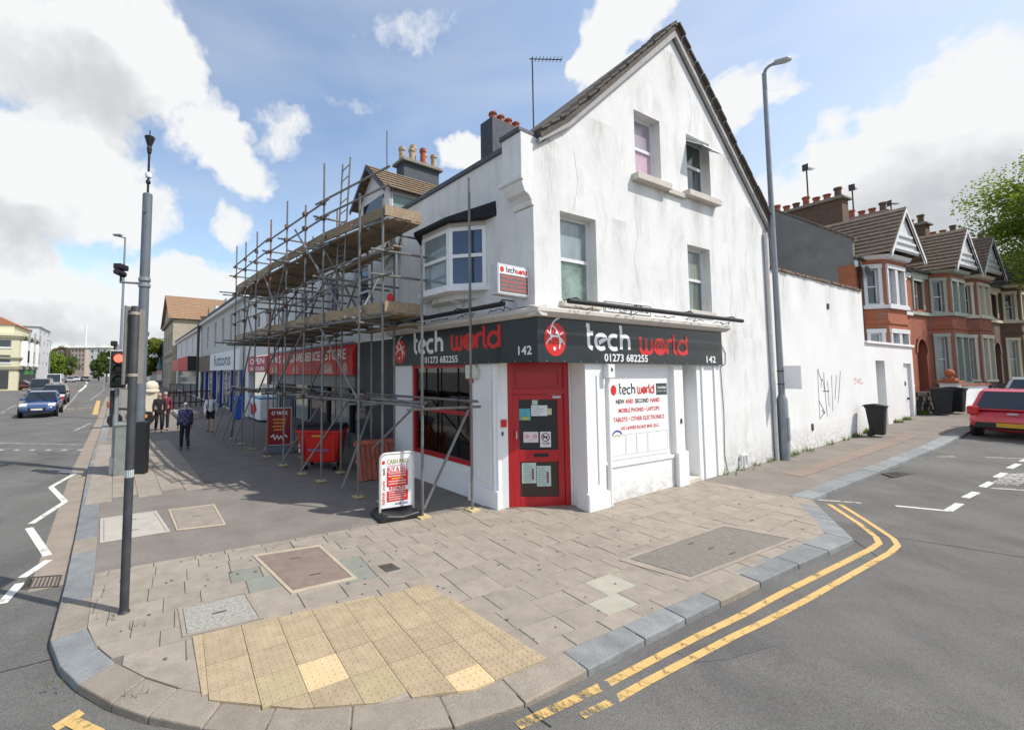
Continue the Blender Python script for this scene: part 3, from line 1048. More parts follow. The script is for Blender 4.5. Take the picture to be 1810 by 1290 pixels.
strip('bay_line', rp((1583, 894), (1676, 903)), 0.08, m_white)
for a, b in (((1676, 903), (1697, 890)), ((1706, 880), (1726, 870)), ((1736, 861), (1753, 852)), ((1761, 844), (1776, 836)), ((1784, 828), (1800, 820)), ((1806, 816), (1822, 809))):
    strip('bay_line', rp(a, b), 0.1, m_white, dz=0.007)
strip('bay_line', rp((1655, 807), (1690, 807)), 0.08, m_whitef)
strip('bay_line', rp((1740, 808), (1820, 811)), 0.08, m_whitef)
for q in (((1750, 863), (1830, 868)), ((1757, 855), (1792, 838)), ((1772, 857), (1806, 840)), ((1792, 858), (1822, 842)), ((1792, 838), (1830, 838)), ((1775, 848), (1815, 851))):
    strip('lettering_bar', rp(*q), 0.1, m_whitef, dz=0.009)
# main road lines
strip('lane_line', rp((-60, 784), (0, 783), (152, 786)), 0.10, m_whitef)
for x in range(-30, 150, 28):
    strip('stud_marking', rp((x, 795), (x + 8, 795)), 0.12, m_white)
strip('lane_line', rp((98, 737), (128, 707), (140, 692)), 0.14, m_whitef)
strip('lane_line', rp((140, 692), (150, 684), (154, 677), (150, 671)), 0.35, m_white, dz=0.008)
strip('lane_line', rp((185, 668), (183, 690), (160, 707)), 0.12, m_whitef)
for a, b in (((2, 731), (8, 727)), ((12, 724), (28, 716)), ((34, 712), (46, 706)), ((50, 704), (60, 699)), ((106, 693), (118, 684))):
    strip('lane_line', rp(a, b), 0.12, m_whitef)
strip('bus_stop_line', rp((168, 733), (174, 708)), 0.3, m_yel)
strip('lane_line', rp((130, 762), (160, 748)), 0.12, m_whitef)
bt = text_mb('BUS STOP', 1.0, 'CENTER', 0, 0.02)
bc = gp(140, 723, -KH); bdir = Vector((0.831, 0.556)); bup = Vector((-0.556, 0.831))
bt.v = [(bdir.x * a * 0.62 + bup.x * c * 1.6, bdir.y * a * 0.62 + bup.y * c * 1.6, 0.006) for a, b, c in bt.v]
o = part('lettering', bt, m_yelw, road, M=Matrix.Translation(bc)); o['kind'] = 'stuff'
# concrete gutter channel beside the main-road kerb
ch = [p for p in KALL[2:8]]
chL = offset_line(ch, -0.01); chR = offset_line(ch, -0.36)
sheet('gutter_channel', [p for p in chL[:-1]] + [p for p in reversed(chR[:-1])], -KH + 0.004, m_gutter, road)
m_patch = mat('asphalt_patch', (0.105, 0.100, 0.096), 0.9, var=0.2, scale=2, bump=0.5, bscale=130, grain=0.5, gscale=95)
for q in (((1010, 1145), (1130, 1090), (1150, 1110), (1060, 1185)), ((1190, 1150), (1330, 1120), (1390, 1135), (1290, 1165), (1230, 1170)), ((60, 797), (118, 800), (112, 812), (78, 812))):
    sheet('road_patch', rp(*q), 0.003, m_patch, road, zf=road_z)
m_crack = mat('crack_dark', (0.03, 0.028, 0.026), 0.95)
for q in (((927, 1250), (938, 1262), (950, 1275), (975, 1292)), ((1548, 945), (1640, 958), (1810, 985)), ((1510, 955), (1560, 990)), ((0, 1188), (40, 1178), (90, 1165)), ((0, 812), (80, 822), (160, 835))):
    strip('crack', rp(*q), 0.012, m_crack, dz=0.003)
# pinkish brick band on the far side-road pavement
for a, b, w in ((7.0, 16.0, 0.32),):
    q = [C0 + UR * a + Vector((0.477, -0.879, 0)) * 0.75, C0 + UR * b + Vector((0.477, -0.879, 0)) * 0.75, C0 + UR * b + Vector((0.477, -0.879, 0)) * (0.75 + w), C0 + UR * a + Vector((0.477, -0.879, 0)) * (0.75 + w)]
    sheet('patch', [(p.x, p.y) for p in q], 0.003, mat('pink_patch', (0.225, 0.172, 0.14), 0.9, var=0.12, scale=3, bump=0.3), pavement)
# stone band crossing the main-road pavement where the forecourt begins
q = rp((180, 838), (330, 816), (333, 822), (182, 846))

gum = MB(); rg_ = random.Random(77)
for k in range(420):
    p = Vector((rg_.uniform(-3.6, 7.2), rg_.uniform(3.4, 9.3)))
    if not inside((p.x, p.y), reg) or inside((p.x, p.y), tact_quad):
        continue
    r = rg_.uniform(.008, .022); n0 = len(gum.v)
    gum.poly([(p.x + r * math.cos(t * 1.047), p.y + r * math.sin(t * 1.047) * .8, zg(p.x, p.y) + .0185) for t in range(6)])
o = part('chewing_gum', gum, mat('gum_dark', (.12, .11, .10), .9, var=.5, scale=3), pavement); o['kind'] = 'stuff'
# ---------------------------------------------------------------- the corner shop
m_render = mat('white_render', (0.72, 0.715, 0.70), 0.9, var=0.05, scale=1.4, bump=0.25, bscale=9, spec=0.2,
               dirt=((0.44, 0.43, 0.40), 0.55, 1.5, 0.50, (1.7, 1.7, 0.5)))
m_paintw = mat('white_masonry_paint', (0.80, 0.80, 0.79), 0.7, var=0.025, scale=2.5, bump=0.08, bscale=25, dirt=((0.55, 0.53, 0.50), 0.3, 1.6, 0.58))
m_upvc = mat('white_plastic', (0.80, 0.80, 0.80), 0.35, var=0.02, spec=0.5)
m_sash = mat('window_sash_white', (0.70, 0.71, 0.72), 0.4, var=0.05, spec=0.5)
m_reveal = mat('stone_sill', (0.55, 0.50, 0.44), 0.9, var=0.12, scale=6)
m_coping = mat('lead_coping', (0.085, 0.09, 0.105), 0.6, var=0.2, scale=5)
m_black = mat('black_plastic', (0.018, 0.018, 0.02), 0.45, var=0.2)
m_fascia = mat('fascia_slate', (0.022, 0.029, 0.034), 0.3, var=0.15, scale=3, spec=0.3)
m_red = mat('red_door_paint', (0.42, 0.014, 0.020), 0.32, var=0.08, scale=4, spec=0.5, dirt=((0.25, 0.02, 0.02), 0.4, 3, 0.6))
m_redp = mat('sign_red', (0.62, 0.022, 0.022), 0.4, var=0.08)
m_whp = mat('sign_white', (0.80, 0.80, 0.80), 0.4, var=0.03)
m_blp = mat('sign_black', (0.02, 0.02, 0.022), 0.5, var=0.1)
m_tile = mat('roof_tile_brown', (0.20, 0.145, 0.095), 0.9, var=0.3, scale=7, bump=0.3, bscale=30, dirt=((0.26, 0.24, 0.15), 0.5, 2.0, 0.55))
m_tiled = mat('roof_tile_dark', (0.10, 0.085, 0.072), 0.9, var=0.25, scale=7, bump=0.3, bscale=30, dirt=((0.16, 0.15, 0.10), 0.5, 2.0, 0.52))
m_chim = mat('painted_chimney_slate', (0.055, 0.066, 0.082), 0.7, var=0.2, scale=6, bump=0.35, bscale=14)
m_pot = mat('terracotta_pot', (0.36, 0.105, 0.06), 0.85, var=0.2, scale=8)
m_potb = mat('buff_pot', (0.45, 0.33, 0.22), 0.88, var=0.2, scale=8)
m_stone = mat('weathered_stone', (0.24, 0.215, 0.175), 0.92, var=0.25, scale=6, bump=0.4, bscale=25)
m_pipe = mat('grey_pipe', (0.52, 0.53, 0.54), 0.5, var=0.06)
g_dark = glass('window_glass_dark', (0.035, 0.045, 0.055))
g_mid = glass('window_glass_grey', (0.22, 0.26, 0.27), 0.08)
g_green = glass('window_glass_green', (0.07, 0.11, 0.085), 0.08)
g_lilac = mat('lilac_blind_behind_glass', (0.36, 0.29, 0.35), 0.2, var=0.2, scale=2, spec=0.8)
g_pink = mat('pink_curtain_behind_glass', (0.52, 0.36, 0.42), 0.2, var=0.2, scale=3, spec=0.8)
g_blue = glass('window_glass_blue', (0.035, 0.06, 0.13), 0.05)

shop = thing('corner_shop_building', 'white rendered gabled corner building with a slate grey shop fascia', 'building', C0, TR)
# side-road wall (gable)
gab = [(0.0, 3.40), (8.87, 3.40), (8.87, 6.50), (4.50, 10.33), (0.0, 6.45)]
opA, opB, opC, opD = (0.63, 1.62, 3.82, 5.48), (4.80, 5.76, 3.95, 5.47), (2.95, 3.88, 6.68, 8.10), (4.93, 5.95, 6.72, 8.12)
part('wall', wall_mb(gab, [opA, opB, opC, opD], 0.0, 0.30), m_render, shop, FR)
part('wall', wall_mb([(5.97, -0.3), (8.87, -0.3), (8.87, 3.40), (5.97, 3.40)], [], 0.0, 0.2), m_render, shop, FR)
def room(parent, frame, o, depth=0.28):
    pass
g_A1 = mat('glass_grey_reflection', (.24, .29, .30), .1, var=.35, scale=1.6, spec=.9, stretch=(1, 1, .5)); g_A0 = mat('glass_green_reflection', (.17, .24, .20), .1, var=.6, scale=3.2, spec=.9)
g_B1 = mat('glass_curtain_edge', (.20, .23, .19), .12, var=.75, scale=2.2, spec=.9, stretch=(2.2, 1, .15)); g_B0 = mat('glass_dark_green', (.10, .13, .11), .1, var=.8, scale=2.4, spec=.9, stretch=(2.2, 1, .15))
window(shop, FR, opA[0] - .01, opA[1] + .01, opA[2], opA[3] + .01, 0.17, m_sash, [g_A0, g_A1], 0.07)
window(shop, FR, opB[0] - .01, opB[1] + .01, opB[2], opB[3] + .01, 0.17, m_sash, [g_B0, g_B1], 0.07)
window(shop, FR, opC[0] - .01, opC[1] + .01, opC[2], opC[3] + .01, 0.17, m_sash, [g_pink, g_lilac], 0.075)
wd = window(shop, FR, opD[0] - .01, opD[1] + .01, opD[2], opD[3] + .01, 0.17, m_sash, [g_dark, g_green], 0.07, rails=(0.55,))
# open top light of the right attic window
mb = MB(); hx0, hx1, hz, ln = opD[0] + 0.02, opD[1] - 0.02, opD[3] - 0.06, 0.62
dy, dz = -math.cos(R_(38)), -math.sin(R_(38))
def opn(x, t, off=0.0):
    return (x, 0.15 + dy * t * ln - dz * off, hz + dz * t * ln + dy * off * -1 * -1)
for (a, b, t0, t1) in ((hx0, hx0 + .06, 0, 1), (hx1 - .06, hx1, 0, 1), (hx0, hx1, 0, .09), (hx0, hx1, .91, 1)):
    lo = [opn(a, t0), opn(b, t0), opn(b, t1), opn(a, t1)]
    hi = [(p[0], p[1] + 0.03 * dz * -1, p[2] + 0.04) for p in lo]
    i = len(mb.v); mb.v += lo + hi
    mb.f += [tuple(i + k for k in q) for q in ((3, 2, 1, 0), (4, 5, 6, 7), (0, 1, 5, 4), (1, 2, 6, 5), (2, 3, 7, 6), (3, 0, 4, 7))]
ol = part('open_sash', mb, m_sash, shop, FR, label='open top-hung attic sash')
part('pane', MB().poly([(p[0], p[1] + .01, p[2] + .02) for p in (opn(hx0, 0), opn(hx1, 0), opn(hx1, 1), opn(hx0, 1))]), mat('frosted_pane', (0.42, 0.45, 0.43), 0.15, var=0.08, spec=0.8), ol, FR)
for a, b, zt in ((2.80, 4.02, 6.66), (4.72, 6.12, 6.70)):
    part('sill', MB().box(a, b, -0.15, 0.2, zt - 0.14, zt), m_reveal, shop, FR, bevel=0.01)
part('sill', MB().box(4.02, 4.72, -0.07, 0.1, 6.50, 6.60), m_reveal, shop, FR)
for o in (opA, opB):
    part('sill', MB().box(o[0] - 0.06, o[1] + 0.06, -0.06, 0.2, o[2] - 0.09, o[2] + 0.003), m_reveal, shop, FR, bevel=0.008)
# roof: two slabs swept along the main road
EL = (UL.dot(UR), UL.dot(Vector((-UR.y, UR.x, 0))))
def sweep(mb, poly, t0, t1):
    n = len(poly); i = len(mb.v)
    for t in (t0, t1):
        for p in poly:
            tt = t
            if t1 > 4 and t == t1:        # far end is hipped: the ridge is shorter than the eaves
                tt = 2.1 - max(0.0, min(1.0, (p[1] - 6.7) / 3.8)) * 1.75
            mb.v.append((p[0] + EL[0] * tt, EL[1] * tt, p[1]))
    mb.f.append(tuple(i + k for k in range(n))); mb.f.append(tuple(i + n + k for k in reversed(range(n))))
    for k in range(n):
        j = (k + 1) % n
        mb.f.append((i + k, i + n + k, i + n + j, i + j))
    return mb
roof = part('roof', sweep(sweep(MB(), [(0.10, 6.66), (0.85, 7.18), (4.50, 10.42), (4.50, 10.56), (0.80, 7.30), (0.06, 6.78)], -0.10, 4.72), [(8.92, 6.44), (4.505, 10.42), (4.505, 10.56), (8.96, 6.55)], -0.10, 4.72), m_tiled, shop, FR)
m_barge = mat('grey_bargeboard', (0.34, 0.33, 0.32), 0.8, var=0.15, scale=6)
part('bargeboard', sweep(MB(), [(0.06, 6.58), (0.85, 7.08), (4.50, 10.26), (4.50, 10.415), (0.85, 7.175), (0.06, 6.655)], -0.09, -0.03), m_barge, roof, FR)
part('bargeboard', sweep(MB(), [(8.90, 6.33), (4.505, 10.26), (4.505, 10.415), (8.90, 6.44)], -0.09, -0.03), m_barge, roof, FR)
rv = random.Random(2)
def verge(x0, z0, x1, z1, n):
    for k in range(n):
        a, b = k / n, (k + 0.92) / n
        xa, za, xb, zb = x0 + (x1 - x0) * a, z0 + (z1 - z0) * a, x0 + (x1 - x0) * b, z0 + (z1 - z0) * b
        j = rv.uniform(-0.02, 0.02)
        part('verge_tile', sweep(MB(), [(xa, za + .005), (xb, zb - .018), (xb, zb + .03), (xa, za + .05)], -0.16 + j, 0.25), m_tiled, roof, FR)
verge(0.80, 7.305, 4.48, 10.565, 15); verge(0.06, 6.785, 0.78, 7.29, 3); verge(8.94, 6.56, 4.53, 10.565, 18)
hp = [(0.2 + EL[0] * 2.09, EL[1] * 2.09, 6.75), (8.9 + EL[0] * 2.09, EL[1] * 2.09, 6.5), (4.5 + EL[0] * .36, EL[1] * .36, 10.45)]
part('flat_roof', MB().poly([(.1 + EL[0] * t, EL[1] * t, 6.62) for t in (1.9, 4.7)] + [(8.9 + EL[0] * t, EL[1] * t, 6.45) for t in (4.7, 1.9)]), m_coping, roof, FR)
part('hip_slope', MB().poly(hp), m_tiled, roof, FR)
part('ridge_tile', sweep(MB(), [(4.38, 10.50), (4.505, 10.64), (4.63, 10.50)], -0.12, 0.4), m_tiled, roof, FR)
# main-road wall, upper storey (frame FL: x = -s)
upL = [(-4.68, 3.40), (0.0, 3.40), (0.0, 6.72), (-4.68, 6.72)]
part('wall', wall_mb(upL, [(-2.9, -1.5, 4.35, 5.5)], 0.0, 0.3), m_render, shop, FL)
part('parapet_coping', MB().box(-4.70, -0.48, -0.05, 0.30, 6.72, 6.82), m_coping, shop, FL, bevel=0.01)
part('parapet_coping', MB().box(-0.47, 0.0, -0.36, 0.30, 6.70, 6.78), m_coping, shop, FL, bevel=0.01)
kn = [(0.0, 5.45), (-0.06, 5.46), (-0.08, 5.55), (-0.14, 5.62), (-0.24, 5.66), (-0.30, 5.78), (-0.32, 5.92), (-0.32, 6.70), (0.25, 6.70), (0.25, 5.45)]
part('corbel_end', MB().prism(kn, -0.44, 0.0, 'x'), m_render, shop, FL, bevel=0.008)
part('corbel_end', MB().prism([(-0.36, 5.86), (-0.36, 5.92), (-0.30, 5.95), (-0.30, 5.83)], -0.5, 0.03, 'x'), m_render, shop, FL)
part('corner_pilaster', MB().box(-0.40, 0.0, -0.035, 0.05, 3.7, 5.44), m_render, shop, FL, bevel=0.006)
part('corbel_end', MB().prism([(p[0], p[1] - 0.1) for p in kn], -5.05, -4.62, 'x'), m_render, shop, FL, bevel=0.008)
part('parapet_coping', MB().box(-5.08, -4.72, -0.36, 0.30, 6.60, 6.67), m_coping, shop, FL, bevel=0.01)
# oriel window
P0, P1, P2, P3 = (-3.22, 0.0), (-2.66, -0.50), (-1.74, -0.50), (-1.20, 0.0)
m_oriel = m_upvc
oz0, oz1 = 4.24, 5.46
sill = MB().prism([(P0[0] - .08, .02), (P1[0] - .04, P1[1] - .08), (P2[0] + .04, P2[1] - .08), (P3[0] + .10, .02)], 4.16, 4.24, 'z')
ori = part('oriel_window', sill, m_oriel, shop, FL, bevel=0.008)
part('oriel_head', MB().prism([(P0[0], .0), P1, P2, (P3[0], .0)], oz1, oz1 + 0.13, 'z'), m_reveal, ori, FL)
part('oriel_apron', MB().prism([(P0[0] + .2, .0), (P1[0] + .1, -0.30), (P2[0] - .1, -0.30), (P3[0] - .2, .0)], 4.04, 4.162, 'z'), m_render, ori, FL)
rb = [(P0[0] - .18, 0.0), (P1[0] - .10, P1[1] - .16), (P2[0] + .10, P2[1] - .16), (P3[0] + .30, 0.0)]
mb = MB()
mb.v = [(a, b, oz1 + 0.10) for a, b in rb] + [(a, b, oz1 + 0.17) for a, b in rb] + [(P0[0] + .1, 0.0, 5.86), (P3[0] + .28, 0.0, 5.86)]
mb.f = [(0, 1, 2, 3), (0, 4, 5, 1), (1, 5, 6, 2), (2, 6, 7, 3), (4, 8, 5), (5, 8, 9, 6), (6, 9, 7)]
part('oriel_roof', mb, mat('black_felt', (0.022, 0.024, 0.03), 0.85, var=0.25, scale=5), ori, FL)
def oriel_light(a, b, gl):
    v = Vector((b[0] - a[0], b[1] - a[1])); ln = v.length; ang = math.atan2(v.y, v.x)
    fm = FL @ Matrix.Translation((a[0], a[1], 0)) @ Matrix.Rotation(ang, 4, 'Z')
    window(ori, fm, 0.0, ln, oz0, oz1, -0.01, m_oriel, gl, 0.075, name='oriel_light') if False else None
    mb = MB(); bar = 0.075
    mb.box(0, bar, -0.01, .05, oz0, oz1).box(ln - bar, ln, -0.01, .05, oz0, oz1).box(bar, ln - bar, -0.01, .05, oz0, oz0 + bar).box(bar, ln - bar, -0.01, .05, oz1 - bar, oz1)
    zm = oz0 + (oz1 - oz0) * 0.52
    mb.box(bar, ln - bar, -0.015, .045, zm - .035, zm + .035)
    for z0, z1 in ((oz0 + bar, zm - .035), (zm + .035, oz1 - bar)):
        part('pane', MB().box(bar - .01, ln - bar + .01, .015, .025, z0 - .01, z1 + .01), gl, ori, fm)
    part('oriel_frame', mb, m_oriel, ori, fm)
oriel_light(P0, P1, g_dark); oriel_light(P1, P2, g_mid); oriel_light(P2, P3, g_blue)
part('bracket', MB().prism([(0.0, 3.85), (-0.08, 3.87), (-0.12, 3.95), (-0.28, 4.02), (-0.30, 4.05), (0.0, 4.05)], -1.98, -1.86, 'x'), m_render, ori, FL, bevel=0.005)
# ground floor: main-road side
part('pilaster', MB().box(-1.72, -0.95, 0.0, 0.30, -0.2, 2.74), m_paintw, shop, FL, bevel=0.008)
part('pilaster', MB().box(-4.66, -3.84, 0.0, 0.30, -0.2, 2.74), m_paintw, shop, FL, bevel=0.008)
part('plinth', MB().box(-1.76, -0.93, -0.05, 0.02, -0.2, 0.34), m_paintw, shop, FL, bevel=0.02)
for x0, x1 in ((-1.56, -1.50), (-1.16, -1.10)):
    part('pilaster_moulding', MB().box(x0, x1, -0.025, 0.01, 0.45, 2.5), m_paintw, shop, FL)
part('pilaster_moulding', MB().box(-1.50, -1.16, -0.024, 0.01, 0.45, 0.51), m_paintw, shop, FL)
part('stall_riser', MB().box(-3.84, -1.72, 0.08, 0.30, -0.2, 0.66), m_paintw, shop, FL)
m_intr = mat('shop_interior', (0.62, 0.60, 0.56), 0.9, var=0.3, scale=3)
sw = window(shop, FL, -3.86, -1.70, 0.64, 2.74, 0.05, m_red, clear_glass('shop_glass'), 0.09, rails=(0.50,), depth=0.10, name='shop_window', label='red framed shop window')
part('interior_wall', MB().box(-4.4, -1.0, 0.75, 0.8, 0.0, 2.9).box(-4.4, -1.0, 0.3, 0.75, 0.55, 0.6).box(-4.44, -4.4, 0.3, 1.45, 0.0, 2.9).box(-1.0, -0.96, 0.35, 1.45, 0.0, 2.9).box(-4.4, -1.0, .3, 1.4, 2.86, 2.9), m_intr, shop, FL)
ri = random.Random(8)
gcols = [(0.65, 0.07, 0.08), (0.08, 0.35, 0.50), (0.70, 0.68, 0.66), (0.35, 0.12, 0.45), (0.7, 0.6, 0.15), (0.12, 0.42, 0.22), (0.75, 0.75, 0.78)]
for k in range(26):
    x = -3.7 + 2.0 * (k % 13) / 13 + ri.uniform(-.03, .03)
    h = ri.uniform(0.12, 0.42); w = ri.uniform(0.06, 0.13)
    z = 0.60 if k < 13 else 1.78
    c = gcols[ri.randrange(len(gcols))]
    g = part('stock_box', MB().box(x, x + w, 0.20 + ri.uniform(0, .12), 0.50, z + .001, z + h), mat('stock_%d' % gcols.index(c), c, 0.6, var=0.3, scale=12), shop, FL)
part('shelf', MB().box(-3.8, -1.75, 0.18, 0.75, 1.73, 1.78), m_intr, shop, FL)
# ground floor: side-road side
part('pilaster', MB().prism([(1.20, 0.0), (1.72, 0.0), (1.72, 0.3), (1.28, 0.38)], -0.2, 2.74, 'z'), m_paintw, shop, FR, bevel=0.006)
part('plinth', MB().prism([(1.15, -0.06), (1.76, -0.06), (1.76, 0.1), (1.23, 0.3)], -0.2, 0.36, 'z'), m_paintw, shop, FR, bevel=0.03)
part('pilaster_moulding', MB().box(1.50, 1.53, -0.02, 0.01, 0.5, 2.5), m_paintw, shop, FR)
part('downpipe', MB().tube((1.80, -0.02, -0.1), (1.80, -0.02, 2.45), 0.04, 10), m_paintw, shop, FR, smooth=True)
part('panel_wall', MB().box(1.70, 4.1, 0.10, 0.30, -0.2, 2.74), m_paintw, shop, FR)
part('panel_sill', MB().box(1.84, 4.04, 0.03, 0.12, 0.74, 0.80), m_paintw, shop, FR)
part('stall_riser', MB().box(1.84, 4.04, 0.055, 0.12, -0.2, 0.742), m_paintw, shop, FR, bevel=0.005)
part('pilaster', MB().box(4.06, 4.40, 0.0, 0.35, -0.2, 2.74), m_paintw, shop, FR, bevel=0.006)
part('plinth', MB().box(4.04, 4.43, -0.05, 0.02, -0.2, 0.85), m_paintw, shop, FR, bevel=0.02)
part('pilaster', MB().box(4.95, 5.97, 0.0, 0.35, -0.2, 2.74), m_paintw, shop, FR, bevel=0.006)
for x0, x1 in ((5.12, 5.20), (5.66, 5.74)):
    part('pilaster_moulding', MB().box(x0, x1, -0.03, 0.01, 0.2, 2.74), m_paintw, shop, FR)
part('doorway_wall', MB().box(4.40, 4.95, 0.34, 0.40, -0.2, 2.74), m_paintw, shop, FR)
sd = part('side_door', MB().box(4.44, 4.92, 0.28, 0.342, 0.30, 2.32), m_upvc, shop, FR, bevel=0.005, label='plain white side door')
part('fanlight', MB().box(4.44, 4.92, 0.30, 0.342, 2.36, 2.70), g_dark, shop, FR)
part('door_panel', MB().box(4.52, 4.84, 0.27, 0.282, 0.45, 1.2), m_upvc, sd, FR, bevel=0.004)
part('door_panel', MB().box(4.52, 4.84, 0.27, 0.282, 1.35, 2.2), m_upvc, sd, FR, bevel=0.004)
part('letter_plate', MB().box(4.80, 4.86, 0.255, 0.275, 1.30, 1.34), m_iron, sd, FR)
part('doorstep', MB().box(4.36, 4.97, -0.02, 0.34, -0.1, 0.24), m_reveal, shop, FR, bevel=0.01)
part('door_bell', MB().box(4.24, 4.28, -0.02, 0.005, 1.45, 1.55), m_iron, shop, FR)
# splayed corner entrance
dA, dB = Vector((2.06, 8.12, 0)), Vector((3.26, 8.20, 0))
FD = TM(dA, math.atan2((dB - dA).y, (dB - dA).x))
DW_ = (dB - dA).length
part('door_lining', MB().box(-0.28, 0.0, -0.02, 0.1, -0.2, 2.76).box(DW_, DW_ + .12, 0.0, 0.1, -0.2, 2.76), m_paintw, shop, FD)
dfm = MB().box(0.0, 0.10, -0.02, 0.06, 0.0, 2.74).box(DW_ - .10, DW_, -0.02, 0.06, 0.0, 2.74).box(0.10, DW_ - .10, -0.02, 0.06, 2.66, 2.74).box(0.10, DW_ - .10, -0.02, 0.06, 2.13, 2.24)
df = part('door_frame', dfm, m_red, shop, FD, bevel=0.006, label='red door frame with panelled transom')
part('transom_panel', MB().box(0.10, DW_ - .10, 0.01, 0.05, 2.24, 2.66), m_red, df, FD)
part('transom_moulding', MB().box(0.17, DW_ - .17, -0.008, 0.012, 2.30, 2.33).box(0.17, DW_ - .17, -0.008, 0.012, 2.57, 2.60).box(0.17, 0.20, -0.008, 0.012, 2.33, 2.57).box(DW_ - .20, DW_ - .17, -0.008, 0.012, 2.33, 2.57), m_red, df, FD)
x0, x1 = 0.105, DW_ - 0.105
door = MB().box(x0, x0 + .12, 0.0, 0.045, 0.03, 2.125).box(x1 - .12, x1, 0.0, 0.045, 0.03, 2.125).box(x0 + .12, x1 - .12, 0.0, 0.045, 0.03, 0.21).box(x0 + .12, x1 - .12, 0.0, 0.045, 0.86, 1.08).box(x0 + .12, x1 - .12, 0.0, 0.045, 2.03, 2.125)
dr = part('shop_door', door, m_red, shop, FD, bevel=0.006, label='red glazed shop door with posters')
part('pane', MB().box(x0 + .115, x1 - .115, 0.020, 0.028, 1.075, 2.035), glass('door_glass_dark', (0.012, 0.016, 0.020), 0.05), dr, FD)
part('kick_panel', MB().box(x0 + .115, x1 - .115, 0.020, 0.028, 0.205, 0.865), mat('door_kick_brown', (0.055, 0.035, 0.028), 0.3, var=0.1), dr, FD)
part('letter_box', MB().box(0.50, 0.78, -0.012, 0.004, 0.955, 1.015), m_blp, dr, FD)
part('door_handle', MB().tube((x0 + .05, -0.05, 1.30), (x0 + .05, -0.05, 1.44), 0.012, 8).tube((x0 + .05, -0.05, 1.33), (x0 + .05, 0.0, 1.33), 0.01, 6), m_pipe, dr, FD)
part('door_closer', MB().box(x1 - .22, x1 - .06, -0.03, 0.0, 2.06, 2.10), m_pipe, dr, FD)
m_paper = mat('paper_white', (0.74, 0.74, 0.76), 0.8, var=0.03)
m_mint = mat('paper_mint', (0.48, 0.60, 0.52), 0.8, var=0.04)
m_teal = mat('poster_teal', (0.10, 0.36, 0.42), 0.7, var=0.25, scale=9)
m_pinkp = mat('paper_pinkish', (0.70, 0.60, 0.62), 0.8, var=0.05)
m_ink = mat('ink_grey', (0.20, 0.22, 0.22), 0.9)
m_gold = mat('ink_gold', (0.50, 0.46, 0.06), 0.8)
def paper(x0, x1, z0, z1, m, y=0.016, lines=0, name='notice'):
    o = part(name, MB().box(x0, x1, y, y + 0.002, z0, z1), m, dr, FD)
    if lines:
        mb = MB(); h = (z1 - z0)
        for k in range(lines):
            z = z1 - h * (k + 1.0) / (lines + 1)
            mb.box(x0 + .02, x0 + .02 + (x1 - x0 - .04) * ri.uniform(.5, 1), y - .0015, y - .0005, z - .004, z + .004)
        l = part('print', mb, m_ink, dr, FD); l['kind'] = 'stuff'
    return o
paper(0.235, 0.455, 1.64, 1.86, m_teal); paper(0.28, 0.42, 1.65, 1.70, m_gold, 0.014)
paper(0.47, 0.79, 1.72, 1.92, m_paper, 0.016, 5); paper(0.78, 0.87, 1.74, 1.86, mat('paper_yellow', (0.62, 0.62, 0.35), 0.8), 0.013)
paper(0.49, 0.60, 1.93, 2.02, m_mint)
a = paper(0.31, 0.60, 1.22, 1.42, m_pinkp); b = paper(0.635, 0.845, 1.13, 1.42, m_paper)
for cx in (0.38, 0.53):
    st = stroke_mb(MB(), [(cx + q[0], 1.335 + q[1]) for q in arc(0, 0, 0.033, 0.033, 0, 360, 16)], 0.008, 0.0135)
    stroke_mb(st, [(cx - .023, 1.358), (cx + .023, 1.312)], 0.008, 0.013)
    part('no_entry_symbol', st, m_redp, dr, FD)
letters('NOTICE', 0.025, 0.455, 1.255, 0.0135, m_redp, dr, FD)
st = stroke_mb(MB(), [(0.74 + q[0], 1.315 + q[1]) for q in arc(0, 0, 0.075, 0.075, 0, 360, 22)], 0.017, 0.0135)
stroke_mb(st, [(0.687, 1.368), (0.793, 1.262)], 0.016, 0.013)
part('no_dogs_ring', st, mat('sign_dark_red', (0.20, 0.02, 0.03), 0.6), dr, FD)
dog = MB().poly([(x * 1.0 + 0.74, 0.0125, z + 1.315) for x, z in ((-.045, -.03), (-.03, -.03), (-.025, -.005), (.015, -.005), (.02, -.03), (.035, -.03), (.035, .012), (.05, .025), (.035, .035), (.02, .02), (-.03, .018), (-.05, .03))])
part('dog_symbol', dog, m_blp, dr, FD)
letters('No Dogs', 0.042, 0.74, 1.19, 0.0135, m_blp, dr, FD, bold=0.0015)
letters('allowed', 0.028, 0.74, 1.155, 0.0135, m_ink, dr, FD)
for x0p, z0p in ((0.27, 0.46), (0.555, 0.40)):
    paper(x0p, x0p + .275, z0p, z0p + .38, m_mint, 0.016 - 0.003 * (x0p > .5), 10)
    part('print', MB().box(x0p + .19, x0p + .23, 0.0115 - 0.003 * (x0p > .5), 0.0125 - 0.003 * (x0p > .5), z0p + .06, z0p + .27), mat('ink_plum', (0.25, 0.10, 0.20), 0.8), dr, FD)
part('threshold', MB().box(-0.05, DW_ + .05, -0.06, 0.1, -0.1, 0.028), m_stone, shop, FD)
part('ceiling', MB().prism([(0.9, 0.05), (1.3, 0.05), (1.5, 1.0), (0.2, 1.3)], 2.745, 2.77, 'z'), m_paintw, shop, FR)
part('alarm_keypad', MB().box(-0.13, -0.03, -0.06, -0.02, 1.52, 1.66), m_redp, shop, FD, bevel=0.01)
part('door_bell', MB().box(-0.12, -0.09, -0.04, -0.02, 1.36, 1.43), m_iron, shop, FD)
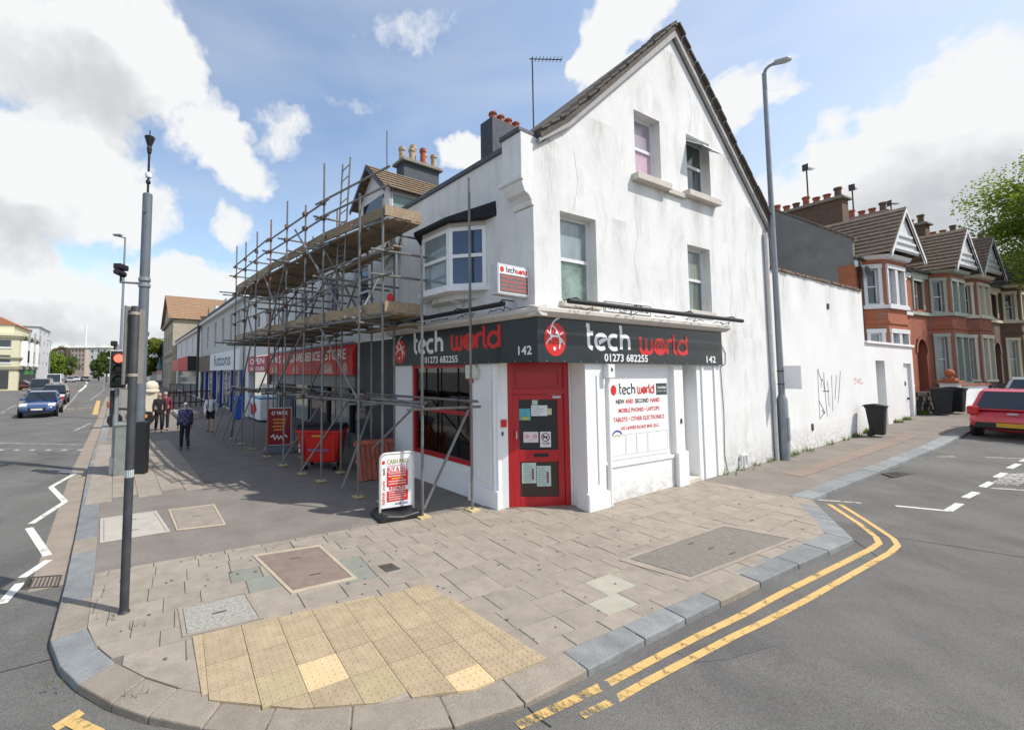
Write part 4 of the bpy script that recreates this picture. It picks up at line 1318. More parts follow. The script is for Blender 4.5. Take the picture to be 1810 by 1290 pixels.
# soffit over the shopfront so that the fascia is a real box
part('soffit', MB().prism([(-0.02, -0.02), (5.97, -0.02), (5.97, 0.3), (0.6, 0.3)], 2.74, 2.76, 'z'), m_paintw, shop, FR)
part('soffit', MB().prism([(-4.66, -0.02), (0.02, -0.02), (-0.6, 0.3), (-4.66, 0.3)], 2.741, 2.761, 'z'), m_paintw, shop, FL)
# cornice above the fascia
m_corn = mat('cream_cornice', (0.60, 0.57, 0.52), 0.85, var=0.08, scale=3, dirt=((0.30, 0.26, 0.16), 0.6, 3, 0.58))
part('cornice', MB().prism([(0.0, 3.50), (-0.14, 3.50), (-0.24, 3.57), (-0.24, 3.63), (0.0, 3.70)], -0.215, 6.05, 'x'), m_corn, shop, FR)
part('cornice', MB().prism([(0.0, 3.495), (-0.14, 3.495), (-0.24, 3.565), (-0.24, 3.625), (0.0, 3.695)], -4.72, 0.22, 'x'), m_corn, shop, FL)

# fascia signs (each its own thing) -----------------------------------------
def fascia(frame, xa, xb, label, tx, wx, ph, num, gl):
    root = thing('fascia_sign', label, 'shop sign', frame @ Vector(((xa + xb) / 2, -0.05, 2.72)), TR if frame is FR else TL)
    part('sign_panel', MB().box(xa, xb, -0.07, 0.0, 2.72, 3.50), m_fascia, root, frame, bevel=0.004)
    n = 5
    y = -0.0735
    part('emblem', globe_mb(gl[0], gl[1], gl[2], gl[3], y), m_redp, root, frame)
    part('emblem_lines', globe_lines_mb(gl[0], gl[1], gl[2], gl[3], y - .002), m_whp, root, frame)
    mbx, xe = brand_word('tech', tx[0], tx[1], tx[2], y, 0.29, tx[3]); part('lettering', mbx, m_whp, root, frame)
    mbx, xe = brand_word('world', wx[0], wx[1], wx[2], y, 0.27, wx[3]); part('lettering', mbx, m_redp, root, frame)
    letters('01273 682255', 0.2, ph[0], ph[1], y, m_whp, root, frame, 'LEFT', 0.004, ph[2])
    letters('142', 0.21, num[0], num[1], y, m_whp, root, frame, 'LEFT', 0.004, num[2])
    for k in range(14):
        x = xa + (xb - xa) * (k + .5) / 14
        part('screw', MB().tube((x, -0.0745, 2.745), (x, -0.07, 2.745), 0.008, 6), m_pipe, root, frame)
    return root
fascia(FR, -0.075, 5.97, 'slate grey tech world fascia facing the side road', (1.17, 2.98, 0.285, 1.25), (2.75, 2.93, 0.30, 1.42), (1.66, 2.76, 1.36), (5.20, 2.775, 0.40), (0.36, 3.12, 0.27, 0.29))
fascia(FL, -4.62, 0.07, 'slate grey tech world fascia facing the main road', (-3.63, 3.00, 0.30, 1.05), (-2.22, 3.02, 0.30, 1.18), (-3.18, 2.765, 1.18), (-0.40, 2.86, 0.30), (-4.24, 3.07, 0.26, 0.30))
# trough lights: long black tubes above the fascias, with hoops
def trough(frame, xa, xb, z, label):
    root = thing('trough_light', label, 'sign light', frame @ Vector((xa, -0.45, z)), TR if frame is FR else TL)
    part('tube', MB().tube((xa, -0.42, z), (xb, -0.42, z), 0.045, 10), m_black, root, frame, smooth=True)
    k = 0
    x = xa + 0.35
    while x < xb - 0.1:
        part('arm', MB().path([(x, -0.42, z), (x, -0.3, z + .10), (x, -0.02, z + .10)], 0.012, 6), m_black, root, frame)
        x += (xb - xa - 0.5) / 3
    mb = MB()
    for j in range(5):
        x = xa + (xb - xa) * (j + .3) / 5
        mb.path([(x + q * 0.1, -0.25 - 0.06 * math.sin(q * 2 + j), 3.68 + 0.03 * math.cos(q * 3 + j)) for q in range(7)], 0.008, 5)
    o = part('cable', mb, m_black, root, frame); o['kind'] = 'stuff'
    return root
trough(FR, 0.30, 6.15, 3.74, 'long black trough light tube over the side-road fascia')
trough(FL, -4.6, -0.35, 3.74, 'long black trough light tube over the main-road fascia')
# street name plate
sp = thing('street_name_plate', 'white Hartington Road street name plate on the gable wall', 'street sign', FR @ Vector((2.52, -0.02, 3.72)), TR)
part('plate', MB().box(1.79, 3.27, -0.025, 0.0, 3.70, 3.93), mat('plate_white', (0.72, 0.72, 0.70), 0.6, var=0.05), sp, FR, bevel=0.004)
part('border', MB().box(1.80, 3.26, -0.029, -0.025, 3.908, 3.92).box(1.80, 3.26, -0.029, -0.025, 3.71, 3.722).box(1.80, 1.812, -0.029, -0.025, 3.722, 3.908).box(3.248, 3.26, -0.029, -0.025, 3.722, 3.908), m_blp, sp, FR)
letters('HARTINGTON ROAD', 0.16, 2.53, 3.765, -0.0285, m_blp, sp, FR, bold=0.002, width=1.32)
# notice board sign on the blocked shop window
nb = thing('wall_sign_board', 'white tech world notice board fixed in the blocked shop window', 'sign', FR @ Vector((2.9, 0.08, 0.88)), TR)
part('board', MB().box(1.90, 3.92, 0.075, 0.10, 0.86, 2.34), m_whp, nb, FR, bevel=0.004)
part('emblem', globe_mb(2.11, 2.20, 0.085, 0.10, 0.0725), m_redp, nb, FR)
mbx, xe = brand_word('tech', 2.28, 2.12, 0.13, 0.072, 0.22, 1.1); part('lettering', mbx, m_blp, nb, FR)
mbx, xe = brand_word('world', 2.86, 2.12, 0.13, 0.072, 0.22, 1.1); part('lettering', mbx, m_redp, nb, FR)
part('green_block', MB().box(3.52, 3.90, 0.070, 0.0745, 2.08, 2.32), mat('sign_dark_green', (0.04, 0.07, 0.06), 0.5), nb, FR)
letters('THE MOBILE', 0.06, 3.71, 2.21, 0.068, m_whp, nb, FR, bold=.002, width=.32); letters('& TECH STORE', 0.045, 3.71, 2.14, 0.068, m_whp, nb, FR, width=.32)
for t_, x_, mm in (('NEW', 2.30, m_blp), ('AND', 2.60, m_redp), ('SECOND', 3.01, m_blp), ('HAND', 3.46, m_redp)):
    letters(t_, 0.115, x_, 1.935, 0.072, mm, nb, FR, bold=.003)
letters('MOBILE PHONES \u2022 LAPTOPS', 0.115, 2.92, 1.76, 0.072, m_redp, nb, FR, bold=.002, width=1.35)
letters('TABLETS \u2022 OTHER ELECTRONICS', 0.115, 2.92, 1.585, 0.072, m_redp, nb, FR, bold=.002, width=1.7)
letters('142 LEWES ROAD BN2 3LG', 0.09, 2.92, 1.42, 0.072, m_redp, nb, FR, bold=.002, width=1.25)
mb = MB()
for x in (1.93, 2.42, 2.45, 2.78, 2.80, 3.14, 3.17, 3.86):
    mb.box(x, x + .008, 0.0725, 0.0745, 0.93, 1.33)
for xa, xb in ((1.94, 2.42), (2.46, 2.78), (2.81, 3.14), (3.18, 3.86)):
    mb.box(xa + .009, xb, 0.0724, 0.0744, 1.322, 1.33); mb.box(xa + .009, xb, 0.0724, 0.0744, 0.93, 0.938)
o = part('ruled_lines', mb, mat('sign_grey_line', (0.45, 0.46, 0.45), 0.7), nb, FR); o['kind'] = 'stuff'
part('arch_logo', stroke_mb(MB(), [(2.18 + q[0], 1.30 + q[1]) for q in arc(0, 0, 0.15, 0.11, 20, 160, 10)], 0.03, 0.071), mat('sign_blue', (0.03, 0.03, 0.30), 0.5), nb, FR)
part('arch_logo', stroke_mb(MB(), [(2.18 + q[0], 1.275 + q[1]) for q in arc(0, 0, 0.10, 0.05, 20, 160, 10)], 0.02, 0.071), m_gold, nb, FR)
# camera at the corner of the board, alarm box on the main-road side
al = thing('security_camera', 'small white camera box with a black arrow under the side-road fascia', 'camera', FR @ Vector((1.80, -0.05, 2.45)), TR)
part('housing', MB().box(1.70, 1.90, -0.12, 0.0, 2.44, 2.70), m_upvc, al, FR, bevel=0.015)
part('arrow_mark', MB().poly([(1.78, -0.1215, 2.55), (1.85, -0.1215, 2.60), (1.78, -0.1215, 2.65)]), m_blp, al, FR)
ab = thing('alarm_box', 'cream burglar alarm box on the pilaster beside the shop window', 'alarm', FL @ Vector((-1.5, -0.05, 2.4)), TL)
part('housing', MB().prism([(-1.74, 2.42), (-1.44, 2.42), (-1.40, 2.60), (-1.48, 2.70), (-1.74, 2.70)], -0.10, 0.0, 'y'), mat('cream_plastic', (0.62, 0.60, 0.50), 0.4), ab, FL, bevel=0.012)
part('beacon', MB().box(-1.70, -1.60, -0.06, 0.0, 2.34, 2.42), m_redp, ab, FL, bevel=0.01)
# projecting lightbox
FB = FL @ Matrix.Translation((-0.12, 0, 0)) @ Matrix.Rotation(R_(90), 4, 'Z')      # x: from street to wall, face towards the corner
pb = thing('projecting_sign', 'small projecting light box reading tech world above the main-road fascia', 'sign', FL @ Vector((-0.15, -0.4, 3.86)), TL + R_(90))
part('casing', MB().box(-0.80, -0.03, 0.0, 0.16, 3.84, 4.36), mat('box_grey', (0.50, 0.51, 0.52), 0.4), pb, FB, bevel=0.006)
part('face', MB().box(-0.775, -0.055, -0.006, 0.002, 3.865, 4.335), m_whp, pb, FB)
part('face_panel', MB().box(-0.755, -0.075, -0.009, -0.004, 3.885, 4.19), mat('sign_slate', (0.13, 0.14, 0.14), 0.5), pb, FB)
part('emblem', globe_mb(-0.70, 4.262, 0.045, 0.05, -0.0085), m_redp, pb, FB)
mbx, xe = brand_word('tech', -0.61, 4.225, 0.062, -0.0085, 0.24, 1.05); part('lettering', mbx, m_blp, pb, FB)
mbx, xe = brand_word('world', -0.36, 4.225, 0.062, -0.0085, 0.24, 1.05); part('lettering', mbx, m_redp, pb, FB)
for i, (t_, s_) in enumerate((('INTERNET ACCESS', 0.062), ('MOBILE PHONES & LAPTOPS', 0.05), ('BUY \u2022 SELL \u2022 REPAIR', 0.05), ('ACCESSORIES & MORE', 0.05))):
    letters(t_, s_, -0.415, 4.12 - i * 0.068, -0.0105, mat('sign_salmon', (0.70, 0.12, 0.10), 0.5), pb, FB, bold=.001, width=0.60)
part('bracket', MB().box(-0.03, 0.0, 0.03, 0.13, 3.9, 3.96).box(-0.03, 0.0, 0.03, 0.13, 4.24, 4.30), m_black, pb, FB)
for pts in ([(5.99, -.012, 2.7), (6.05, -.012, 1.6), (6.0, -.012, .6), (6.1, -.012, .25)], [(6.0, -.012, 3.3), (6.25, -.012, 3.0), (6.22, -.012, 2.75), (6.02, -.012, 2.7)]):
    part('cable', MB().path(pts, .007, 5), m_black, shop, FR)
part('vent_pipe', MB().path([(6.7, -.05, .30), (6.7, -.05, .55), (6.95, -.05, .55), (6.95, -.05, .32)], .03, 8), m_upvc, shop, FR)
part('vent_pipe', MB().tube((8.55, -.06, .1), (8.55, -.06, 6.3), .045, 8), mat('pipe_pale', (.55, .55, .54), .6), shop, FR, smooth=True)
def stain_mat(name, col, amt, sc):
    m = mat(name, col, .95, var=.2, scale=5)
    nt = m.node_tree; b = nt.nodes['Principled BSDF']; L = nt.links.new
    t = nt.nodes.new('ShaderNodeTexCoord'); mp = nt.nodes.new('ShaderNodeMapping'); mp.inputs['Scale'].default_value = sc
    n = nt.nodes.new('ShaderNodeTexNoise'); n.inputs['Scale'].default_value = 3; n.inputs['Detail'].default_value = 8; n.inputs['Roughness'].default_value = .7
    L(t.outputs['Object'], mp.inputs[0]); L(mp.outputs[0], n.inputs['Vector'])
    sx = nt.nodes.new('ShaderNodeSeparateXYZ'); L(t.outputs['Generated'], sx.inputs[0])
    ex = math_node(nt, 'SUBTRACT', 1.0, math_node(nt, 'ABSOLUTE', math_node(nt, 'SUBTRACT', math_node(nt, 'MULTIPLY', sx.outputs['X'], 2.0), 1.0)), True)
    nn = math_node(nt, 'MULTIPLY', math_node(nt, 'SUBTRACT', n.outputs['Fac'], .38, True), 4.0, True)
    return m, b, sx, ex, nn, L, nt
m_drip, b_, sx_, ex_, nn_, L_, nt_ = stain_mat('drip_stain', (.30, .28, .24), .5, (9, 9, .8))
L_(math_node(nt_, 'MULTIPLY', math_node(nt_, 'MULTIPLY', math_node(nt_, 'MULTIPLY', sx_.outputs['Z'], ex_), nn_), .34), b_.inputs['Alpha'])
m_damp, b_, sx_, ex_, nn_, L_, nt_ = stain_mat('damp_stain', (.30, .27, .20), .5, (2.5, 2.5, 3))
L_(math_node(nt_, 'MULTIPLY', math_node(nt_, 'MULTIPLY', math_node(nt_, 'SUBTRACT', 1.0, sx_.outputs['Z']), nn_), .42), b_.inputs['Alpha'])
for (xa, xb, zt, ln) in ((2.82, 3.3, 6.51, 1.3), (3.6, 4.05, 6.50, .9), (4.9, 5.5, 6.55, 1.5), (5.7, 6.15, 6.55, 1.1), (.55, .95, 3.73, .1), (.05, .75, 6.75, 2.2), (1.3, 2.3, 7.5, 1.4), (3.9, 4.9, 9.9, 1.6), (6.2, 7.2, 8.0, 1.8), (7.5, 8.4, 6.9, 2.2), (6.3, 7.1, 3.6, 1.5), (5.9, 6.2, 3.5, 2.2), (4.7, 5.1, 3.86, .15), (2.0, 2.7, 5.6, 1.2)):
    if xa < 3.3 and zt - ln > 6.2 and xa > 1.2 and zt < 8:
        pass
    part('stain', MB().poly([(xa, -.004, zt - ln), (xb, -.004, zt - ln), (xb, -.004, zt), (xa, -.004, zt)]), m_drip, shop, FR)
part('stain', MB().poly([(5.98, -.004, .15), (8.86, -.004, .2), (8.86, -.004, .95), (5.98, -.004, .85)]), m_damp, shop, FR)
part('stain', MB().poly([(1.86, .0525, .0), (4.02, .0525, .1), (4.02, .0525, .6), (1.86, .0525, .5)]), m_damp, shop, FR)
for pts in ([(3.0, 6.35), (2.85, 5.9), (2.95, 5.4), (2.8, 4.9), (2.9, 4.3)], [(5.1, 8.2), (5.25, 8.8), (5.1, 9.3)], [(6.6, 5.2), (6.75, 4.6), (6.6, 4.1), (6.8, 3.6), (6.7, 2.8)], [(1.0, 5.55), (1.15, 6.1), (1.05, 6.7)], [(7.6, 5.8), (7.45, 5.1), (7.6, 4.4)]):
    part('hairline_crack', stroke_mb(MB(), pts, .008, -.003), mat('crack_grey', (.52, .51, .48), .95), shop, FR)
# rainwater pipe and hopper on the main-road wall
part('hopper', MB().lathe([(0.05, 5.85), (0.10, 6.02), (0.12, 6.05), (0.12, 6.12)], (-4.35, -0.12, 0), 10), m_upvc, shop, FL)
part('downpipe', MB().path([(-4.35, -0.12, 5.9), (-4.35, -0.12, 4.35), (-4.42, -0.1, 4.15), (-4.62, -0.08, 4.02)], 0.038, 8), m_upvc, shop, FL, smooth=True)
part('overflow', MB().tube((-4.35, 0.05, 6.3), (-4.35, -0.18, 6.2), 0.045, 8), m_black, shop, FL)
# chimney stack on the party wall
def chimney(root, frame, x0, x1, y0, y1, z0, z1, m, pots, capm=None, cap=0.0, name='chimney'):
    mb = MB().box(x0, x1, y0, y1, z0, z1)
    ch_ = part(name, mb, m, root, frame, bevel=0.01)
    if cap:
        part('chimney_cap', MB().box(x0 - cap, x1 + cap, y0 - cap, y1 + cap, z1 - 0.12, z1).box(x0 - cap * .5, x1 + cap * .5, y0 - cap * .5, y1 + cap * .5, z1, z1 + .07), capm or m, ch_, frame, bevel=0.02)
    for (px, py, r, h, pm) in pots:
        part('chimney_pot', MB().lathe([(r * 1.0, z1 - .02), (r * .92, z1 + h * .8), (r * 1.18, z1 + h * .82), (r * 1.15, z1 + h), (r * .75, z1 + h), (r * .7, z1 + h * .7)], (px, py, 0), 12), pm, ch_, frame, smooth=True)
    return ch_
chimney(shop, FL, -5.25, -4.70, 3.75, 5.3, 6.5, 10.80, m_chim, [(-4.97, 4.05 + 0.36 * k, 0.12, 0.34, m_pot) for k in range(4)])
# aerial
def aerial(name, label, base, h, kind=0, yaw=0.0, mast=0.02, group=None):
    t = thing(name, label, 'aerial', base, yaw, group)
    part('mast', MB().tube((0, 0, 0), (0, 0, h), mast, 6), m_iron, t)
    mb = MB()
    if kind == 0:
        b = part('boom', MB().tube((-0.08, 0, h - .03), (0.75, 0, h - .14), 0.014, 6), m_iron, t)
        for k in range(9):
            x = k * 0.09
            mb.tube((x, -0.10, h - .04 - x * .13), (x, 0.10, h - .04 - x * .13), 0.008, 5)
        mb.tube((0, 0.0, h * .30), (0.22, 0, h * .50), 0.014, 5).tube((-0.08, 0.05, h * .28), (0.1, -0.05, h * .30), 0.012, 5)
    else:
        b = part('boom', MB().tube((-0.12, 0, h - .1), (0.55, 0, h - .1), 0.018, 6), m_iron, t)
        for k in range(6):
            mb.tube((k * 0.1, -0.16, h - .1), (k * 0.1, 0.16, h - .1), 0.01, 5)
        mb.poly([(-0.12, -0.14, h - .28), (-0.12, 0.14, h - .28), (-0.12, 0.14, h + .12), (-0.12, -0.14, h + .12)])
    o = part('element', mb, m_iron, t); o['kind'] = 'stuff'
    return t
aerial('roof_aerial', 'tall thin aerial behind the corner shop chimney', FL @ Vector((-2.3, 2.82, 6.9)), 3.92, 0, R_(-8), 0.018)
# ---------------------------------------------------------------- side road: extension, yard wall, terrace
def side_g(s):
    return 0.031 * s + (0.02 * (s - 14) if s > 14 else 0)
ext = thing('side_extension', 'long plain white two-storey extension wall behind the gable', 'building', FR @ Vector((12.4, 0, side_g(12.4))), TR)
m_ext = mat('white_wall_extension', (0.73, 0.725, 0.71), 0.92, var=0.05, scale=1.0, bump=0.2, bscale=8, dirt=((0.58, 0.56, 0.52), 0.38, 0.9, 0.53, (1.4, 1.4, 0.5)))
ex = MB().box(8.88, 15.9, 0.02, 5.0, -0.2, 5.38)
part('wall', ex, m_ext, ext, FR)
m_cop = mat('coping_brick_brown', (0.17, 0.12, 0.09), 0.9, var=0.3, scale=10)
cb = MB().box(-0.10, 0.10, -0.13, 0.13, 0, 0.07).mesh('coping_brick', m_cop)
rr = random.Random(4)
for k in range(31):
    o = link('coping_brick', cb, ext, WM[ext.name].inverted() @ FR @ Matrix.Translation((8.98 + 0.223 * k, 0.1 + rr.uniform(-.015, .015), 5.375 + rr.uniform(0, .02))) @ Matrix.Rotation(rr.uniform(-.05, .05), 4, 'Z'))
part('vent', MB().box(12.72, 12.86, -0.005, 0.03, 4.55, 4.72), m_iron, ext, FR)
part('vent', MB().box(11.03, 11.13, -0.005, 0.03, 0.86, 1.05), m_iron, ext, FR)
for (xa, xb, zt, ln) in ((9.2, 10.2, 5.35, 1.8), (10.6, 11.6, 5.35, 1.3), (12.5, 13.6, 5.35, 2.0), (14.4, 15.4, 5.35, 1.5), (9.0, 9.6, 3.0, 1.6)):
    part('stain', MB().poly([(xa, .016, zt - ln), (xb, .016, zt - ln), (xb, .016, zt), (xa, .016, zt)]), m_drip, ext, FR)
part('stain', MB().poly([(8.9, .016, .25), (15.88, .016, .45), (15.88, .016, 1.15), (8.9, .016, .95)]), m_damp, ext, FR)
# graffiti: black sprayed lines, a small red tag
def spray(strokes, w, m, label):
    mb = MB()
    for k, st in enumerate(strokes):
        stroke_mb(mb, st, w, -0.004 - 0.0006 * k if False else 0.016 - 0.0005 * k)
    o = part('graffiti', mb, m, ext, FR); o['label'] = label
spray([[(11.72, 2.65), (11.66, 1.15)], [(11.72, 2.65), (11.95, 2.3), (12.05, 2.35), (12.15, 2.0)], [(11.95, 2.3), (11.9, 2.1)], [(12.15, 2.55), (12.22, 1.2)], [(12.0, 1.98), (12.5, 1.97)],
       [(11.68, 1.7), (12.05, 1.35), (11.7, 1.17)], [(11.85, 1.42), (12.05, 1.3)], [(12.75, 2.45), (12.68, 1.35)], [(13.15, 2.45), (12.9, 1.7)], [(13.5, 2.6), (13.15, 1.6)], [(12.4, 2.3), (12.42, 1.5)]], 0.022, mat('spray_black', (0.05, 0.05, 0.055), 0.8), 'black sprayed scrawl')
spray([[(14.6, 2.28), (14.75, 2.36), (14.85, 2.22), (14.7, 2.16)], [(14.95, 2.34), (15.05, 2.18), (15.2, 2.36)], [(15.3, 2.34), (15.25, 2.15), (15.5, 2.2)]], 0.025, mat('spray_red', (0.6, 0.12, 0.12), 0.8), 'small red sprayed tag')
yw = thing('yard_wall', 'low white yard wall with a recessed doorway and a white door', 'wall', FR @ Vector((18.6, 0, side_g(18.6))), TR)
part('wall', wall_mb([(15.9, -0.2), (21.35, -0.2), (21.35, 3.58), (15.9, 3.58)], [(16.88, 17.85, 0.60, 2.98), (20.05, 21.05, 0.68, 2.90)], 0.025, 0.3), m_ext, yw, FR)
part('wall_end', MB().box(21.30, 21.35, 0.03, 2.5, -0.2, 3.58).box(15.92, 21.3, 0.34, 2.5, 3.4, 3.57), m_ext, yw, FR)
part('coping', MB().box(15.9, 21.42, -0.04, 0.2, 3.575, 3.66), m_ext, yw, FR, bevel=0.01)
part('doorway_back', MB().box(16.8, 17.95, 0.30, 0.34, 0.3, 3.1), m_ext, yw, FR)
yd = part('yard_door', MB().box(20.05, 21.05, 0.12, 0.18, 0.66, 2.92), m_upvc, yw, FR, label='white yard door with a black letter flap')
part('letter_flap', MB().lathe([(0.09, 0), (0.09, 0.02)], (0, 0, 0), 10), m_blp, yd, FR @ Matrix.Translation((20.55, 0.12, 2.1)) @ Matrix.Rotation(R_(90), 4, 'X'))
part('door_knob', MB().lathe([(0.04, 0), (0.05, 0.05)], (0, 0, 0), 8), m_blp, yd, FR @ Matrix.Translation((20.75, 0.12, 1.5)) @ Matrix.Rotation(R_(90), 4, 'X'))
# ---- lamp column against the wall
lp = gp(1388, 812)
m_galv = mat('galvanised_grey', (0.27, 0.29, 0.31), 0.5, metal=0.35, var=0.12, scale=5)
lamp = thing('street_lamp', 'tall grey street lamp column standing against the white extension wall', 'street lamp', lp, TR)
part('base_column', MB().lathe([(0.115, -0.05), (0.115, 1.55), (0.075, 1.68)], n=16), m_galv, lamp, smooth=True)
part('shaft', MB().tube((0, 0, 1.6), (0, 0, 10.55), 0.072, 14, 0.05), m_galv, lamp, smooth=True)
part('door', MB().box(-0.05, 0.05, -0.122, -0.10, 0.5, 1.1), m_galv, lamp, bevel=0.004)
part('arm', MB().path([(0, 0, 10.5), (0.02, -0.03, 10.64), (0.07, -0.09, 10.72), (0.14, -0.19, 10.76)], 0.04, 10), m_galv, lamp, smooth=True)
part('lantern', MB().prism([(-0.12, -0.08), (0.16, -0.10), (0.26, -0.04), (0.26, 0.04), (0.16, 0.10), (-0.12, 0.08)], 10.79, 10.88, 'z'), mat('lantern_grey', (0.42, 0.42, 0.42), 0.45), lamp, M=Matrix.Translation((0.20, -0.27, -0.06)) @ Matrix.Rotation(R_(-53), 4, 'Z'), bevel=0.02)
part('parking_plate', MB().box(-0.008, 0.008, -0.42, -0.06, 1.85, 2.45), m_whp, lamp)
part('band', MB().lathe([(0.078, 2.3), (0.078, 2.33)], n=12), m_iron, lamp)
part('band', MB().lathe([(0.078, 1.95), (0.078, 1.98)], n=12), m_iron, lamp)

# ---- wheelie bins
m_bin = mat('bin_dark_grey', (0.018, 0.020, 0.020), 0.5, var=0.2, scale=6)
def wheelie(loc, rz, label, m, group=None, h=1.06, nar=1.0):
    t = thing('wheelie_bin', label, 'bin', loc, rz, group); t.scale = (nar, nar, 1)
    k = h / 1.06
    b = MB()
    lo, hi = [(-.20, -.24), (.20, -.24), (.20, .22), (-.20, .22)], [(-.28, -.32), (.28, -.32), (.28, .34), (-.28, .34)]
    b.v = [(x * k, y * k, 0.07 * k) for x, y in lo] + [(x * k, y * k, 0.95 * k) for x, y in hi]
    b.f = [(3, 2, 1, 0), (4, 5, 6, 7), (0, 1, 5, 4), (1, 2, 6, 5), (2, 3, 7, 6), (3, 0, 4, 7)]
    part('body', b, m, t, bevel=0.03)
    part('rim', MB().box(-.30 * k, .30 * k, -.345 * k, .36 * k, 0.92 * k, 0.965 * k), m, t, bevel=0.01)
    part('lid', MB().prism([(-.37 * k, 0.965 * k), (.38 * k, 0.965 * k), (.38 * k, 1.02 * k), (.05 * k, 1.06 * k), (-.37 * k, 1.0 * k)], -.31 * k, .31 * k, 'x'), m, t, bevel=0.012)
    part('handle', MB().tube((-.22 * k, .42 * k, 0.98 * k), (.22 * k, .42 * k, 0.98 * k), 0.018, 8), m, t)
    for s in (-1, 1):
        part('wheel', MB().tube((s * .25 * k, .22 * k, 0.10 * k), (s * .31 * k, .22 * k, 0.10 * k), 0.10 * k, 14), m_black, t)
    return t
p = FR @ Vector((14.75, -0.42, 0)); p.z = zg(p.x, p.y)
wheelie(p, TR + R_(4), 'dark grey wheelie bin standing alone against the white wall', m_bin, nar=.66)
for (s, y, rz, lab) in ((21.95, -0.55, 15, 'black wheelie bin beside the yard door, closer to the wall end'), (22.75, -0.75, -5, 'black wheelie bin behind the other one on the side-road pavement')):
    p = FR @ Vector((s, y, 0)); p.z = zg(p.x, p.y)
    wheelie(p, TR + R_(rz), lab, m_bin, 'paired bins by the yard door', 1.09, .8)

# ---- brick terrace
def brick_mat(name, col, mortar, scale=1.0):
    if name in MATS:
        return MATS[name]
    m = bpy.data.materials.new(name); m.use_nodes = True
    nt = m.node_tree; b = nt.nodes['Principled BSDF']; b.inputs['Roughness'].default_value = 0.9
    t = nt.nodes.new('ShaderNodeTexCoord'); s = nt.nodes.new('ShaderNodeSeparateXYZ'); c = nt.nodes.new('ShaderNodeCombineXYZ')
    L = nt.links.new
    L(t.outputs['Object'], s.inputs[0])
    L(math_node(nt, 'ADD', s.outputs['X'], s.outputs['Y']), c.inputs['X']); L(s.outputs['Z'], c.inputs['Y'])
    k = nt.nodes.new('ShaderNodeTexBrick')
    L(c.outputs[0], k.inputs['Vector'])
    k.inputs['Color1'].default_value = tuple(col) + (1,); k.inputs['Color2'].default_value = tuple(q * 0.78 for q in col) + (1,)
    k.inputs['Mortar'].default_value = tuple(mortar) + (1,)
    k.inputs['Scale'].default_value = scale; k.inputs['Brick Width'].default_value = 0.23; k.inputs['Row Height'].default_value = 0.075; k.inputs['Mortar Size'].default_value = 0.008
    n = nt.nodes.new('ShaderNodeTexNoise'); n.inputs['Scale'].default_value = 1.7; n.inputs['Detail'].default_value = 6
    L(t.outputs['Object'], n.inputs['Vector'])
    x = nt.nodes.new('ShaderNodeMix'); x.data_type = 'RGBA'; x.blend_type = 'MULTIPLY'; x.inputs['Factor'].default_value = 0.55
    L(k.outputs['Color'], x.inputs['A'])
    r = nt.nodes.new('ShaderNodeMapRange'); r.inputs['To Min'].default_value = 0.6; r.inputs['To Max'].default_value = 1.25
    L(n.outputs['Fac'], r.inputs['Value']); L(r.outputs['Result'], x.inputs['B'])
    L(x.outputs['Result'], b.inputs['Base Color'])
    bp = nt.nodes.new('ShaderNodeBump'); bp.inputs['Strength'].default_value = 0.4; bp.inputs['Distance'].default_value = 0.01
    L(k.outputs['Fac'], bp.inputs['Height']); bp.invert = True; L(bp.outputs[0], b.inputs['Normal'])
    MATS[name] = m
    return m
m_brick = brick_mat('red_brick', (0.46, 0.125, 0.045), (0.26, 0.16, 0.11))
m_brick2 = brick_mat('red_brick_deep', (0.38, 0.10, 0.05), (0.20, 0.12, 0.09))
m_brickb = brick_mat('brown_brick', (0.17, 0.10, 0.065), (0.12, 0.09, 0.07))  # chimney brown; on the two furthest houses it also carries the shade
m_trimw = mat('trim_white', (0.66, 0.66, 0.66), 0.7, var=0.05)
m_trimg = mat('trim_sage', (0.33, 0.36, 0.30), 0.7, var=0.08)
m_trimc = mat('trim_cream', (0.62, 0.55, 0.42), 0.7, var=0.06)
m_cem = mat('grey_cement_render', (0.21, 0.20, 0.185), 0.95, var=0.2, scale=1.6, bump=0.25, bscale=12, dirt=((0.12, 0.115, 0.105), 0.6, 0.8, 0.5))
m_tilet = mat('terrace_roof_tile', (0.165, 0.125, 0.088), 0.9, var=0.28, scale=6, bump=0.2, bscale=25)
TT = R_(23.9)
T_O = Vector((20.1, 17.6, 0))
FT = TM(T_O, TT)
def tiled_slope(parent, frame, a, b, c, d, m, rows, name='roof', th=0.05):
    """a-b lower edge, d-c upper edge: overlapping tile courses as real steps"""
    a, b, c, d = map(Vector, (a, b, c, d))
    n = (b - a).cross(d - a).normalized()
    if n.z < 0:
        n = -n
    mb = MB()
    for k in range(rows):
        t0, t1 = k / rows, min(1.0, (k + 1.12) / rows)
        p = [a.lerp(d, t0), b.lerp(c, t0), b.lerp(c, t1), a.lerp(d, t1)]
        top = [p[0] + n * th, p[1] + n * th, p[2] + n * 0.012, p[3] + n * 0.012]
        i = len(mb.v); mb.v += [tuple(q) for q in p + top]
        mb.f += [tuple(i + q for q in f) for f in ((4, 5, 6, 7), (0, 1, 5, 4), (1, 2, 6, 5), (3, 0, 4, 7))]
    return part(name, mb, m, parent, frame)
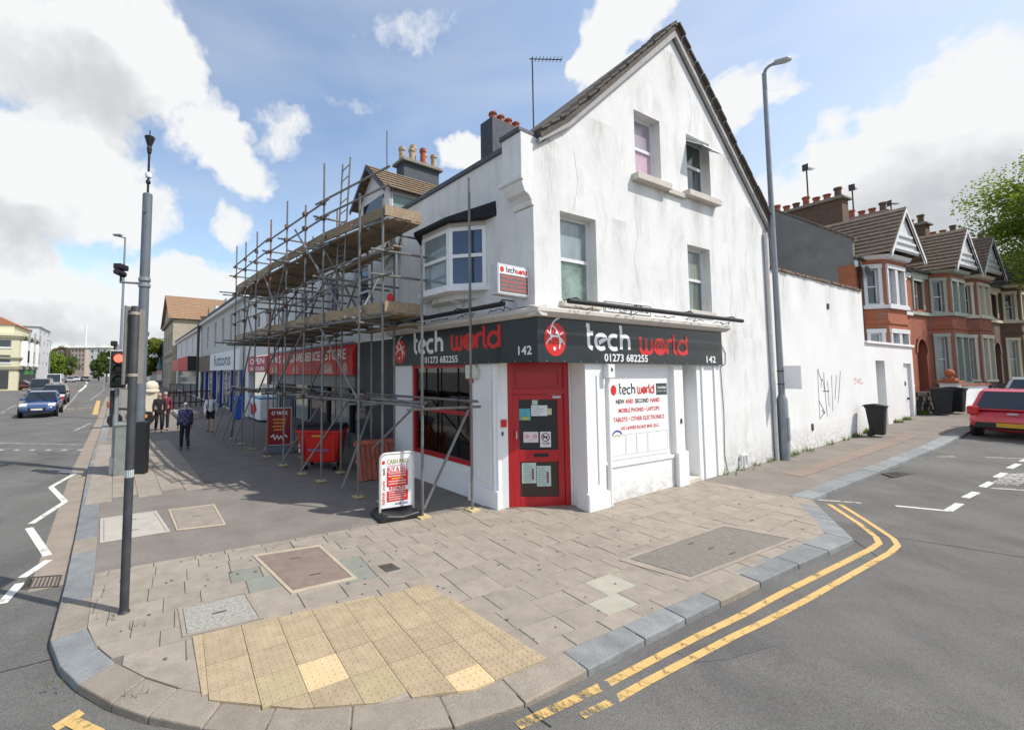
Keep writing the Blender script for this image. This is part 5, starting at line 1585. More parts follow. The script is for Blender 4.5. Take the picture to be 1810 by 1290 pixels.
def terrace_house(x0, W_, mirror, z0, label, brick, trim, roofm, left_end=False, detail=True):
    r = thing('terraced_house', label, 'house', FT @ Vector((x0 + W_ / 2, 0.9, z0)), TT, 'terraced houses up the side road')
    def X(u):
        return x0 + (W_ - u if mirror else u)
    def xr(u0, u1):
        a, b = X(u0), X(u1)
        return (min(a, b), max(a, b))
    zs = z0
    zE = zs + 6.45         # eaves
    zST = zs + 4.30        # string course
    yb = 0.68              # main wall plane; bay front at y = 0
    ents = xr(3.75, W_ - 0.25)
    ew = xr(3.85, W_ - 0.50)
    ops = [(ew[0], ew[1], zs + 4.60, zs + 6.0), (ew[0] - .05, ew[1] + .05, zs + 0.25, zs + 3.1)]
    part('wall', wall_mb([(x0, zs - .6), (x0 + W_, zs - .6), (x0 + W_, zE), (x0, zE)], ops, yb, 0.35), brick, r, FT)
    window(r, FT, ew[0], ew[1], zs + 4.60, zs + 6.0, yb + .15, m_sash, g_dark, 0.06)
    part('surround', MB().box(ew[0] - .12, ew[0], yb - .05, yb + .1, zs + 4.60, zs + 6.0).box(ew[1], ew[1] + .12, yb - .05, yb + .1, zs + 4.60, zs + 6.0).box(ew[0] - .16, ew[1] + .16, yb - .07, yb + .1, zs + 6.0, zs + 6.18), trim, r, FT)
    # arched porch
    d = part('front_door', MB().box(ew[0] + .05, ew[1] - .05, yb + .30, yb + .36, zs + .25, zs + 2.5), mat('door_dark', (0.05, 0.03, 0.03), 0.5), r, FT)
    part('fanlight', MB().box(ew[0], ew[1], yb + .30, yb + .34, zs + 2.52, zs + 3.1), g_dark, r, FT)
    cx = (ew[0] + ew[1]) / 2; rw = (ew[1] - ew[0]) / 2 + .05
    part('porch_arch', stroke_mb(MB(), [(cx + q[0], zs + 2.45 + q[1]) for q in arc(0, 0, rw + .08, 0.75, 0, 180, 14)], 0.16, yb - .04), brick, r, FT)
    part('string_course', MB().box(x0 + .001, x0 + W_ - .001, yb - .10, yb + .02, zST, zST + .16), trim, r, FT)
    part('gutter', MB().box(x0, x0 + W_, yb - .22, yb - .08, zE - .05, zE + .06), m_black, r, FT)
    part('eaves_board', MB().box(x0, x0 + W_, yb - .10, yb + .02, zE - .30, zE - .02), trim, r, FT)
    # canted bay, two storeys
    bc = X(1.85); B = [(bc - 1.55, yb), (bc - .95, 0.05), (bc + .95, 0.05), (bc + 1.55, yb)]
    for i in range(3):
        a, b = Vector(B[i]), Vector(B[i + 1])
        v = b - a; ln = v.length; fm = FT @ Matrix.Translation((a.x, a.y, 0)) @ Matrix.Rotation(math.atan2(v.y, v.x), 4, 'Z')
        if i == 1:
            wins = [(0.16, ln / 2 - .11), (ln / 2 + .11, ln - .16)]
        else:
            wins = [(0.24, ln - 0.24)]
        o2 = []
        for (u0, u1) in wins:
            o2 += [(u0, u1, zs + 1.05, zs + 3.25), (u0, u1, zs + 4.50, zs + 6.05)]
        part('bay_wall', wall_mb([(0, zs - .6), (ln, zs - .6), (ln, zE), (0, zE)], o2, 0.0, 0.25), brick, r, fm)
        for (u0, u1, w0, w1) in o2:
            window(r, fm, u0 - .005, u1 + .005, w0, w1, 0.10, m_sash, g_dark if (i + int(w0)) % 2 else g_mid, 0.055)
            part('surround', MB().box(u0 - .10, u0 + .012, -0.05, 0.09, w0, w1).box(u1 - .012, u1 + .10, -0.05, 0.09, w0, w1).box(u0 - .12, u1 + .12, -0.07, 0.09, w1, w1 + .18).box(u0 - .12, u1 + .12, -0.09, 0.09, w0 - .12, w0), trim, r, fm)
        part('string_course', MB().box(-.06, ln + .06, -0.10, 0.02, zST, zST + .15), trim, r, fm)
        part('brick_band', MB().box(-.02, ln + .02, -0.045, 0.02, zs + 3.65, zs + 3.78), brick, r, fm)
        part('bay_cornice', MB().prism([(0.02, zE - .02), (-.16, zE + .02), (-.24, zE + .16), (0.02, zE + .2)], -.12, ln + .12, 'x'), trim, r, fm)
    # gable over the bay
    gz, gy0, gy1, gh = zE + .12, -0.42, 3.3, 2.15
    gl, gr = bc - 1.75, bc + 1.75
    tiled_slope(r, FT, (gl, gy0, gz), (gl, gy1, gz), (bc, gy1, gz + gh), (bc, gy0, gz + gh), roofm, 11, 'bay_roof')
    tiled_slope(r, FT, (gr, gy0, gz), (gr, gy1, gz), (bc, gy1, gz + gh), (bc, gy0, gz + gh), roofm, 11, 'bay_roof')
    part('gable_panel', MB().poly([(gl + .25, -0.30, gz + .15), (gr - .25, -0.30, gz + .15), (bc, -0.30, gz + gh - .2)]), mat('gable_board_white', (0.62, 0.62, 0.62), 0.8, var=0.1, scale=10, stretch=(1, 1, 9)), r, FT)
    for s in (-1, 1):
        e = gl if s < 0 else gr
        part('bargeboard', MB().poly([(e, gy0 - .01, gz - .02), (e, gy0 - .01, gz - .24), (bc, gy0 - .01, gz + gh - .24), (bc, gy0 - .01, gz + gh - .02)]).poly([(e, gy0 + .05, gz - .02), (e, gy0 + .05, gz - .24), (bc, gy0 + .05, gz + gh - .24), (bc, gy0 + .05, gz + gh - .02)]), m_trimw, r, FT)
    for k in range(3):
        part('gable_slat', MB().box(bc - 1.3 + .32 * k, bc + 1.3 - .32 * k, -0.36, -0.302, gz + .22 + .30 * k, gz + .32 + .30 * k), m_trimw, r, FT)
    # main roof
    tiled_slope(r, FT, (x0, yb - .2, zE), (x0 + W_, yb - .2, zE), (x0 + W_, 5.2, zE + 3.2), (x0, 5.2, zE + 3.2), roofm, 16, 'roof')
    tiled_slope(r, FT, (x0 + W_, 9.4, zE), (x0, 9.4, zE), (x0, 5.2, zE + 3.2), (x0 + W_, 5.2, zE + 3.2), roofm, 4, 'roof')
    part('back_wall', MB().box(x0, x0 + W_, 9.1, 9.3, zs - .6, zE), m_cem, r, FT)
    if left_end:
        part('end_wall', MB().prism([(0.68, zs - .6), (9.3, zs - .6), (9.3, zE + 1.2), (5.2, zE + 4.0), (4.4, zE + 4.0), (0.68, zE + .9)], x0 - .02, x0 + .12, 'x'), m_cem, r, FT)
        part('verge', MB().prism([(0.6, zE + .87), (4.4, zE + 4.01), (4.4, zE + 4.09), (0.6, zE + .97)], x0 - .06, x0 + .16, 'x'), m_tiled, r, FT)
        part('quoin', MB().box(x0 - .045, x0 + .3, yb - .02, yb + .5, zs - .6, zE - .2), brick, r, FT)
        part('downpipe', MB().tube((x0 + .16, yb - .1, zs), (x0 + .16, yb - .1, zE - .1), 0.05, 8), m_black, r, FT)
        part('satellite_dish', MB().lathe([(0.02, 0), (0.18, 0.03), (0.26, 0.08)], (0, 0, 0), 14), m_iron, r, FT @ Matrix.Translation((x0 + .3, yb - .25, zs + 5.9)) @ Matrix.Rotation(R_(80), 4, 'X'))
    chx = x0 + W_ - .35
    chimney(r, FT, chx, chx + .7, 2.7, 5.7, zE + 1.2, zE + 4.5, m_brickb, [(chx + .35, 2.95 + .45 * k, 0.15, 0.42 if k % 3 else 0.62, m_pot if k % 4 else m_brickb) for k in range(7)], m_stone, 0.14)
    return r
terrace_house(0.0, 5.4, False, 0.98, 'red brick terraced house with white trim and a bare grey end wall', m_brick, m_trimw, m_tilet, True)
terrace_house(5.4, 5.4, True, 1.05, 'red brick terraced house with sage green window trim', m_brick2, m_trimg, m_tilet)
terrace_house(10.8, 5.4, False, 1.12, 'deep red terraced house with cream window trim', m_brick2, m_trimc, m_tilet)
terrace_house(16.2, 5.4, True, 1.20, 'terraced house under the street tree, its shade put into the brick colour', m_brickb, m_trimc, m_tiled)  # tree shade is painted in: darker brick and tile colours than its neighbours
terrace_house(21.6, 5.4, False, 1.28, 'furthest terraced house up the side road, shade put into its brick colour', m_brickb, m_trimc, m_tiled)  # same darker brick and tiles, standing in for shade up the road
# chimney left of the first house (rear range)
rc = thing('rear_chimney', 'grey rendered rear chimney with one red pot behind the lamp column', 'chimney', FT @ Vector((-1.2, 6.2, 5.4)), TT)
part('house_back', MB().box(-2.0, -0.05, 5.0, 9.0, 0.5, 8.9), m_cem, rc, FT)
chimney(rc, FT, -1.9, -0.5, 5.6, 6.3, 8.0, 11.35, m_cem, [(-1.45, 5.95, 0.17, 0.55, m_pot), (-0.85, 5.95, 0.12, 0.25, m_brickb)], m_stone, 0.07)
aerial('roof_aerial', 'grey aerial fixed to the rear chimney beside the lamp column', FT @ Vector((0.2, 5.6, 9.7)), 3.8, 0, R_(10), 0.035)
aerial('roof_aerial', 'tall aerial on the first terraced house chimney', FT @ Vector((5.4, 4.2, 12.0)), 2.3, 1, R_(20), 0.035)
aerial('roof_aerial', 'small low aerial beside the first house chimney pots', FT @ Vector((4.3, 6.4, 10.0)), 2.6, 1, R_(-20), 0.03)
aerial('roof_aerial', 'aerial on the second terraced house chimney', FT @ Vector((10.8, 4.2, 12.0)), 2.1, 1, R_(35), 0.035)
aerial('roof_aerial', 'aerial over the third terraced house chimney', FT @ Vector((16.2, 4.2, 12.1)), 1.9, 1, R_(5), 0.035)
# front garden walls
gw = thing('garden_wall', 'white front garden wall with a red capped brick pillar', 'wall', FT @ Vector((5.0, -0.75, 1.0)), TT)
part('panel', MB().box(3.95, 8.0, -0.85, -0.68, 0.2, 1.95), m_paintw, gw, FT)
part('coping', MB().box(3.9, 8.1, -0.92, -0.61, 1.95, 2.05), m_brick2, gw, FT)
pl = part('pillar', MB().box(3.45, 3.95, -1.02, -0.55, 0.2, 2.1), m_paintw, gw, FT)
part('pillar_cap', MB().box(3.35, 4.05, -1.1, -0.46, 2.1, 2.2).box(3.5, 3.9, -0.97, -0.60, 2.2, 2.3), m_brick, pl, FT)
part('ball_finial', MB().lathe([(0.06, 2.3), (0.07, 2.35), (0.13, 2.42), (0.16, 2.52), (0.13, 2.62), (0.05, 2.68)], (3.7, -0.785, 0), 12), m_brick, pl, FT, smooth=True)
gw2 = thing('garden_wall', 'dark timber boarded front garden fence beyond the white garden wall', 'fence', FT @ Vector((10.3, -0.8, 1.1)), TT)
for k in range(14):
    part('board', MB().box(8.2 + .3 * k, 8.47 + .3 * k, -0.9, -0.84, 0.3, 2.0 + .02 * (k % 3)), mat('dark_timber', (0.045, 0.035, 0.03), 0.9, var=0.3), gw2, FT)
part('rail', MB().box(8.15, 12.45, -0.84, -0.78, 1.7, 1.8), mat('dark_timber', (0.045, 0.035, 0.03), 0.9, var=0.3), gw2, FT)
sw_ = thing('stone_garden_wall', 'dark rubble stone front wall beside the yard door', 'wall', FT @ Vector((2.0, -0.45, 0.9)), TT)
rs2 = random.Random(21)
for rr_ in range(6):
    for k in range(7):
        x = 0.9 + .35 * k + (.17 if rr_ % 2 else 0)
        part('stone', MB().box(x, x + .325, -0.55 - rs2.uniform(0, .05), -0.30, 0.55 + .2 * rr_, 0.735 + .2 * rr_), mat('rubble_dark', (0.06, 0.05, 0.045), 0.95, var=0.4, scale=5), sw_, FT, bevel=0.02)
part('core', MB().box(0.95, 3.4, -0.52, -0.33, 0.2, 1.7), m_joint, sw_, FT)
# ---------------------------------------------------------------- main road: row of shops (frame FL, x = -s)
m_lwall = mat('row_white_wall', (0.66, 0.66, 0.65), 0.9, var=0.05, scale=1.2, dirt=((0.42, 0.41, 0.39), 0.4, 0.9, 0.52, (1.2, 1.2, 0.5)))
m_gwall = mat('row_grey_wall', (0.50, 0.50, 0.48), 0.9, var=0.06, scale=1.2, dirt=((0.33, 0.32, 0.30), 0.4, 0.9, 0.52, (1.2, 1.2, 0.5)))
m_dgrey = mat('shopfront_charcoal', (0.055, 0.056, 0.060), 0.6, var=0.12, scale=3)
m_sgrey = mat('shutter_grey', (0.22, 0.22, 0.225), 0.6, var=0.1)
m_banner = mat('banner_red', (0.55, 0.028, 0.028), 0.5, var=0.2, scale=3)
m_orange_tile = mat('orange_roof_tile', (0.27, 0.17, 0.10), 0.9, var=0.3, scale=3, bump=0.2, bscale=12)
store = thing('store_building', 'white two-storey convenience store building behind the scaffolding', 'building', FL @ Vector((-12.5, 0, 0)), TL)
ops = [(-s - .95, -s, 4.25, 5.75) for s in (6.1, 8.2, 11.0, 13.6, 16.2, 18.4)]
part('wall', wall_mb([(-20.5, 3.45), (-4.70, 3.45), (-4.70, 6.5), (-20.5, 6.5)], ops, 0.0, 0.25), m_lwall, store, FL)
for o in ops:
    window(store, FL, o[0] - .01, o[1] + .01, o[2], o[3], 0.12, m_sash, g_blue, 0.08)
    part('sill', MB().box(o[0] - .08, o[1] + .08, -0.08, 0.15, o[2] - .1, o[2] + .003), m_lwall, store, FL)
part('parapet', MB().box(-20.5, -4.72, -0.18, 0.2, 6.45, 6.62), m_trimw, store, FL)
tiled_slope(store, FL, (-20.5, 0.1, 6.6), (-4.75, 0.1, 6.6), (-4.75, 5.0, 10.2), (-20.5, 5.0, 10.2), m_tiled, 18)
tiled_slope(store, FL, (-4.75, 10.0, 6.6), (-20.5, 10.0, 6.6), (-20.5, 5.0, 10.2), (-4.75, 5.0, 10.2), m_tiled, 3)
# dormer
dz0, dz1, da = 8.45, 9.55, -7.6
part('dormer_cheek', MB().box(-6.62, -6.56, 1.0, 4.2, 7.3, 8.45), mat('dormer_glazing', (0.20, 0.30, 0.27), 0.15, var=0.1), store, FL)
part('dormer_post', MB().box(-6.66, -6.50, 0.98, 1.10, 7.2, 8.45).box(-6.66, -6.50, 2.0, 2.06, 7.2, 8.45).box(-6.66, -6.54, 1.1, 4.2, 8.3, 8.45), m_trimw, store, FL)
part('dormer_front', MB().prism([(-8.7, 7.3), (-6.5, 7.3), (-6.5, 8.45), (-7.6, 9.5), (-8.7, 8.45)], 1.0, 1.06, 'y'), m_trimw, store, FL)
part('dormer_window', MB().box(-8.3, -6.9, 0.97, 1.01, 7.5, 8.4), g_dark, store, FL)
tiled_slope(store, FL, (-6.35, 0.7, 8.38), (-6.35, 4.6, 8.38), (-7.6, 4.6, 9.58), (-7.6, 0.7, 9.58), m_tile, 7, 'dormer_roof')
tiled_slope(store, FL, (-8.85, 0.7, 8.38), (-8.85, 4.6, 8.38), (-7.6, 4.6, 9.58), (-7.6, 0.7, 9.58), m_tile, 7, 'dormer_roof')
for e in (-6.35, -8.85):
    part('bargeboard', MB().poly([(e, 0.68, 8.36), (e, 0.68, 8.20), (-7.6, 0.68, 9.42), (-7.6, 0.68, 9.60)]).poly([(e, 0.72, 8.36), (e, 0.72, 8.20), (-7.6, 0.72, 9.42), (-7.6, 0.72, 9.60)]), m_coping, store, FL)
rp_ = random.Random(6)
chimney(store, FL, -10.6, -10.0, 3.8, 5.7, 9.0, 11.72, m_chim, [(-10.3 + .17 * ((k % 2) * 2 - 1), 4.0 + .30 * k, 0.13, (0.75, 0.6, 1.0, 0.78, 0.8, 0.65)[k], m_pot if k == 3 else m_potb) for k in range(6)], m_stone, 0.14)
mast = thing('radio_mast', 'thin dark pole beside the slate chimney with buff pots', 'aerial', FL @ Vector((-10.75, 3.4, 10.2)), TL)
part('mast', MB().tube((0, 0, 0), (0, 0, 3.0), 0.022, 6), m_iron, mast)
part('bracket', MB().box(0.0, 0.22, -0.02, 0.02, 0.3, 0.36).box(0.0, 0.22, -0.02, 0.02, 0.7, 0.76), m_iron, mast)
# ground floor of the store
part('shopfront', MB().box(-6.0, -4.72, 0.02, 0.2, -0.1, 3.45), m_dgrey, store, FL)
part('shopfront', MB().box(-20.5, -6.0, 1.0, 1.1, -0.1, 3.0), m_dgrey, store, FL)
part('ceiling', MB().box(-20.5, -4.72, 0.03, 1.05, 2.95, 3.05), m_dgrey, store, FL)
part('shopfront', MB().box(-7.0, -6.0, 0.02, 0.2, 2.0, 3.46), m_dgrey, store, FL)
part('shutter_box', MB().box(-16.0, -6.05, 0.05, 0.3, 2.05, 2.47), m_sgrey, store, FL)
for k in range(6):
    x = -6.4 - 2.0 * k
    p_ = part('shop_pane', MB().box(x - 1.7, x - .1, 0.60, 0.63, 0.5, 2.05), g_mid if k % 2 else g_dark, store, FL)
    part('mullion', MB().box(x - .1, x, 0.55, 0.68, 0.0, 2.05), m_dgrey, store, FL)
part('stall_riser', MB().box(-18.5, -6.0, 0.55, 0.7, -0.1, 0.5), m_dgrey, store, FL)
ban = thing('store_banner', 'long red convenience store banner behind the scaffolding', 'sign', FL @ Vector((-11.6, -0.1, 2.46)), TL)
part('panel', MB().box(-16.1, -6.9, -0.10, 0.02, 2.46, 3.42), m_banner, ban, FL)
for t_, x_, w_ in (('WINES', -15.0, 1.5), ('&', -13.7, .35), ('CONVENIENCE', -11.35, 3.6), ('STORE', -8.25, 1.7)):
    letters(t_, 0.46, x_, 2.98, -0.103, m_whp, ban, FL, bold=0.008, width=w_)
for x_, w_ in ((-15.2, .9), (-12.2, .7), (-8.9, 1.1), (-7.5, .5)):
    part('printed_picture', MB().prism([(x_ - w_ / 2, 2.52), (x_ + w_ / 2, 2.5), (x_ + w_ * .4, 2.78), (x_ + w_ * .1, 2.9), (x_ - w_ * .4, 2.74)], -.104, -.1025, 'y'), mat('print_pale_pink', (.55, .33, .28), .6, var=.4, scale=6), ban, FL)
part('light_strip', MB().box(-16.1, -6.9, -0.16, -0.02, 3.42, 3.48), m_sgrey, ban, FL)
op = thing('open_sign', 'red open 24 hours panel at the end of the store front', 'sign', FL @ Vector((-18.4, -0.1, 2.58)), TL)
part('panel', MB().box(-20.4, -16.4, -0.12, -0.02, 2.56, 3.38), mat('sign_crimson', (0.42, 0.02, 0.05), 0.5, var=0.1), op, FL)
letters('OPEN', 0.42, -18.4, 3.0, -0.123, m_whp, op, FL, bold=0.008, width=3.0); letters('24 HOURS', 0.28, -18.4, 2.65, -0.123, m_whp, op, FL, bold=0.006, width=3.0)
part('wall', MB().box(-21.2, -20.5, -0.05, 0.3, -0.1, 6.5), m_lwall, store, FL)

def row_block(name, label, s0, s1, zE, m, win_s, wz, shop=None, cat='building'):
    r = thing(name, label, cat, FL @ Vector((-(s0 + s1) / 2, 0, 0)), TL)
    ops = [(-s - .9, -s, wz[0], wz[1]) for s in win_s]
    part('wall', wall_mb([(-s1, -0.2), (-s0, -0.2), (-s0, zE), (-s1, zE)], ops, 0.0, 0.25), m, r, FL)
    for o in ops:
        window(r, FL, o[0], o[1], o[2], o[3], 0.15, m_sash, g_mid, 0.09)
    part('gutter', MB().box(-s1, -s0, -0.35, -0.12, zE - .06, zE + .10), m_iron, r, FL)
    part('soffit', MB().box(-s1, -s0, -0.30, 0.05, zE - .30, zE - .07), m_trimw, r, FL)
    tiled_slope(r, FL, (-s1, -.3, zE + .05), (-s0, -.3, zE + .05), (-s0, 4.5, zE + 2.0), (-s1, 4.5, zE + 2.0), m_tiled, 8)
    part('side_wall', MB().box(-s1, -s1 + .2, 0.02, 9.0, -0.2, zE), m, r, FL)
    return r
r2 = row_block('shop_row_building', 'pale grey two-storey building with a white sign band and blue posts', 21.2, 40.4, 7.35, m_gwall, (23.2, 25.6, 28.6, 32.0, 36.0), (4.6, 6.6))
part('sign_band', MB().box(-33.2, -22.0, -0.25, 0.02, 2.7, 4.0), mat('sign_band_white', (0.70, 0.71, 0.70), 0.6, var=0.05), r2, FL)
letters('futtons', 1.15, -28.0, 3.05, -0.254, mat('sign_navy', (0.05, 0.09, 0.22), 0.5), r2, FL, bold=0.02, width=6.5)
part('sign_band', MB().box(-40.2, -33.2, -0.22, 0.02, 2.6, 4.0), mat('sign_brown', (0.13, 0.095, 0.075), 0.7, var=0.1), r2, FL)
part('shopfront', MB().box(-39.8, -21.6, -0.06, 0.02, 0.2, 2.6), g_dark, r2, FL)
m_bluep = mat('post_blue', (0.015, 0.05, 0.28), 0.5)
for s in (21.8, 24.6, 28.6, 31.8, 35.6):
    part('post', MB().box(-s - .35, -s, -0.2, -0.05, -0.1, 2.7), m_bluep, r2, FL)
for s in range(12):
    part('glazing_bar', MB().box(-23.0 - 1.3 * s, -22.88 - 1.3 * s, -0.10, -0.062, 0.3, 2.6), m_trimw, r2, FL)
part('downpipe', MB().tube((-40.2, -0.3, 0.2), (-40.2, -0.3, 7.2), 0.12, 8), m_iron, r2, FL)
for s in (24.5, 28.5, 33.5, 39.0):
    part('roof_box', MB().box(-s - 1.6, -s, 1.0, 3.2, 7.5, 8.95), m_lwall, r2, FL)
r3 = row_block('shop_row_building', 'plain white two-storey building with a red shop sign', 40.5, 65.5, 7.0, m_lwall, (43.0, 47.0, 52.5, 58.5), (4.7, 6.4))
rs3 = thing('projecting_red_sign', 'red box sign over the white building shopfront', 'sign', FL @ Vector((-48, -0.8, 2.9)), TL)
part('panel', MB().box(-61, -43.2, -0.9, 0.0, 2.75, 4.2), m_banner, rs3, FL)
part('dark_face', MB().box(-43.2, -42.9, -0.9, 0.0, 2.75, 4.2), m_blp, rs3, FL)
part('stripe', MB().box(-61, -52, -0.94, -0.9, 2.8, 4.15), mat('sign_faded_pink', (0.55, 0.16, 0.13), 0.6), rs3, FL)
part('shopfront', MB().box(-62, -43, -0.1, 0.02, 0.2, 2.7), g_mid, r3, FL)
# stone villa
vi = thing('stone_villa', 'tall tan stone house with orange tiled gabled roofs', 'house', FL @ Vector((-75, 0, 0)), TL)
m_tan = mat('tan_stone', (0.40, 0.35, 0.27), 0.9, var=0.12, scale=0.8)
ops = [(-s - 2.0, -s, z, z + 2.6) for s in (67.5, 72, 77, 81) for z in (1.5, 6.0)]
part('wall', wall_mb([(-85, -.2), (-66, -.2), (-66, 10.6), (-85, 10.6)], ops, -0.6, 0.3), m_tan, vi, FL)
for o in ops:
    window(vi, FL, o[0], o[1], o[2], o[3], -0.4, m_sash, g_dark, 0.14)
part('side_wall', MB().box(-66.2, -65.9, -0.58, 10, -.2, 10.6), m_tan, vi, FL)
part('cornice', MB().box(-85.3, -65.7, -1.0, -0.55, 10.2, 10.7).box(-85, -66, -0.75, -0.58, 5.0, 5.4), m_stone, vi, FL)
tiled_slope(vi, FL, (-65.5, -1.2, 10.5), (-65.5, 12, 10.5), (-75.5, 12, 15.4), (-75.5, -1.2, 15.4), m_orange_tile, 14)
tiled_slope(vi, FL, (-85.5, -1.2, 10.5), (-85.5, 12, 10.5), (-75.5, 12, 15.4), (-75.5, -1.2, 15.4), m_orange_tile, 14)
part('gable', MB().prism([(-84.5, 10.5), (-66.5, 10.5), (-75.5, 15.0)], -0.7, -0.5, 'y'), m_tan, vi, FL)
tiled_slope(vi, FL, (-60.0, 4.0, 9.5), (-60.0, 16, 9.5), (-66.0, 16, 13.0), (-66.0, 4.0, 13.0), m_orange_tile, 10, 'rear_roof')
tiled_slope(vi, FL, (-46.0, 8.0, 9.0), (-46.0, 18, 9.0), (-54.0, 18, 13.4), (-54.0, 8.0, 13.4), m_orange_tile, 10, 'rear_roof')
tiled_slope(vi, FL, (-62.0, 8.0, 9.0), (-62.0, 18, 9.0), (-54.0, 18, 13.4), (-54.0, 8.0, 13.4), m_orange_tile, 10, 'rear_roof')
part('rear_gable', MB().prism([(-62, 9.0), (-46, 9.0), (-54, 13.3)], 8.1, 8.3, 'y').prism([(-66, 6), (-60, 6), (-60, 9.5), (-66, 12.9)], 4.1, 4.3, 'y'), m_tan, vi, FL)
chimney(vi, FL, -57.0, -53.0, 9.0, 10.4, 12.0, 14.6, m_stone, [(-56.2, 9.7, .28, 1.4, m_pot), (-55.0, 9.7, .28, 1.7, m_pot), (-53.6, 9.7, .28, 0.8, m_pot)], m_stone, 0.2)
# blue shops and beyond
bs = thing('blue_shop_building', 'dark teal painted building beyond the stone villa', 'building', FL @ Vector((-96, 0, 0)), TL)
m_teal2 = mat('teal_paint', (0.035, 0.13, 0.18), 0.7, var=0.1)
ops = [(-s - 2.2, -s, 4.4, 6.8) for s in (88, 94, 100)]
part('wall', wall_mb([(-106, -.2), (-85.6, -.2), (-85.6, 8.6), (-106, 8.6)], ops, -0.5, 0.3), m_teal2, bs, FL)
for o in ops:
    window(bs, FL, o[0], o[1], o[2], o[3], -0.3, m_sash, g_mid, 0.15)
part('side_wall', MB().box(-85.8, -85.6, -0.4, 9, -.2, 8.6), m_teal2, bs, FL)
part('shop_window', MB().box(-105, -87, -.6, -.52, .4, 3), g_dark, bs, FL)
ws = thing('pale_shop_building', 'pale grey-blue building next to the dark teal one', 'building', FL @ Vector((-125, 0, 0)), TL)
ops = [(-s - 2.6, -s, 4.6, 7.0) for s in (110, 118, 127, 136)]
part('wall', wall_mb([(-146, -.2), (-106.2, -.2), (-106.2, 8.9), (-146, 8.9)], ops, -0.4, 0.3), mat('pale_blue_wall', (0.42, 0.47, 0.50), 0.8), ws, FL)
for o in ops:
    window(ws, FL, o[0], o[1], o[2], o[3], -0.2, m_sash, g_mid, 0.15)
part('awning', MB().box(-145, -108, -2.2, -0.4, 3.0, 3.6), m_banner, ws, FL)
# forecourt: cream pillar, railings
fp = thing('forecourt_pillar', 'cream rendered pillar with a domed cap beside the forecourt', 'pillar', gp(266, 726), TL)
part('shaft', MB().box(-.35, .35, -.35, .35, -.1, 1.25), m_trimc, fp, bevel=0.03)
part('cap', MB().lathe([(.5, 1.25), (.5, 1.35), (.42, 1.42), (.45, 1.6), (.36, 1.85), (.15, 1.98)], n=16), m_trimc, fp, smooth=True)
part('low_wall', MB().box(-9, -.35, -.15, .15, -.1, .7), m_trimc, fp)
def railing(name, label, p0, p1, h, m, step=0.5):
    d = p1 - p0; ln = d.length
    r = thing(name, label, 'fence', p0, math.atan2(d.y, d.x))
    part('rail', MB().box(0, ln, -.03, .03, h - .08, h), m, r); part('rail', MB().box(0, ln, -.03, .03, .3, .38), m, r)
    k = 0
    while k * step <= ln:
        part('post', MB().box(k * step - .035, k * step + .035, -.035, .035, -.05, h + .05), m, r); k += 1
    return r
m_brown = mat('brown_timber', (0.085, 0.045, 0.028), 0.8, var=0.25)
railing('forecourt_railing', 'dark brown timber railing round the shop forecourt', gp(296, 722), gp(372, 716), 1.15, m_brown, 0.45)
railing('forecourt_railing', 'black iron railing in front of the white row building', gp(300, 700), gp(352, 701), 1.3, m_black, 0.9)
tim = thing('timber_stack', 'pale timber planks lying on the forecourt', 'timber', gp(330, 737), TL)
for k in range(3):
    part('plank', MB().box(-3.2, 1.2, -.5 + .34 * k, -.2 + .34 * k, 0, .22 + .05 * k), mat('pale_plank', (0.36, 0.31, 0.26), 0.9, var=0.1), tim, bevel=0.01)
# ---------------------------------------------------------------- far end of the main road
def block(name, label, px0, px1, pytop, dist, m, rows, cols, depth=12, zb=-0.3, wm=None, roofm=None, cat='building', wfrac=(0.5, 0.55)):
    xa, xb = (px0 - 705) / 750 * dist, (px1 - 705) / 750 * dist
    h = CAMH + (658 - pytop) / 750 * dist
    r = thing(name, label, cat, ((xa + xb) / 2, dist, 0), 0)
    F = TM((xa, dist, 0), 0)
    w = xb - xa
    ops = []
    for i in range(rows):
        for j in range(cols):
            cw, chh = w / cols, (h - 3.2) / rows
            ops.append((cw * (j + .5 - wfrac[0] / 2), cw * (j + .5 + wfrac[0] / 2), 3.2 + chh * (i + .5 - wfrac[1] / 2), 3.2 + chh * (i + .5 + wfrac[1] / 2)))
    part('wall', wall_mb([(0, zb), (w, zb), (w, h), (0, h)], ops, 0.0, 0.3), m, r, F)
    part('wall', MB().box(w - .2, w, .02, depth, zb, h).box(0, .2, .02, depth, zb, h).box(0, w, depth - .2, depth, zb, h), m, r, F)
    part('roof', MB().box(-.4, w + .4, -.4, depth, h, h + .5), roofm or m, r, F)
    for o in ops:
        f = part('window', MB().box(o[0], o[1], .12, .2, o[2], o[3]), wm or g_dark, r, F)
    return r, F, w, h
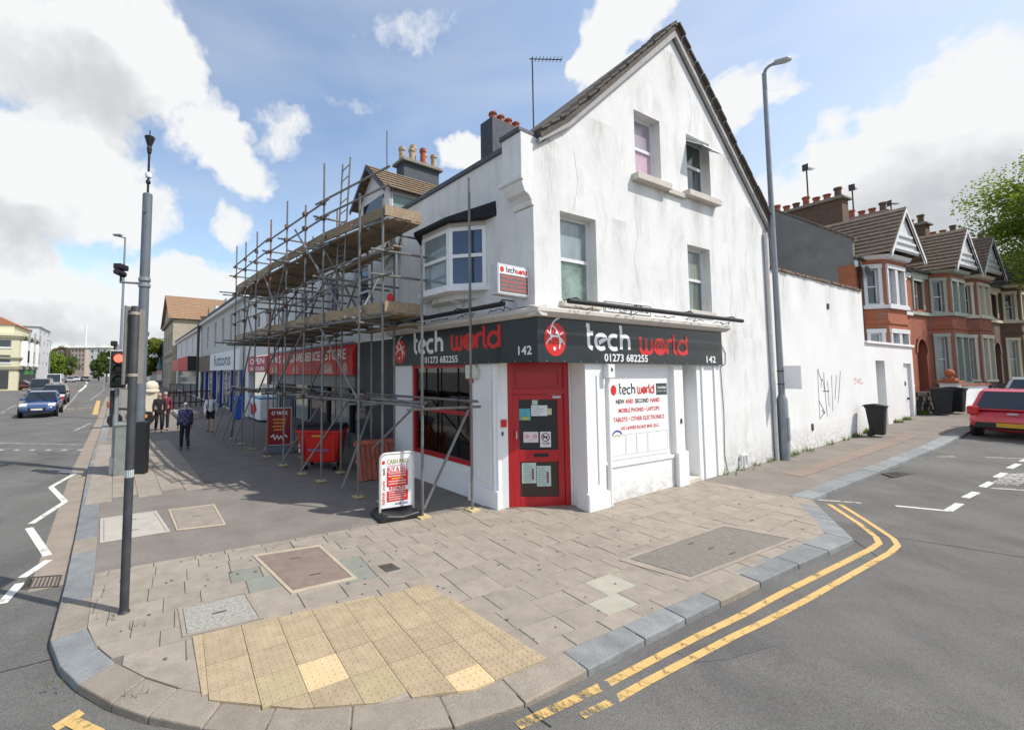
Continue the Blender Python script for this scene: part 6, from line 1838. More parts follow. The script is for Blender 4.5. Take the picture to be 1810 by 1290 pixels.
def street_block(name, label, pxc, dist, wf, ls, pytop, m, frows, fcols, scols, wfrac=(0.45, 0.5)):
    """a block with its front towards the corner and its side along the main road; pxc = its street corner"""
    P = Vector(((pxc - 705) / 750 * dist, dist, 0))
    h = CAMH + (658 - pytop) / 750 * dist
    rz = math.atan2(UL.y, UL.x) - math.pi / 2
    r = thing(name, label, 'building', P, rz)
    F = TM(P, rz); FS = F @ Matrix.Rotation(math.pi / 2, 4, 'Z')
    def grid(w, cols):
        out = []
        for i in range(frows):
            for j in range(cols):
                cw, chh = w / cols, (h - 3.4) / frows
                out.append((cw * (j + .5 - wfrac[0] / 2), cw * (j + .5 + wfrac[0] / 2), 3.4 + chh * (i + .5 - wfrac[1] / 2), 3.4 + chh * (i + .5 + wfrac[1] / 2)))
        return out
    of = [(o[0] - wf, o[1] - wf, o[2], o[3]) for o in grid(wf, fcols)]; osd = grid(ls, scols)
    part('wall', wall_mb([(-wf, -.3), (0, -.3), (0, h), (-wf, h)], of, 0.0, .3), m, r, F)
    part('wall', wall_mb([(0, -.3), (ls, -.3), (ls, h), (0, h)], osd, 0.0, .3), m, r, FS)
    part('wall', MB().box(-wf, 0, ls - .2, ls, -.3, h), m, r, F)
    for o in of:
        w_ = part('window', MB().box(o[0], o[1], .10, .14, o[2], o[3]).box(o[0] - .12, o[1] + .12, -.08, .1, o[2] - .2, o[2]), m_sash, r, F); part('pane', MB().box(o[0] + .1, o[1] - .1, .07, .09, o[2] + .1, o[3] - .1), g_dark, w_, F)
    for o in osd:
        w_ = part('window', MB().box(o[0], o[1], .10, .14, o[2], o[3]), m_sash, r, FS); part('pane', MB().box(o[0] + .1, o[1] - .1, .07, .09, o[2] + .1, o[3] - .1), g_dark, w_, FS)
    part('roof', MB().box(-wf - .3, .3, -.3, ls, h, h + .35), m, r, F)
    return r, F, FS, h
m_creamp = mat('cream_stucco', (0.64, 0.60, 0.42), 0.85, var=0.06, dirt=((.45, .43, .33), .4, .5, .5))
b1, F1, FS1, h1 = street_block('corner_pub_building', 'cream yellow stucco corner building with a green string course', 33, 62, 16, 14.7, 594, m_creamp, 2, 5, 4)
m_trimo = mat('trim_olive', (0.30, 0.29, 0.20), 0.8)
for z_, t_ in ((h1 - .3, .5), (4.5, .25), (3.0, .4)):
    part('string_course', MB().box(-16.2, .22, -.22, .03, z_, z_ + t_), m_trimo, b1, F1); part('string_course', MB().box(-.05, 14.7, -.23, .03, z_, z_ + t_), m_trimo, b1, FS1)
part('attic', MB().box(-15.5, -.8, .8, 13, h1 + .35, h1 + 1.7), m_creamp, b1, F1)
part('hipped_roof', MB().prism([(-15.8, h1 + 1.7), (-.5, h1 + 1.7), (-2.2, h1 + 2.7), (-14, h1 + 2.7)], 0.6, 13, 'y'), mat('roof_terracotta', (0.36, 0.16, 0.09), 0.9, var=0.2), b1, F1)
for k in range(3):
    bw_ = part('bay_window', MB().prism([(1.2 + 4.6 * k, .05), (1.7 + 4.6 * k, -.7), (3.3 + 4.6 * k, -.7), (3.8 + 4.6 * k, .05)], 3.5, h1 - .6, 'z'), m_trimw, b1, FS1)
    for z_ in (4.0, 7.0):
        part('pane', MB().box(1.85 + 4.6 * k, 3.15 + 4.6 * k, -.73, -.69, z_, z_ + 1.8), g_dark, bw_, FS1)
part('dark_ground_floor', MB().box(-15, -1, -.08, .02, .2, 2.8), m_dgrey, b1, F1); part('dark_ground_floor', MB().box(1, 13.6, -.08, .02, .2, 2.8), m_dgrey, b1, FS1)
part('shop_sign', MB().box(3, 11, -.12, -.08, 2.2, 2.9), mat('sign_green', (.06, .28, .08), .5), b1, FS1)
street_block('white_tower_block', 'white modern block behind the cream corner building', 66, 95, 30, 16, 577, mat('block_white', (0.58, 0.58, 0.58), 0.8), 4, 8, 3, (0.4, 0.35))
block('brick_flats', 'far brown and white flats at the end of the main road', 112, 150, 616, 260, mat('flats_tan', (0.42, 0.34, 0.28), 0.9), 5, 6, 5, roofm=mat('flats_roof', (0.16, 0.12, 0.09), 0.9))
block('white_flats', 'far white flats with dark balconies right of the white mast', 157, 190, 616, 250, mat('flats_white', (0.60, 0.58, 0.55), 0.9), 4, 3, 5, roofm=mat('flats_roof', (0.16, 0.12, 0.09), 0.9), wfrac=(0.3, 0.6))
block('low_far_building', 'low far building closing the view down the main road', 60, 240, 650, 420, mat('flats_brick', (0.30, 0.20, 0.16), 0.9), 1, 24, 5)
tw = thing('observation_tower', 'very tall thin white mast on the skyline', 'tower', ((150 - 705) / 750 * 1500, 1500, 0))
part('mast', MB().tube((0, 0, -1), (0, 0, 172), 3.2, 12, 2.4), mat('tower_white', (0.72, 0.74, 0.76), 0.6), tw, smooth=True)
part('pod', MB().lathe([(3, 62), (8, 64), (9, 67), (8, 70), (3, 72)], n=16), mat('tower_white', (0.72, 0.74, 0.76), 0.6), tw, smooth=True)
# ---------------------------------------------------------------- scaffolding (frame FL: x = -s, y = -offset from the wall)
m_tube = mat('scaffold_tube', (0.20, 0.195, 0.185), 0.5, metal=0.4, var=0.25, scale=4, dirt=((0.20, 0.12, 0.08), 0.5, 3, 0.58))
m_tuber = mat('scaffold_tube_rusty', (0.28, 0.13, 0.09), 0.7, metal=0.2, var=0.3, scale=5)
m_board = mat('scaffold_board', (0.30, 0.225, 0.15), 0.9, var=0.3, scale=3, stretch=(1, 6, 6), rnd=0.2, dirt=((0.12, 0.10, 0.08), 0.5, 2, 0.55))
m_clip = mat('scaffold_coupler', (0.16, 0.11, 0.08), 0.7, metal=0.4, var=0.3)
m_pad = mat('sole_plate_yellow', (0.50, 0.40, 0.20), 0.85, var=0.2)
scaf = thing('scaffolding', 'tube and board scaffolding in front of the convenience store', 'scaffolding', FL @ Vector((-7, -1.6, 0)), TL)
RT = 0.026
def tb(p, q, m=m_tube, name='tube', r=RT):
    return part(name, MB().tube(p, q, r, 7), m, scaf, FL, smooth=True)
def S(s, off, z):
    return (-s, -off, z)
coup = MB().box(-.055, .055, -.055, .055, -.045, .045).mesh('coupler', m_clip)
def coupler(p):
    link('coupler', coup, scaf, WM[scaf.name].inverted() @ FL @ Matrix.Translation(p) @ Matrix.Rotation(random.uniform(-.4, .4), 4, 'Z'))
OUT = [(12.43, 2.45, 7.5), (11.05, 2.41, 7.3), (9.80, 2.32, 7.35), (8.25, 2.28, 7.3), (6.80, 2.23, 7.4), (5.60, 2.12, 6.9), (4.66, 2.00, 7.65), (3.05, 1.85, 6.35), (2.50, 1.60, 6.10)]
INN = [(12.45, 0.75, 7.0), (10.4, 0.72, 7.1), (8.8, 0.70, 7.2), (6.8, 0.70, 7.5), (4.75, 0.62, 6.3), (3.75, 0.55, 6.2)]
def off_at(s):
    P = sorted((a, b) for a, b, c in OUT)
    for (a, b), (c, d) in zip(P[:-1], P[1:]):
        if a <= s <= c:
            return b + (d - b) * (s - a) / (c - a)
    return P[0][1] if s < P[0][0] else P[-1][1]
for k, (s, o, z) in enumerate(OUT):
    tb(S(s, o, 0.02), S(s, o, z), m_tuber if k == 3 else m_tube, 'standard')
    part('base_plate', MB().box(-s - .10, -s + .10, -o - .10, -o + .10, 0.012, 0.035), m_pad, scaf, FL)
for k, (s, o, z) in enumerate(INN):
    tb(S(s, o, 0.02), S(s, o, z), m_tuber if k == 3 else m_tube, 'standard')
    part('base_plate', MB().box(-s - .10, -s + .10, -o - .10, -o + .10, 0.012, 0.035), m_pad, scaf, FL)
# the two bays in front of the corner shop
for s, o, z in ((1.37, 1.44, 4.85), (1.18, 0.45, 6.3)):
    tb(S(s, o, 0.02), S(s, o, z), m_tube, 'standard')
    part('base_plate', MB().box(-s - .11, -s + .11, -o - .11, -o + .11, 0.012, 0.04), m_pad, scaf, FL)
def ledger(s0, s1, z, extra=0.12, do=0.05, inner=False):
    pts = [s for s, o, _ in (INN if inner else OUT) if s0 - .01 <= s <= s1 + .01]
    f = (lambda s: 0.68) if inner else off_at
    tb(S(s0 - .3, f(s0) + extra * 0, z), S((s0 + s1) / 2, f((s0 + s1) / 2) + do, z), m_tube, 'ledger')
    tb(S((s0 + s1) / 2 - .2, f((s0 + s1) / 2) + do + .001, z + .055), S(s1 + .35, f(s1) + do, z + .055), m_tube, 'ledger')
    for s in pts:
        coupler(S(s, f(s) + .02, z))
for z in (1.95, 3.62, 5.58, 6.28, 6.66):
    ledger(4.66, 12.43, z)
for z in (4.40, 4.80):
    ledger(4.66, 12.43, z)
for z in (1.95, 3.62, 5.58):
    ledger(3.75, 12.45, z, inner=True)
# side pieces towards the corner shop
for z in (3.62, 5.58, 6.28, 6.66):
    tb(S(2.3, 1.55, z + .06), S(5.0, 2.08, z + .06), m_tube, 'ledger')
tb(S(1.25, 1.50, 1.95), S(5.1, 2.1, 1.95), m_tube, 'ledger')
tb(S(0.95, 0.50, 2.02), S(4.9, 0.66, 2.0), m_tube, 'ledger')
tb(S(1.2, 0.2, 1.90), S(1.38, 1.75, 1.90), m_tube, 'transom')
tb(S(1.32, 1.40, 2.0), S(2.75, 1.72, 2.02), m_tube, 'ledger')
tb(S(2.6, 0.3, 1.92), S(2.55, 2.0, 1.92), m_tube, 'transom')
for s in (12.43, 11.05, 9.8, 8.25, 6.8, 5.6, 4.66, 3.05):
    for z in (1.90, 3.68, 5.64):
        e = random.uniform(0.15, 0.75) if z > 2 else 0.2
        tb(S(s + .06, 0.12, z), S(s + .06, off_at(s) + e, z), m_tube, 'transom')
    for z in (6.30,):
        if random.random() < .6:
            tb(S(s + .05, 0.4, z), S(s + .05, off_at(s) + .25, z), m_tube, 'transom')
# braces
for a, b in (((5.9, 2.3, 6.3), (3.6, 2.0, 3.9)), ((4.66, 2.05, 3.6), (3.0, 1.9, 2.0)), ((8.6, 2.38, 5.6), (6.6, 2.3, 3.65)), ((11.4, 2.5, 5.6), (9.6, 2.4, 3.6)), ((9.9, 2.42, 3.6), (12.3, 2.55, 0.1)), ((6.9, 2.3, 3.6), (9.0, 2.4, 1.9)),
             ((5.4, 0.8, 2.0), (5.5, 2.2, 0.1)), ((4.4, 0.7, 1.95), (3.5, 2.0, 0.1)), ((2.6, 0.6, 1.95), (3.4, 1.3, 0.9)), ((1.20, 0.5, 1.85), (1.36, 1.42, 0.15)), ((6.85, 0.9, 1.95), (6.78, 2.25, 0.15)), ((9.8, 2.35, 1.95), (9.85, 3.0, 0.08)), ((11.05, 2.45, 1.95), (11.15, 3.1, 0.08)), ((12.43, 2.5, 1.95), (12.5, 3.15, 0.08)),
             ((7.6, 0.75, 5.5), (9.9, 0.75, 3.7)), ((10.4, 0.76, 5.5), (12.3, 0.78, 3.7)), ((5.0, 0.7, 5.5), (6.6, 0.72, 3.7))):
    tb(S(*a), S(*b), m_tube, 'brace')
rx_ = random.Random(31)
for k in range(16):
    s_ = 3.2 + 9.0 * k / 15 + rx_.uniform(-.2, .2)
    z_ = rx_.choice((3.55, 5.52, 4.6))
    tb(S(s_, rx_.uniform(.05, .5), z_), S(s_ + rx_.uniform(-.1, .1), off_at(s_) + rx_.uniform(.1, .9), z_ + rx_.uniform(-.03, .03)), m_tube, 'transom')
for a, b in (((12.4, .78, 1.9), (10.4, .78, 3.6)), ((8.8, .76, 1.9), (7.0, .76, 3.6)), ((6.7, 2.3, 5.5), (8.2, 2.34, 3.7)), ((10.0, 2.42, 5.5), (11.0, 2.46, 3.7)), ((6.8, .8, 5.5), (6.85, 2.2, 3.7)), ((9.8, .8, 5.5), (9.85, 2.3, 3.7)), ((4.7, .7, 3.6), (4.7, 1.95, 5.5)), ((5.6, 2.15, 3.6), (7.6, 2.3, 1.95)), ((3.1, 1.9, 3.6), (3.7, .6, 5.5))):
    tb(S(*a), S(*b), m_tube, 'brace')
for s_, o_ in ((5.2, 1.25), (7.6, 1.4), (10.4, 1.5), (11.7, .8), (7.8, .72)):
    tb(S(s_, o_, .02), S(s_, o_, 5.6), m_tube, 'standard')
    part('base_plate', MB().box(-s_ - .10, -s_ + .10, -o_ - .10, -o_ + .10, 0.012, 0.035), m_pad, scaf, FL)
for z_ in (4.5, 5.0):
    tb(S(2.4, .55, z_), S(2.45, 1.9, z_), m_tube, 'transom'); tb(S(2.2, 1.55, z_), S(4.9, 2.05, z_), m_tube, 'ledger')
# decks and toe boards
rb_ = random.Random(9)
for z in (3.72, 5.69):
    for (s0, s1) in ((2.45, 4.75), (4.75, 8.6), (8.6, 12.6)):
        for k in range(6):
            def o_at(s, k=k):
                o1 = off_at(s)
                return 0.72 + (o1 - 0.12 - 0.72) * k / 6, 0.72 + (o1 - 0.12 - 0.72) * (k + .94) / 6
            a0, b0 = o_at(s0); a1, b1 = o_at(s1)
            e0, e1 = s0 + rb_.uniform(-.08, .02), s1 + rb_.uniform(-.02, .12)
            zz = z + rb_.uniform(0, .008)
            part('deck_board', MB().prism([(-e0, -a0), (-e0, -b0), (-e1, -b1), (-e1, -a1)], zz, zz + .038, 'z'), m_board, scaf, FL)
        o0, o1 = off_at(s0) - .04, off_at(s1) - .04
        part('toe_board', MB().prism([(-s0, -o0), (-s0, -o0 + .038), (-s1, -o1 + .038), (-s1, -o1)], z + .045, z + .265, 'z'), m_board, scaf, FL)
    part('toe_board', MB().box(-2.45, -2.41, -1.6, -0.7, z + .045, z + .265), m_board, scaf, FL)
    part('toe_board', MB().box(-12.68, -12.64, -2.4, -0.7, z + .045, z + .265), m_board, scaf, FL)
# loose boards lying across
part('deck_board', MB().box(-5.2, -2.5, -1.35, -1.12, 5.15, 5.19), m_board, scaf, FL)
part('deck_board', MB().box(-4.6, -2.3, -1.0, -0.75, 3.52, 3.56), m_board, scaf, FL)
# ladder
ld = thing('scaffold_ladder', 'steel ladder rising above the scaffolding top lift', 'ladder', FL @ Vector((-4.6, -1.95, 5.7)), TL)
for ds in (0.0, 0.42):
    part('stile', MB().tube(S(4.52 - ds, 1.78, 3.8), S(4.42 - ds, 1.62, 7.62), 0.022, 7), m_tube, ld, FL)
for k in range(14):
    z = 3.95 + .27 * k
    t = (z - 3.8) / 3.82
    part('rung', MB().tube(S(4.52 - .1 * t, 1.78 - .16 * t, z), S(4.10 - .1 * t, 1.78 - .16 * t, z), 0.014, 6), m_tube, ld, FL)
lb = thing('site_beacon', 'small red site lamp on the lower scaffolding deck', 'lamp', FL @ Vector((-2.7, -1.3, 3.98)), TL)
part('lens', MB().lathe([(.07, 0.06), (.08, .14), (.05, .2), (.01, .22)], n=10), m_redp, lb, smooth=True)
part('base', MB().lathe([(.06, -.01), (.06, .06)], n=10), m_black, lb)
# plant growing at the hopper
# ---------------------------------------------------------------- street furniture near the shop
# A-board
p0, p1 = Vector((-0.36, 7.56, 0)), Vector((0.29, 7.86, 0))
ang = math.atan2((p1 - p0).y, (p1 - p0).x)
ab_ = thing('pavement_sign', 'white cash paid pavement sign on a black rubber base', 'sign', (p0 + p1) / 2, ang)
wA, hA = 0.325, 1.11
def rrect(hw, z0, z1, r, n=5):
    pts = [(-hw, z0), (hw, z0)]
    pts += [(hw - r + r * math.cos(R_(90 * k / n)), z1 - r + r * math.sin(R_(90 * k / n))) for k in range(n + 1)]
    pts += [(-hw + r + r * math.cos(R_(90 + 90 * k / n)), z1 - r + r * math.sin(R_(90 + 90 * k / n))) for k in range(n + 1)]
    return pts
part('tube_frame', MB().path([(-wA, 0, 0.06)] + [(q[0], 0, q[1]) for q in reversed(rrect(wA, 0.16, hA, 0.10)[2:])] + [(wA, 0, 0.06)], 0.022, 8), mat('alu_frame', (0.62, 0.62, 0.58), 0.4, metal=0.3), ab_, smooth=True)
part('panel', MB().prism(rrect(wA - .02, 0.17, hA - .02, 0.09), -0.012, 0.012, 'y'), m_whp, ab_)
part('red_block', MB().box(-.20, .21, -.0165, -.0125, 0.535, 0.79), m_redp, ab_)
part('red_block', MB().box(-.20, .21, -.0165, -.0125, 0.275, 0.455), m_redp, ab_)
m_olive = mat('ink_olive', (0.30, 0.28, 0.05), 0.7)
letters('CASH PAID', 0.105, 0.01, 0.93, -.0135, m_olive, ab_, bold=.003, width=.42)
part('print_line', MB().box(-.19, .21, -.0145, -.0130, 0.885, 0.908), mat('ink_pink', (0.6, 0.4, 0.45), 0.8, var=.4, scale=80), ab_)
letters('BUY & SELL', 0.10, 0.01, 0.80, -.0135, m_redp, ab_, bold=.003, width=.42)
for i in range(5):
    part('print_line', MB().box(-.17 + .02 * (i == 2) * 3, .17 - .02 * (i == 2) * 3, -.0185, -.0170, 0.752 - .046 * i, 0.774 - .046 * i), mat('print_white_dots' if i != 2 else 'print_gold_dots', (.70, .45, .42) if i != 2 else (.7, .4, .1), .6, var=.5, scale=90), ab_)
letters('REPAIRS', 0.09, 0.0, 0.468, -.0135, m_redp, ab_, bold=.003, width=.32)
for i in range(4):
    part('print_line', MB().box(-.17, .17 - .03 * (i == 3), -.0185, -.0170, 0.42 - .04 * i, 0.438 - .04 * i), mat('print_white_dots', (.70, .45, .42), .6, var=.5, scale=90), ab_)
letters('ACER', 0.05, 0.02, 0.21, -.0135, m_blp, ab_, bold=.002); letters('DELL', 0.05, 0.17, 0.21, -.0135, mat('sign_mid_blue', (0.03, 0.12, 0.40), 0.6), ab_, bold=.002)
rot = Matrix.Translation((-.258, 0, 0)) @ Matrix.Rotation(R_(-90), 4, 'Y')
for body, col, z in (('tech', m_blp, 0.80), ('world', m_redp, 0.56), ('REPAIR', m_redp, 0.34)):
    letters(body, 0.07, 0, 0, -.0135, col, ab_, bold=.002, xf=Matrix.Translation((-.238, 0, z)) @ Matrix.Rotation(R_(-90), 4, 'Y'))
part('emblem', globe_mb(-.265, 0.96, .03, .034, -.0135), m_redp, ab_)
mb = MB()
prof = [(-.40, 0.0), (-.42, .05), (-.30, .13), (-.12, .10), (0, .085), (.12, .10), (.30, .13), (.42, .05), (.40, 0.0)]
part('rubber_base', MB().prism(prof, -.27, .27, 'y'), m_black, ab_, bevel=0.03, smooth=True)
# red pavement sign by the store
q0, q1 = gp(474, 800), gp(512, 798)
a2 = thing('pavement_sign', 'red pavement sign on a grey base beside the red wheeled bin', 'sign', (q0 + q1) / 2, math.atan2((q1 - q0).y, (q1 - q0).x) + .0)
wB = .38
part('frame', MB().box(-wB, wB, -.03, .03, .22, 1.42), m_pipe, a2, bevel=.01)
part('poster', MB().box(-wB + .03, wB - .03, -.036, -.03, .25, 1.39), mat('poster_maroon', (0.25, 0.012, 0.018), 0.5, var=.15), a2)
letters('O WAX', .17, 0, 1.19, -.038, m_whp, a2, bold=.004, width=.5)
for i in range(4):
    part('print_line', MB().box(-.21 + .03 * (i % 2), .21 - .02 * i, -.0385, -.0365, 1.02 - .11 * i, 1.07 - .11 * i), mat('ink_orange', (0.60, 0.28, 0.05), .6, var=.6, scale=40), a2)
part('script_mark', stroke_mb(MB(), [(-.26, .50), (-.18, .56), (-.14, .42), (-.06, .54), (-.02, .42), (.05, .52), (.10, .43), (.17, .55), (.25, .47)], .035, -.038), m_whp, a2)
part('base', MB().prism([(-.46, 0), (-.48, .10), (-.36, .2), (.36, .2), (.48, .10), (.46, 0)], -.28, .28, 'y'), mat('base_blue_grey', (0.12, 0.14, 0.17), .6), a2, bevel=.02)
# red four-wheel bin
rbn = thing('wheeled_container', 'large red four-wheeled waste container with a black lid', 'bin', Vector((-2.05, 11.6, 0)), math.atan2(-.26, .94) + R_(10))
m_rbin = mat('bin_red', (0.56, 0.018, 0.014), .4, var=.1, scale=4, dirt=((.25, .02, .02), .35, 3, .58))
b = MB()
lo, hi = [(-.46, -.36), (.46, -.36), (.46, .36), (-.46, .36)], [(-.58, -.46), (.58, -.46), (.58, .46), (-.58, .46)]
b.v = [(x, y, .2) for x, y in lo] + [(x, y, 1.02) for x, y in hi]
b.f = [(3, 2, 1, 0), (4, 5, 6, 7), (0, 1, 5, 4), (1, 2, 6, 5), (2, 3, 7, 6), (3, 0, 4, 7)]
part('body', b, m_rbin, rbn, bevel=.05)
part('rim', MB().box(-.61, .61, -.49, .49, .98, 1.05), m_rbin, rbn, bevel=.015)
part('lid', MB().prism([(-.5, 1.05), (.5, 1.05), (.5, 1.10), (.3, 1.17), (-.3, 1.17), (-.5, 1.10)], -.6, .6, 'x'), m_black, rbn, bevel=.02)
for x in (-.4, .4):
    part('rib', MB().box(x - .03, x + .03, -.462, -.43, .28, .9), m_rbin, rbn, bevel=.01)
part('sticker', MB().box(-.18, .12, -.447, -.44, .88, .92), m_gold, rbn)
part('sticker', MB().box(-.3, .25, -.42, -.413, .50, .56), mat('sticker_violet', (.25, .1, .25), .6), rbn)
for k, z in enumerate((.72, .58, .44)):
    part('sticker', MB().box(-.575, -.54 + .0, -.28, .12, z, z + .09), m_whp, rbn)
for x in (-.38, .38):
    for y in (-.28, .28):
        w = part('wheel', MB().tube((x - .03, y, .1), (x + .03, y, .1), .1, 14), m_black, rbn)
        part('fork', MB().box(x - .045, x + .045, y - .03, y + .03, .12, .22), m_pipe, rbn)
# broken pallet leaning on the wall
pa, pb_ = Vector((-0.95, 10.05, 0)), Vector((-0.15, 10.45, 0))
plt = thing('wooden_pallet', 'red stained wooden pallet leaning beside the scaffolding', 'pallet', pa, math.atan2((pb_ - pa).y, (pb_ - pa).x))
m_pal = mat('pallet_red_wood', (0.34, 0.10, 0.065), .9, var=.25, scale=5, rnd=.2)
tilt = Matrix.Rotation(R_(-16), 4, 'X')
def pbox(name, *a):
    mb = MB().box(*a)
    mb.v = [tuple(tilt @ Vector(v)) for v in mb.v]
    part(name, mb, m_pal, plt)
for z in (.02, .42, .82):
    pbox('bearer', 0, 1.0, 0.0, .09, z, z + .1)
for k in range(8):
    pbox('slat', .01 + .125 * k, .01 + .125 * k + .10, -.025, -.001, .0 + .01 * (k % 3), .95)
pbox('slat', 0.0, 1.0, -.05, -.026, .84, .93)
# store freezer and blue box
fz = thing('chest_freezer', 'white ice cream freezer with red print outside the store', 'freezer', FL @ Vector((-18.6, 0.25, 0)), TL)
part('cabinet', MB().box(-1.3, 1.3, -.45, .45, .1, 1.15), m_whp, fz, bevel=.04)
part('lid', MB().box(-1.25, 1.25, -.42, .42, 1.15, 1.25), mat('lid_blue', (.10, .30, .55), .3), fz)
part('print', MB().prism([(-.5, .3), (.1, .25), (.7, .6), (.4, .95), (-.2, .8), (-.7, .95)], -.456, -.452, 'y'), m_redp, fz)
part('header', MB().box(-1.3, 1.3, .3, .45, 1.25, 1.9), m_trimw, fz)
bb = thing('blue_bin', 'upright bright blue bin at the end of the store', 'bin', FL @ Vector((-19.6, -0.75, 0)), TL)
part('body', MB().prism([(-.25, 0), (.25, 0), (.25, 1.1), (0.05, 1.28), (-.25, 1.15)], -.22, .22, 'y'), mat('bin_blue', (.03, .14, .55), .4), bb, bevel=.03)
part('flap', MB().box(-.17, .17, -.235, -.21, .85, 1.0), m_blp, bb)
# ---- tall sensor column on the corner
pp = gp(219, 1083)
m_pole = mat('column_charcoal', (0.042, 0.045, 0.050), .55, var=.25, scale=6, dirt=((.10, .10, .10), .4, 6, .62))
m_poleu = mat('column_blue_grey', (0.135, 0.155, 0.18), .5, var=.12, scale=5)
fp_ = thing('sign_post', 'slim charcoal post with an edge-on plate at the pavement corner', 'post', pp, 0)
part('shaft', MB().lathe([(.058, -.03), (.058, .015), (.045, .03), (.044, 3.27), (.040, 3.28)], n=16), m_pole, fp_, smooth=True)
part('edge_on_plate', MB().box(-.085, -.068, -.06, .30, 2.42, 3.28), mat('plate_back_grey', (.20, .19, .18), .6), fp_)
for z in (2.50, 3.18):
    part('clamp', MB().lathe([(.047, z), (.051, z + .004), (.051, z + .03), (.047, z + .034)], n=14), mat('clamp_buff', (.38, .34, .27), .6, metal=.3), fp_)
    part('clamp_tail', MB().box(-.075, -.035, -.012, .012, z + .004, z + .03), m_galv, fp_)
part('sticker', MB().tube((0, 0, 1.42), (0, 0, 1.50), .0452, 14, caps=False), mat('sticker_pale', (.45, .5, .48), .6), fp_)
pg_ = gp(243, 834)
col = thing('sensor_column', 'tall blue-grey column with a sensor spike rising from the black cabinet', 'column', pg_, 0)
part('shaft', MB().lathe([(.125, .0), (.125, 1.35), (.118, 7.28), (.10, 7.30)], n=18), m_poleu, col, smooth=True)
part('access_cover', MB().box(-.06, .06, -.135, -.11, 6.75, 7.0), m_poleu, col, bevel=.01)
part('spike', MB().tube((0, 0, 7.28), (0, 0, 8.62), .03, 8), m_blp, col)
part('ball', MB().lathe([(.02, 7.72), (.07, 7.75), (.085, 7.81), (.07, 7.87), (.02, 7.90)], n=12), m_whp, col, smooth=True)
part('collar', MB().lathe([(.05, 7.58), (.06, 7.60), (.06, 7.65), (.05, 7.67)], n=10), m_blp, col)
part('sensor_head', MB().lathe([(.05, 8.42), (.065, 8.55), (.05, 8.60), (.12, 8.82), (.13, 8.86), (.05, 8.90), (.015, 8.93), (.015, 9.05)], n=10), m_blp, col)
for z in (4.78, 4.94):
    part('bracket', MB().lathe([(.138, z), (.145, z + .01), (.145, z + .08), (.138, z + .09)], n=14), m_galv, col)
part('arm', MB().tube((0, 0, 4.88), (-.56, -.1, 4.90), .03, 8), m_galv, col)
dt = part('detector', MB().box(-.66, -.46, -.28, .06, 5.22, 5.36), m_blp, col, bevel=.02)
part('lens', MB().tube((-.56, -.30, 5.14), (-.56, .02, 5.12), .08, 10), m_blp, dt)
part('stem', MB().tube((-.56, -.1, 4.88), (-.56, -.1, 5.25), .03, 6), m_blp, dt)
# ---- traffic light
tl = gp(200, 838)
tfl = thing('traffic_light', 'traffic light showing red on a grey pole by the kerb', 'traffic light', tl, R_(31))
part('pole', MB().tube((0, 0, 0), (0, 0, 3.25), .06, 12), m_galv, tfl, smooth=True)
part('base_sleeve', MB().tube((0, 0, -.02), (0, 0, .42), .10, 12), mat('sleeve_pale', (.45, .45, .43), .7), tfl)
hx = 0.03
hd = part('signal_head', MB().box(hx - .15, hx + .15, -.24, -.08, 2.20, 3.06), m_blp, tfl, bevel=.02)
part('backing_board', MB().box(hx - .19, hx + .19, -.10, -.075, 2.14, 3.11), mat('board_white_edge', (.62, .62, .62), .5), hd, bevel=.02)
part('board_face', MB().box(hx - .172, hx + .172, -.106, -.099, 2.16, 3.09), m_blp, hd)
for k, (z, mm) in enumerate(((2.90, mat('signal_red_lit', (.8, .05, .03), .3, emit=((1.0, .10, .06), 3.2))), (2.63, mat('signal_amber_off', (.04, .03, .02), .2)), (2.36, mat('signal_green_off', (.02, .03, .03), .2)))):
    part('lens', MB().lathe([(.105, 0), (.09, .015), (.03, .025)], (0, 0, 0), 18), mm, hd, M=Matrix.Translation((hx, -.24, z)) @ Matrix.Rotation(R_(90), 4, 'X'))
    vis = MB()
    for a in range(-20, 201, 20):
        a0, a1 = R_(a), R_(a + 20)
        if a >= 200:
            break
        vis.poly([(hx + .115 * math.cos(a0), -.24, z + .115 * math.sin(a0)), (hx + .115 * math.cos(a1), -.24, z + .115 * math.sin(a1)), (hx + .115 * math.cos(a1), -.36 - .03 * math.sin(a1), z + .115 * math.sin(a1)), (hx + .115 * math.cos(a0), -.36 - .03 * math.sin(a0), z + .115 * math.sin(a0))])
    part('visor', vis, m_blp, hd)
part('camera_unit', MB().box(-.16, -.02, -.16, .10, 3.22, 3.34), m_blp, tfl, bevel=.02)
part('camera_mount', MB().tube((-.08, 0, 3.1), (-.08, 0, 3.25), .02, 8), m_blp, tfl)
part('side_signal', MB().box(-.13, -.06, -.1, .12, 1.5, 2.1), m_blp, tfl, bevel=.01)
# ---- cabinets
cb1 = thing('utility_cabinet', 'grey-green utility cabinet behind the traffic light pole', 'cabinet', gp(219, 836), TL)
part('body', MB().box(-.42, .30, -.22, .22, 0, 1.22), mat('cabinet_green_grey', (.20, .22, .20), .6, var=.15, dirt=((.1, .1, .1), .5, 5, .55)), cb1, bevel=.012)
part('lid', MB().box(-.44, .32, -.24, .24, 1.22, 1.27), mat('cabinet_green_grey', (.20, .22, .20), .6), cb1, bevel=.01)
part('door_seam', MB().box(-.06, -.05, -.224, -.219, .1, 1.15), m_blp, cb1)
cb2 = thing('utility_cabinet', 'narrow black cabinet with a yellow poster and purple tag', 'cabinet', gp(249, 837), TL - R_(25))
part('body', MB().box(-.12, .12, -.13, .13, 0, 1.30), m_blp, cb2, bevel=.012)
part('poster', MB().box(-.105, .105, -.136, -.131, .86, 1.26), mat('poster_yellow', (.58, .40, .14), .7, var=.1), cb2)
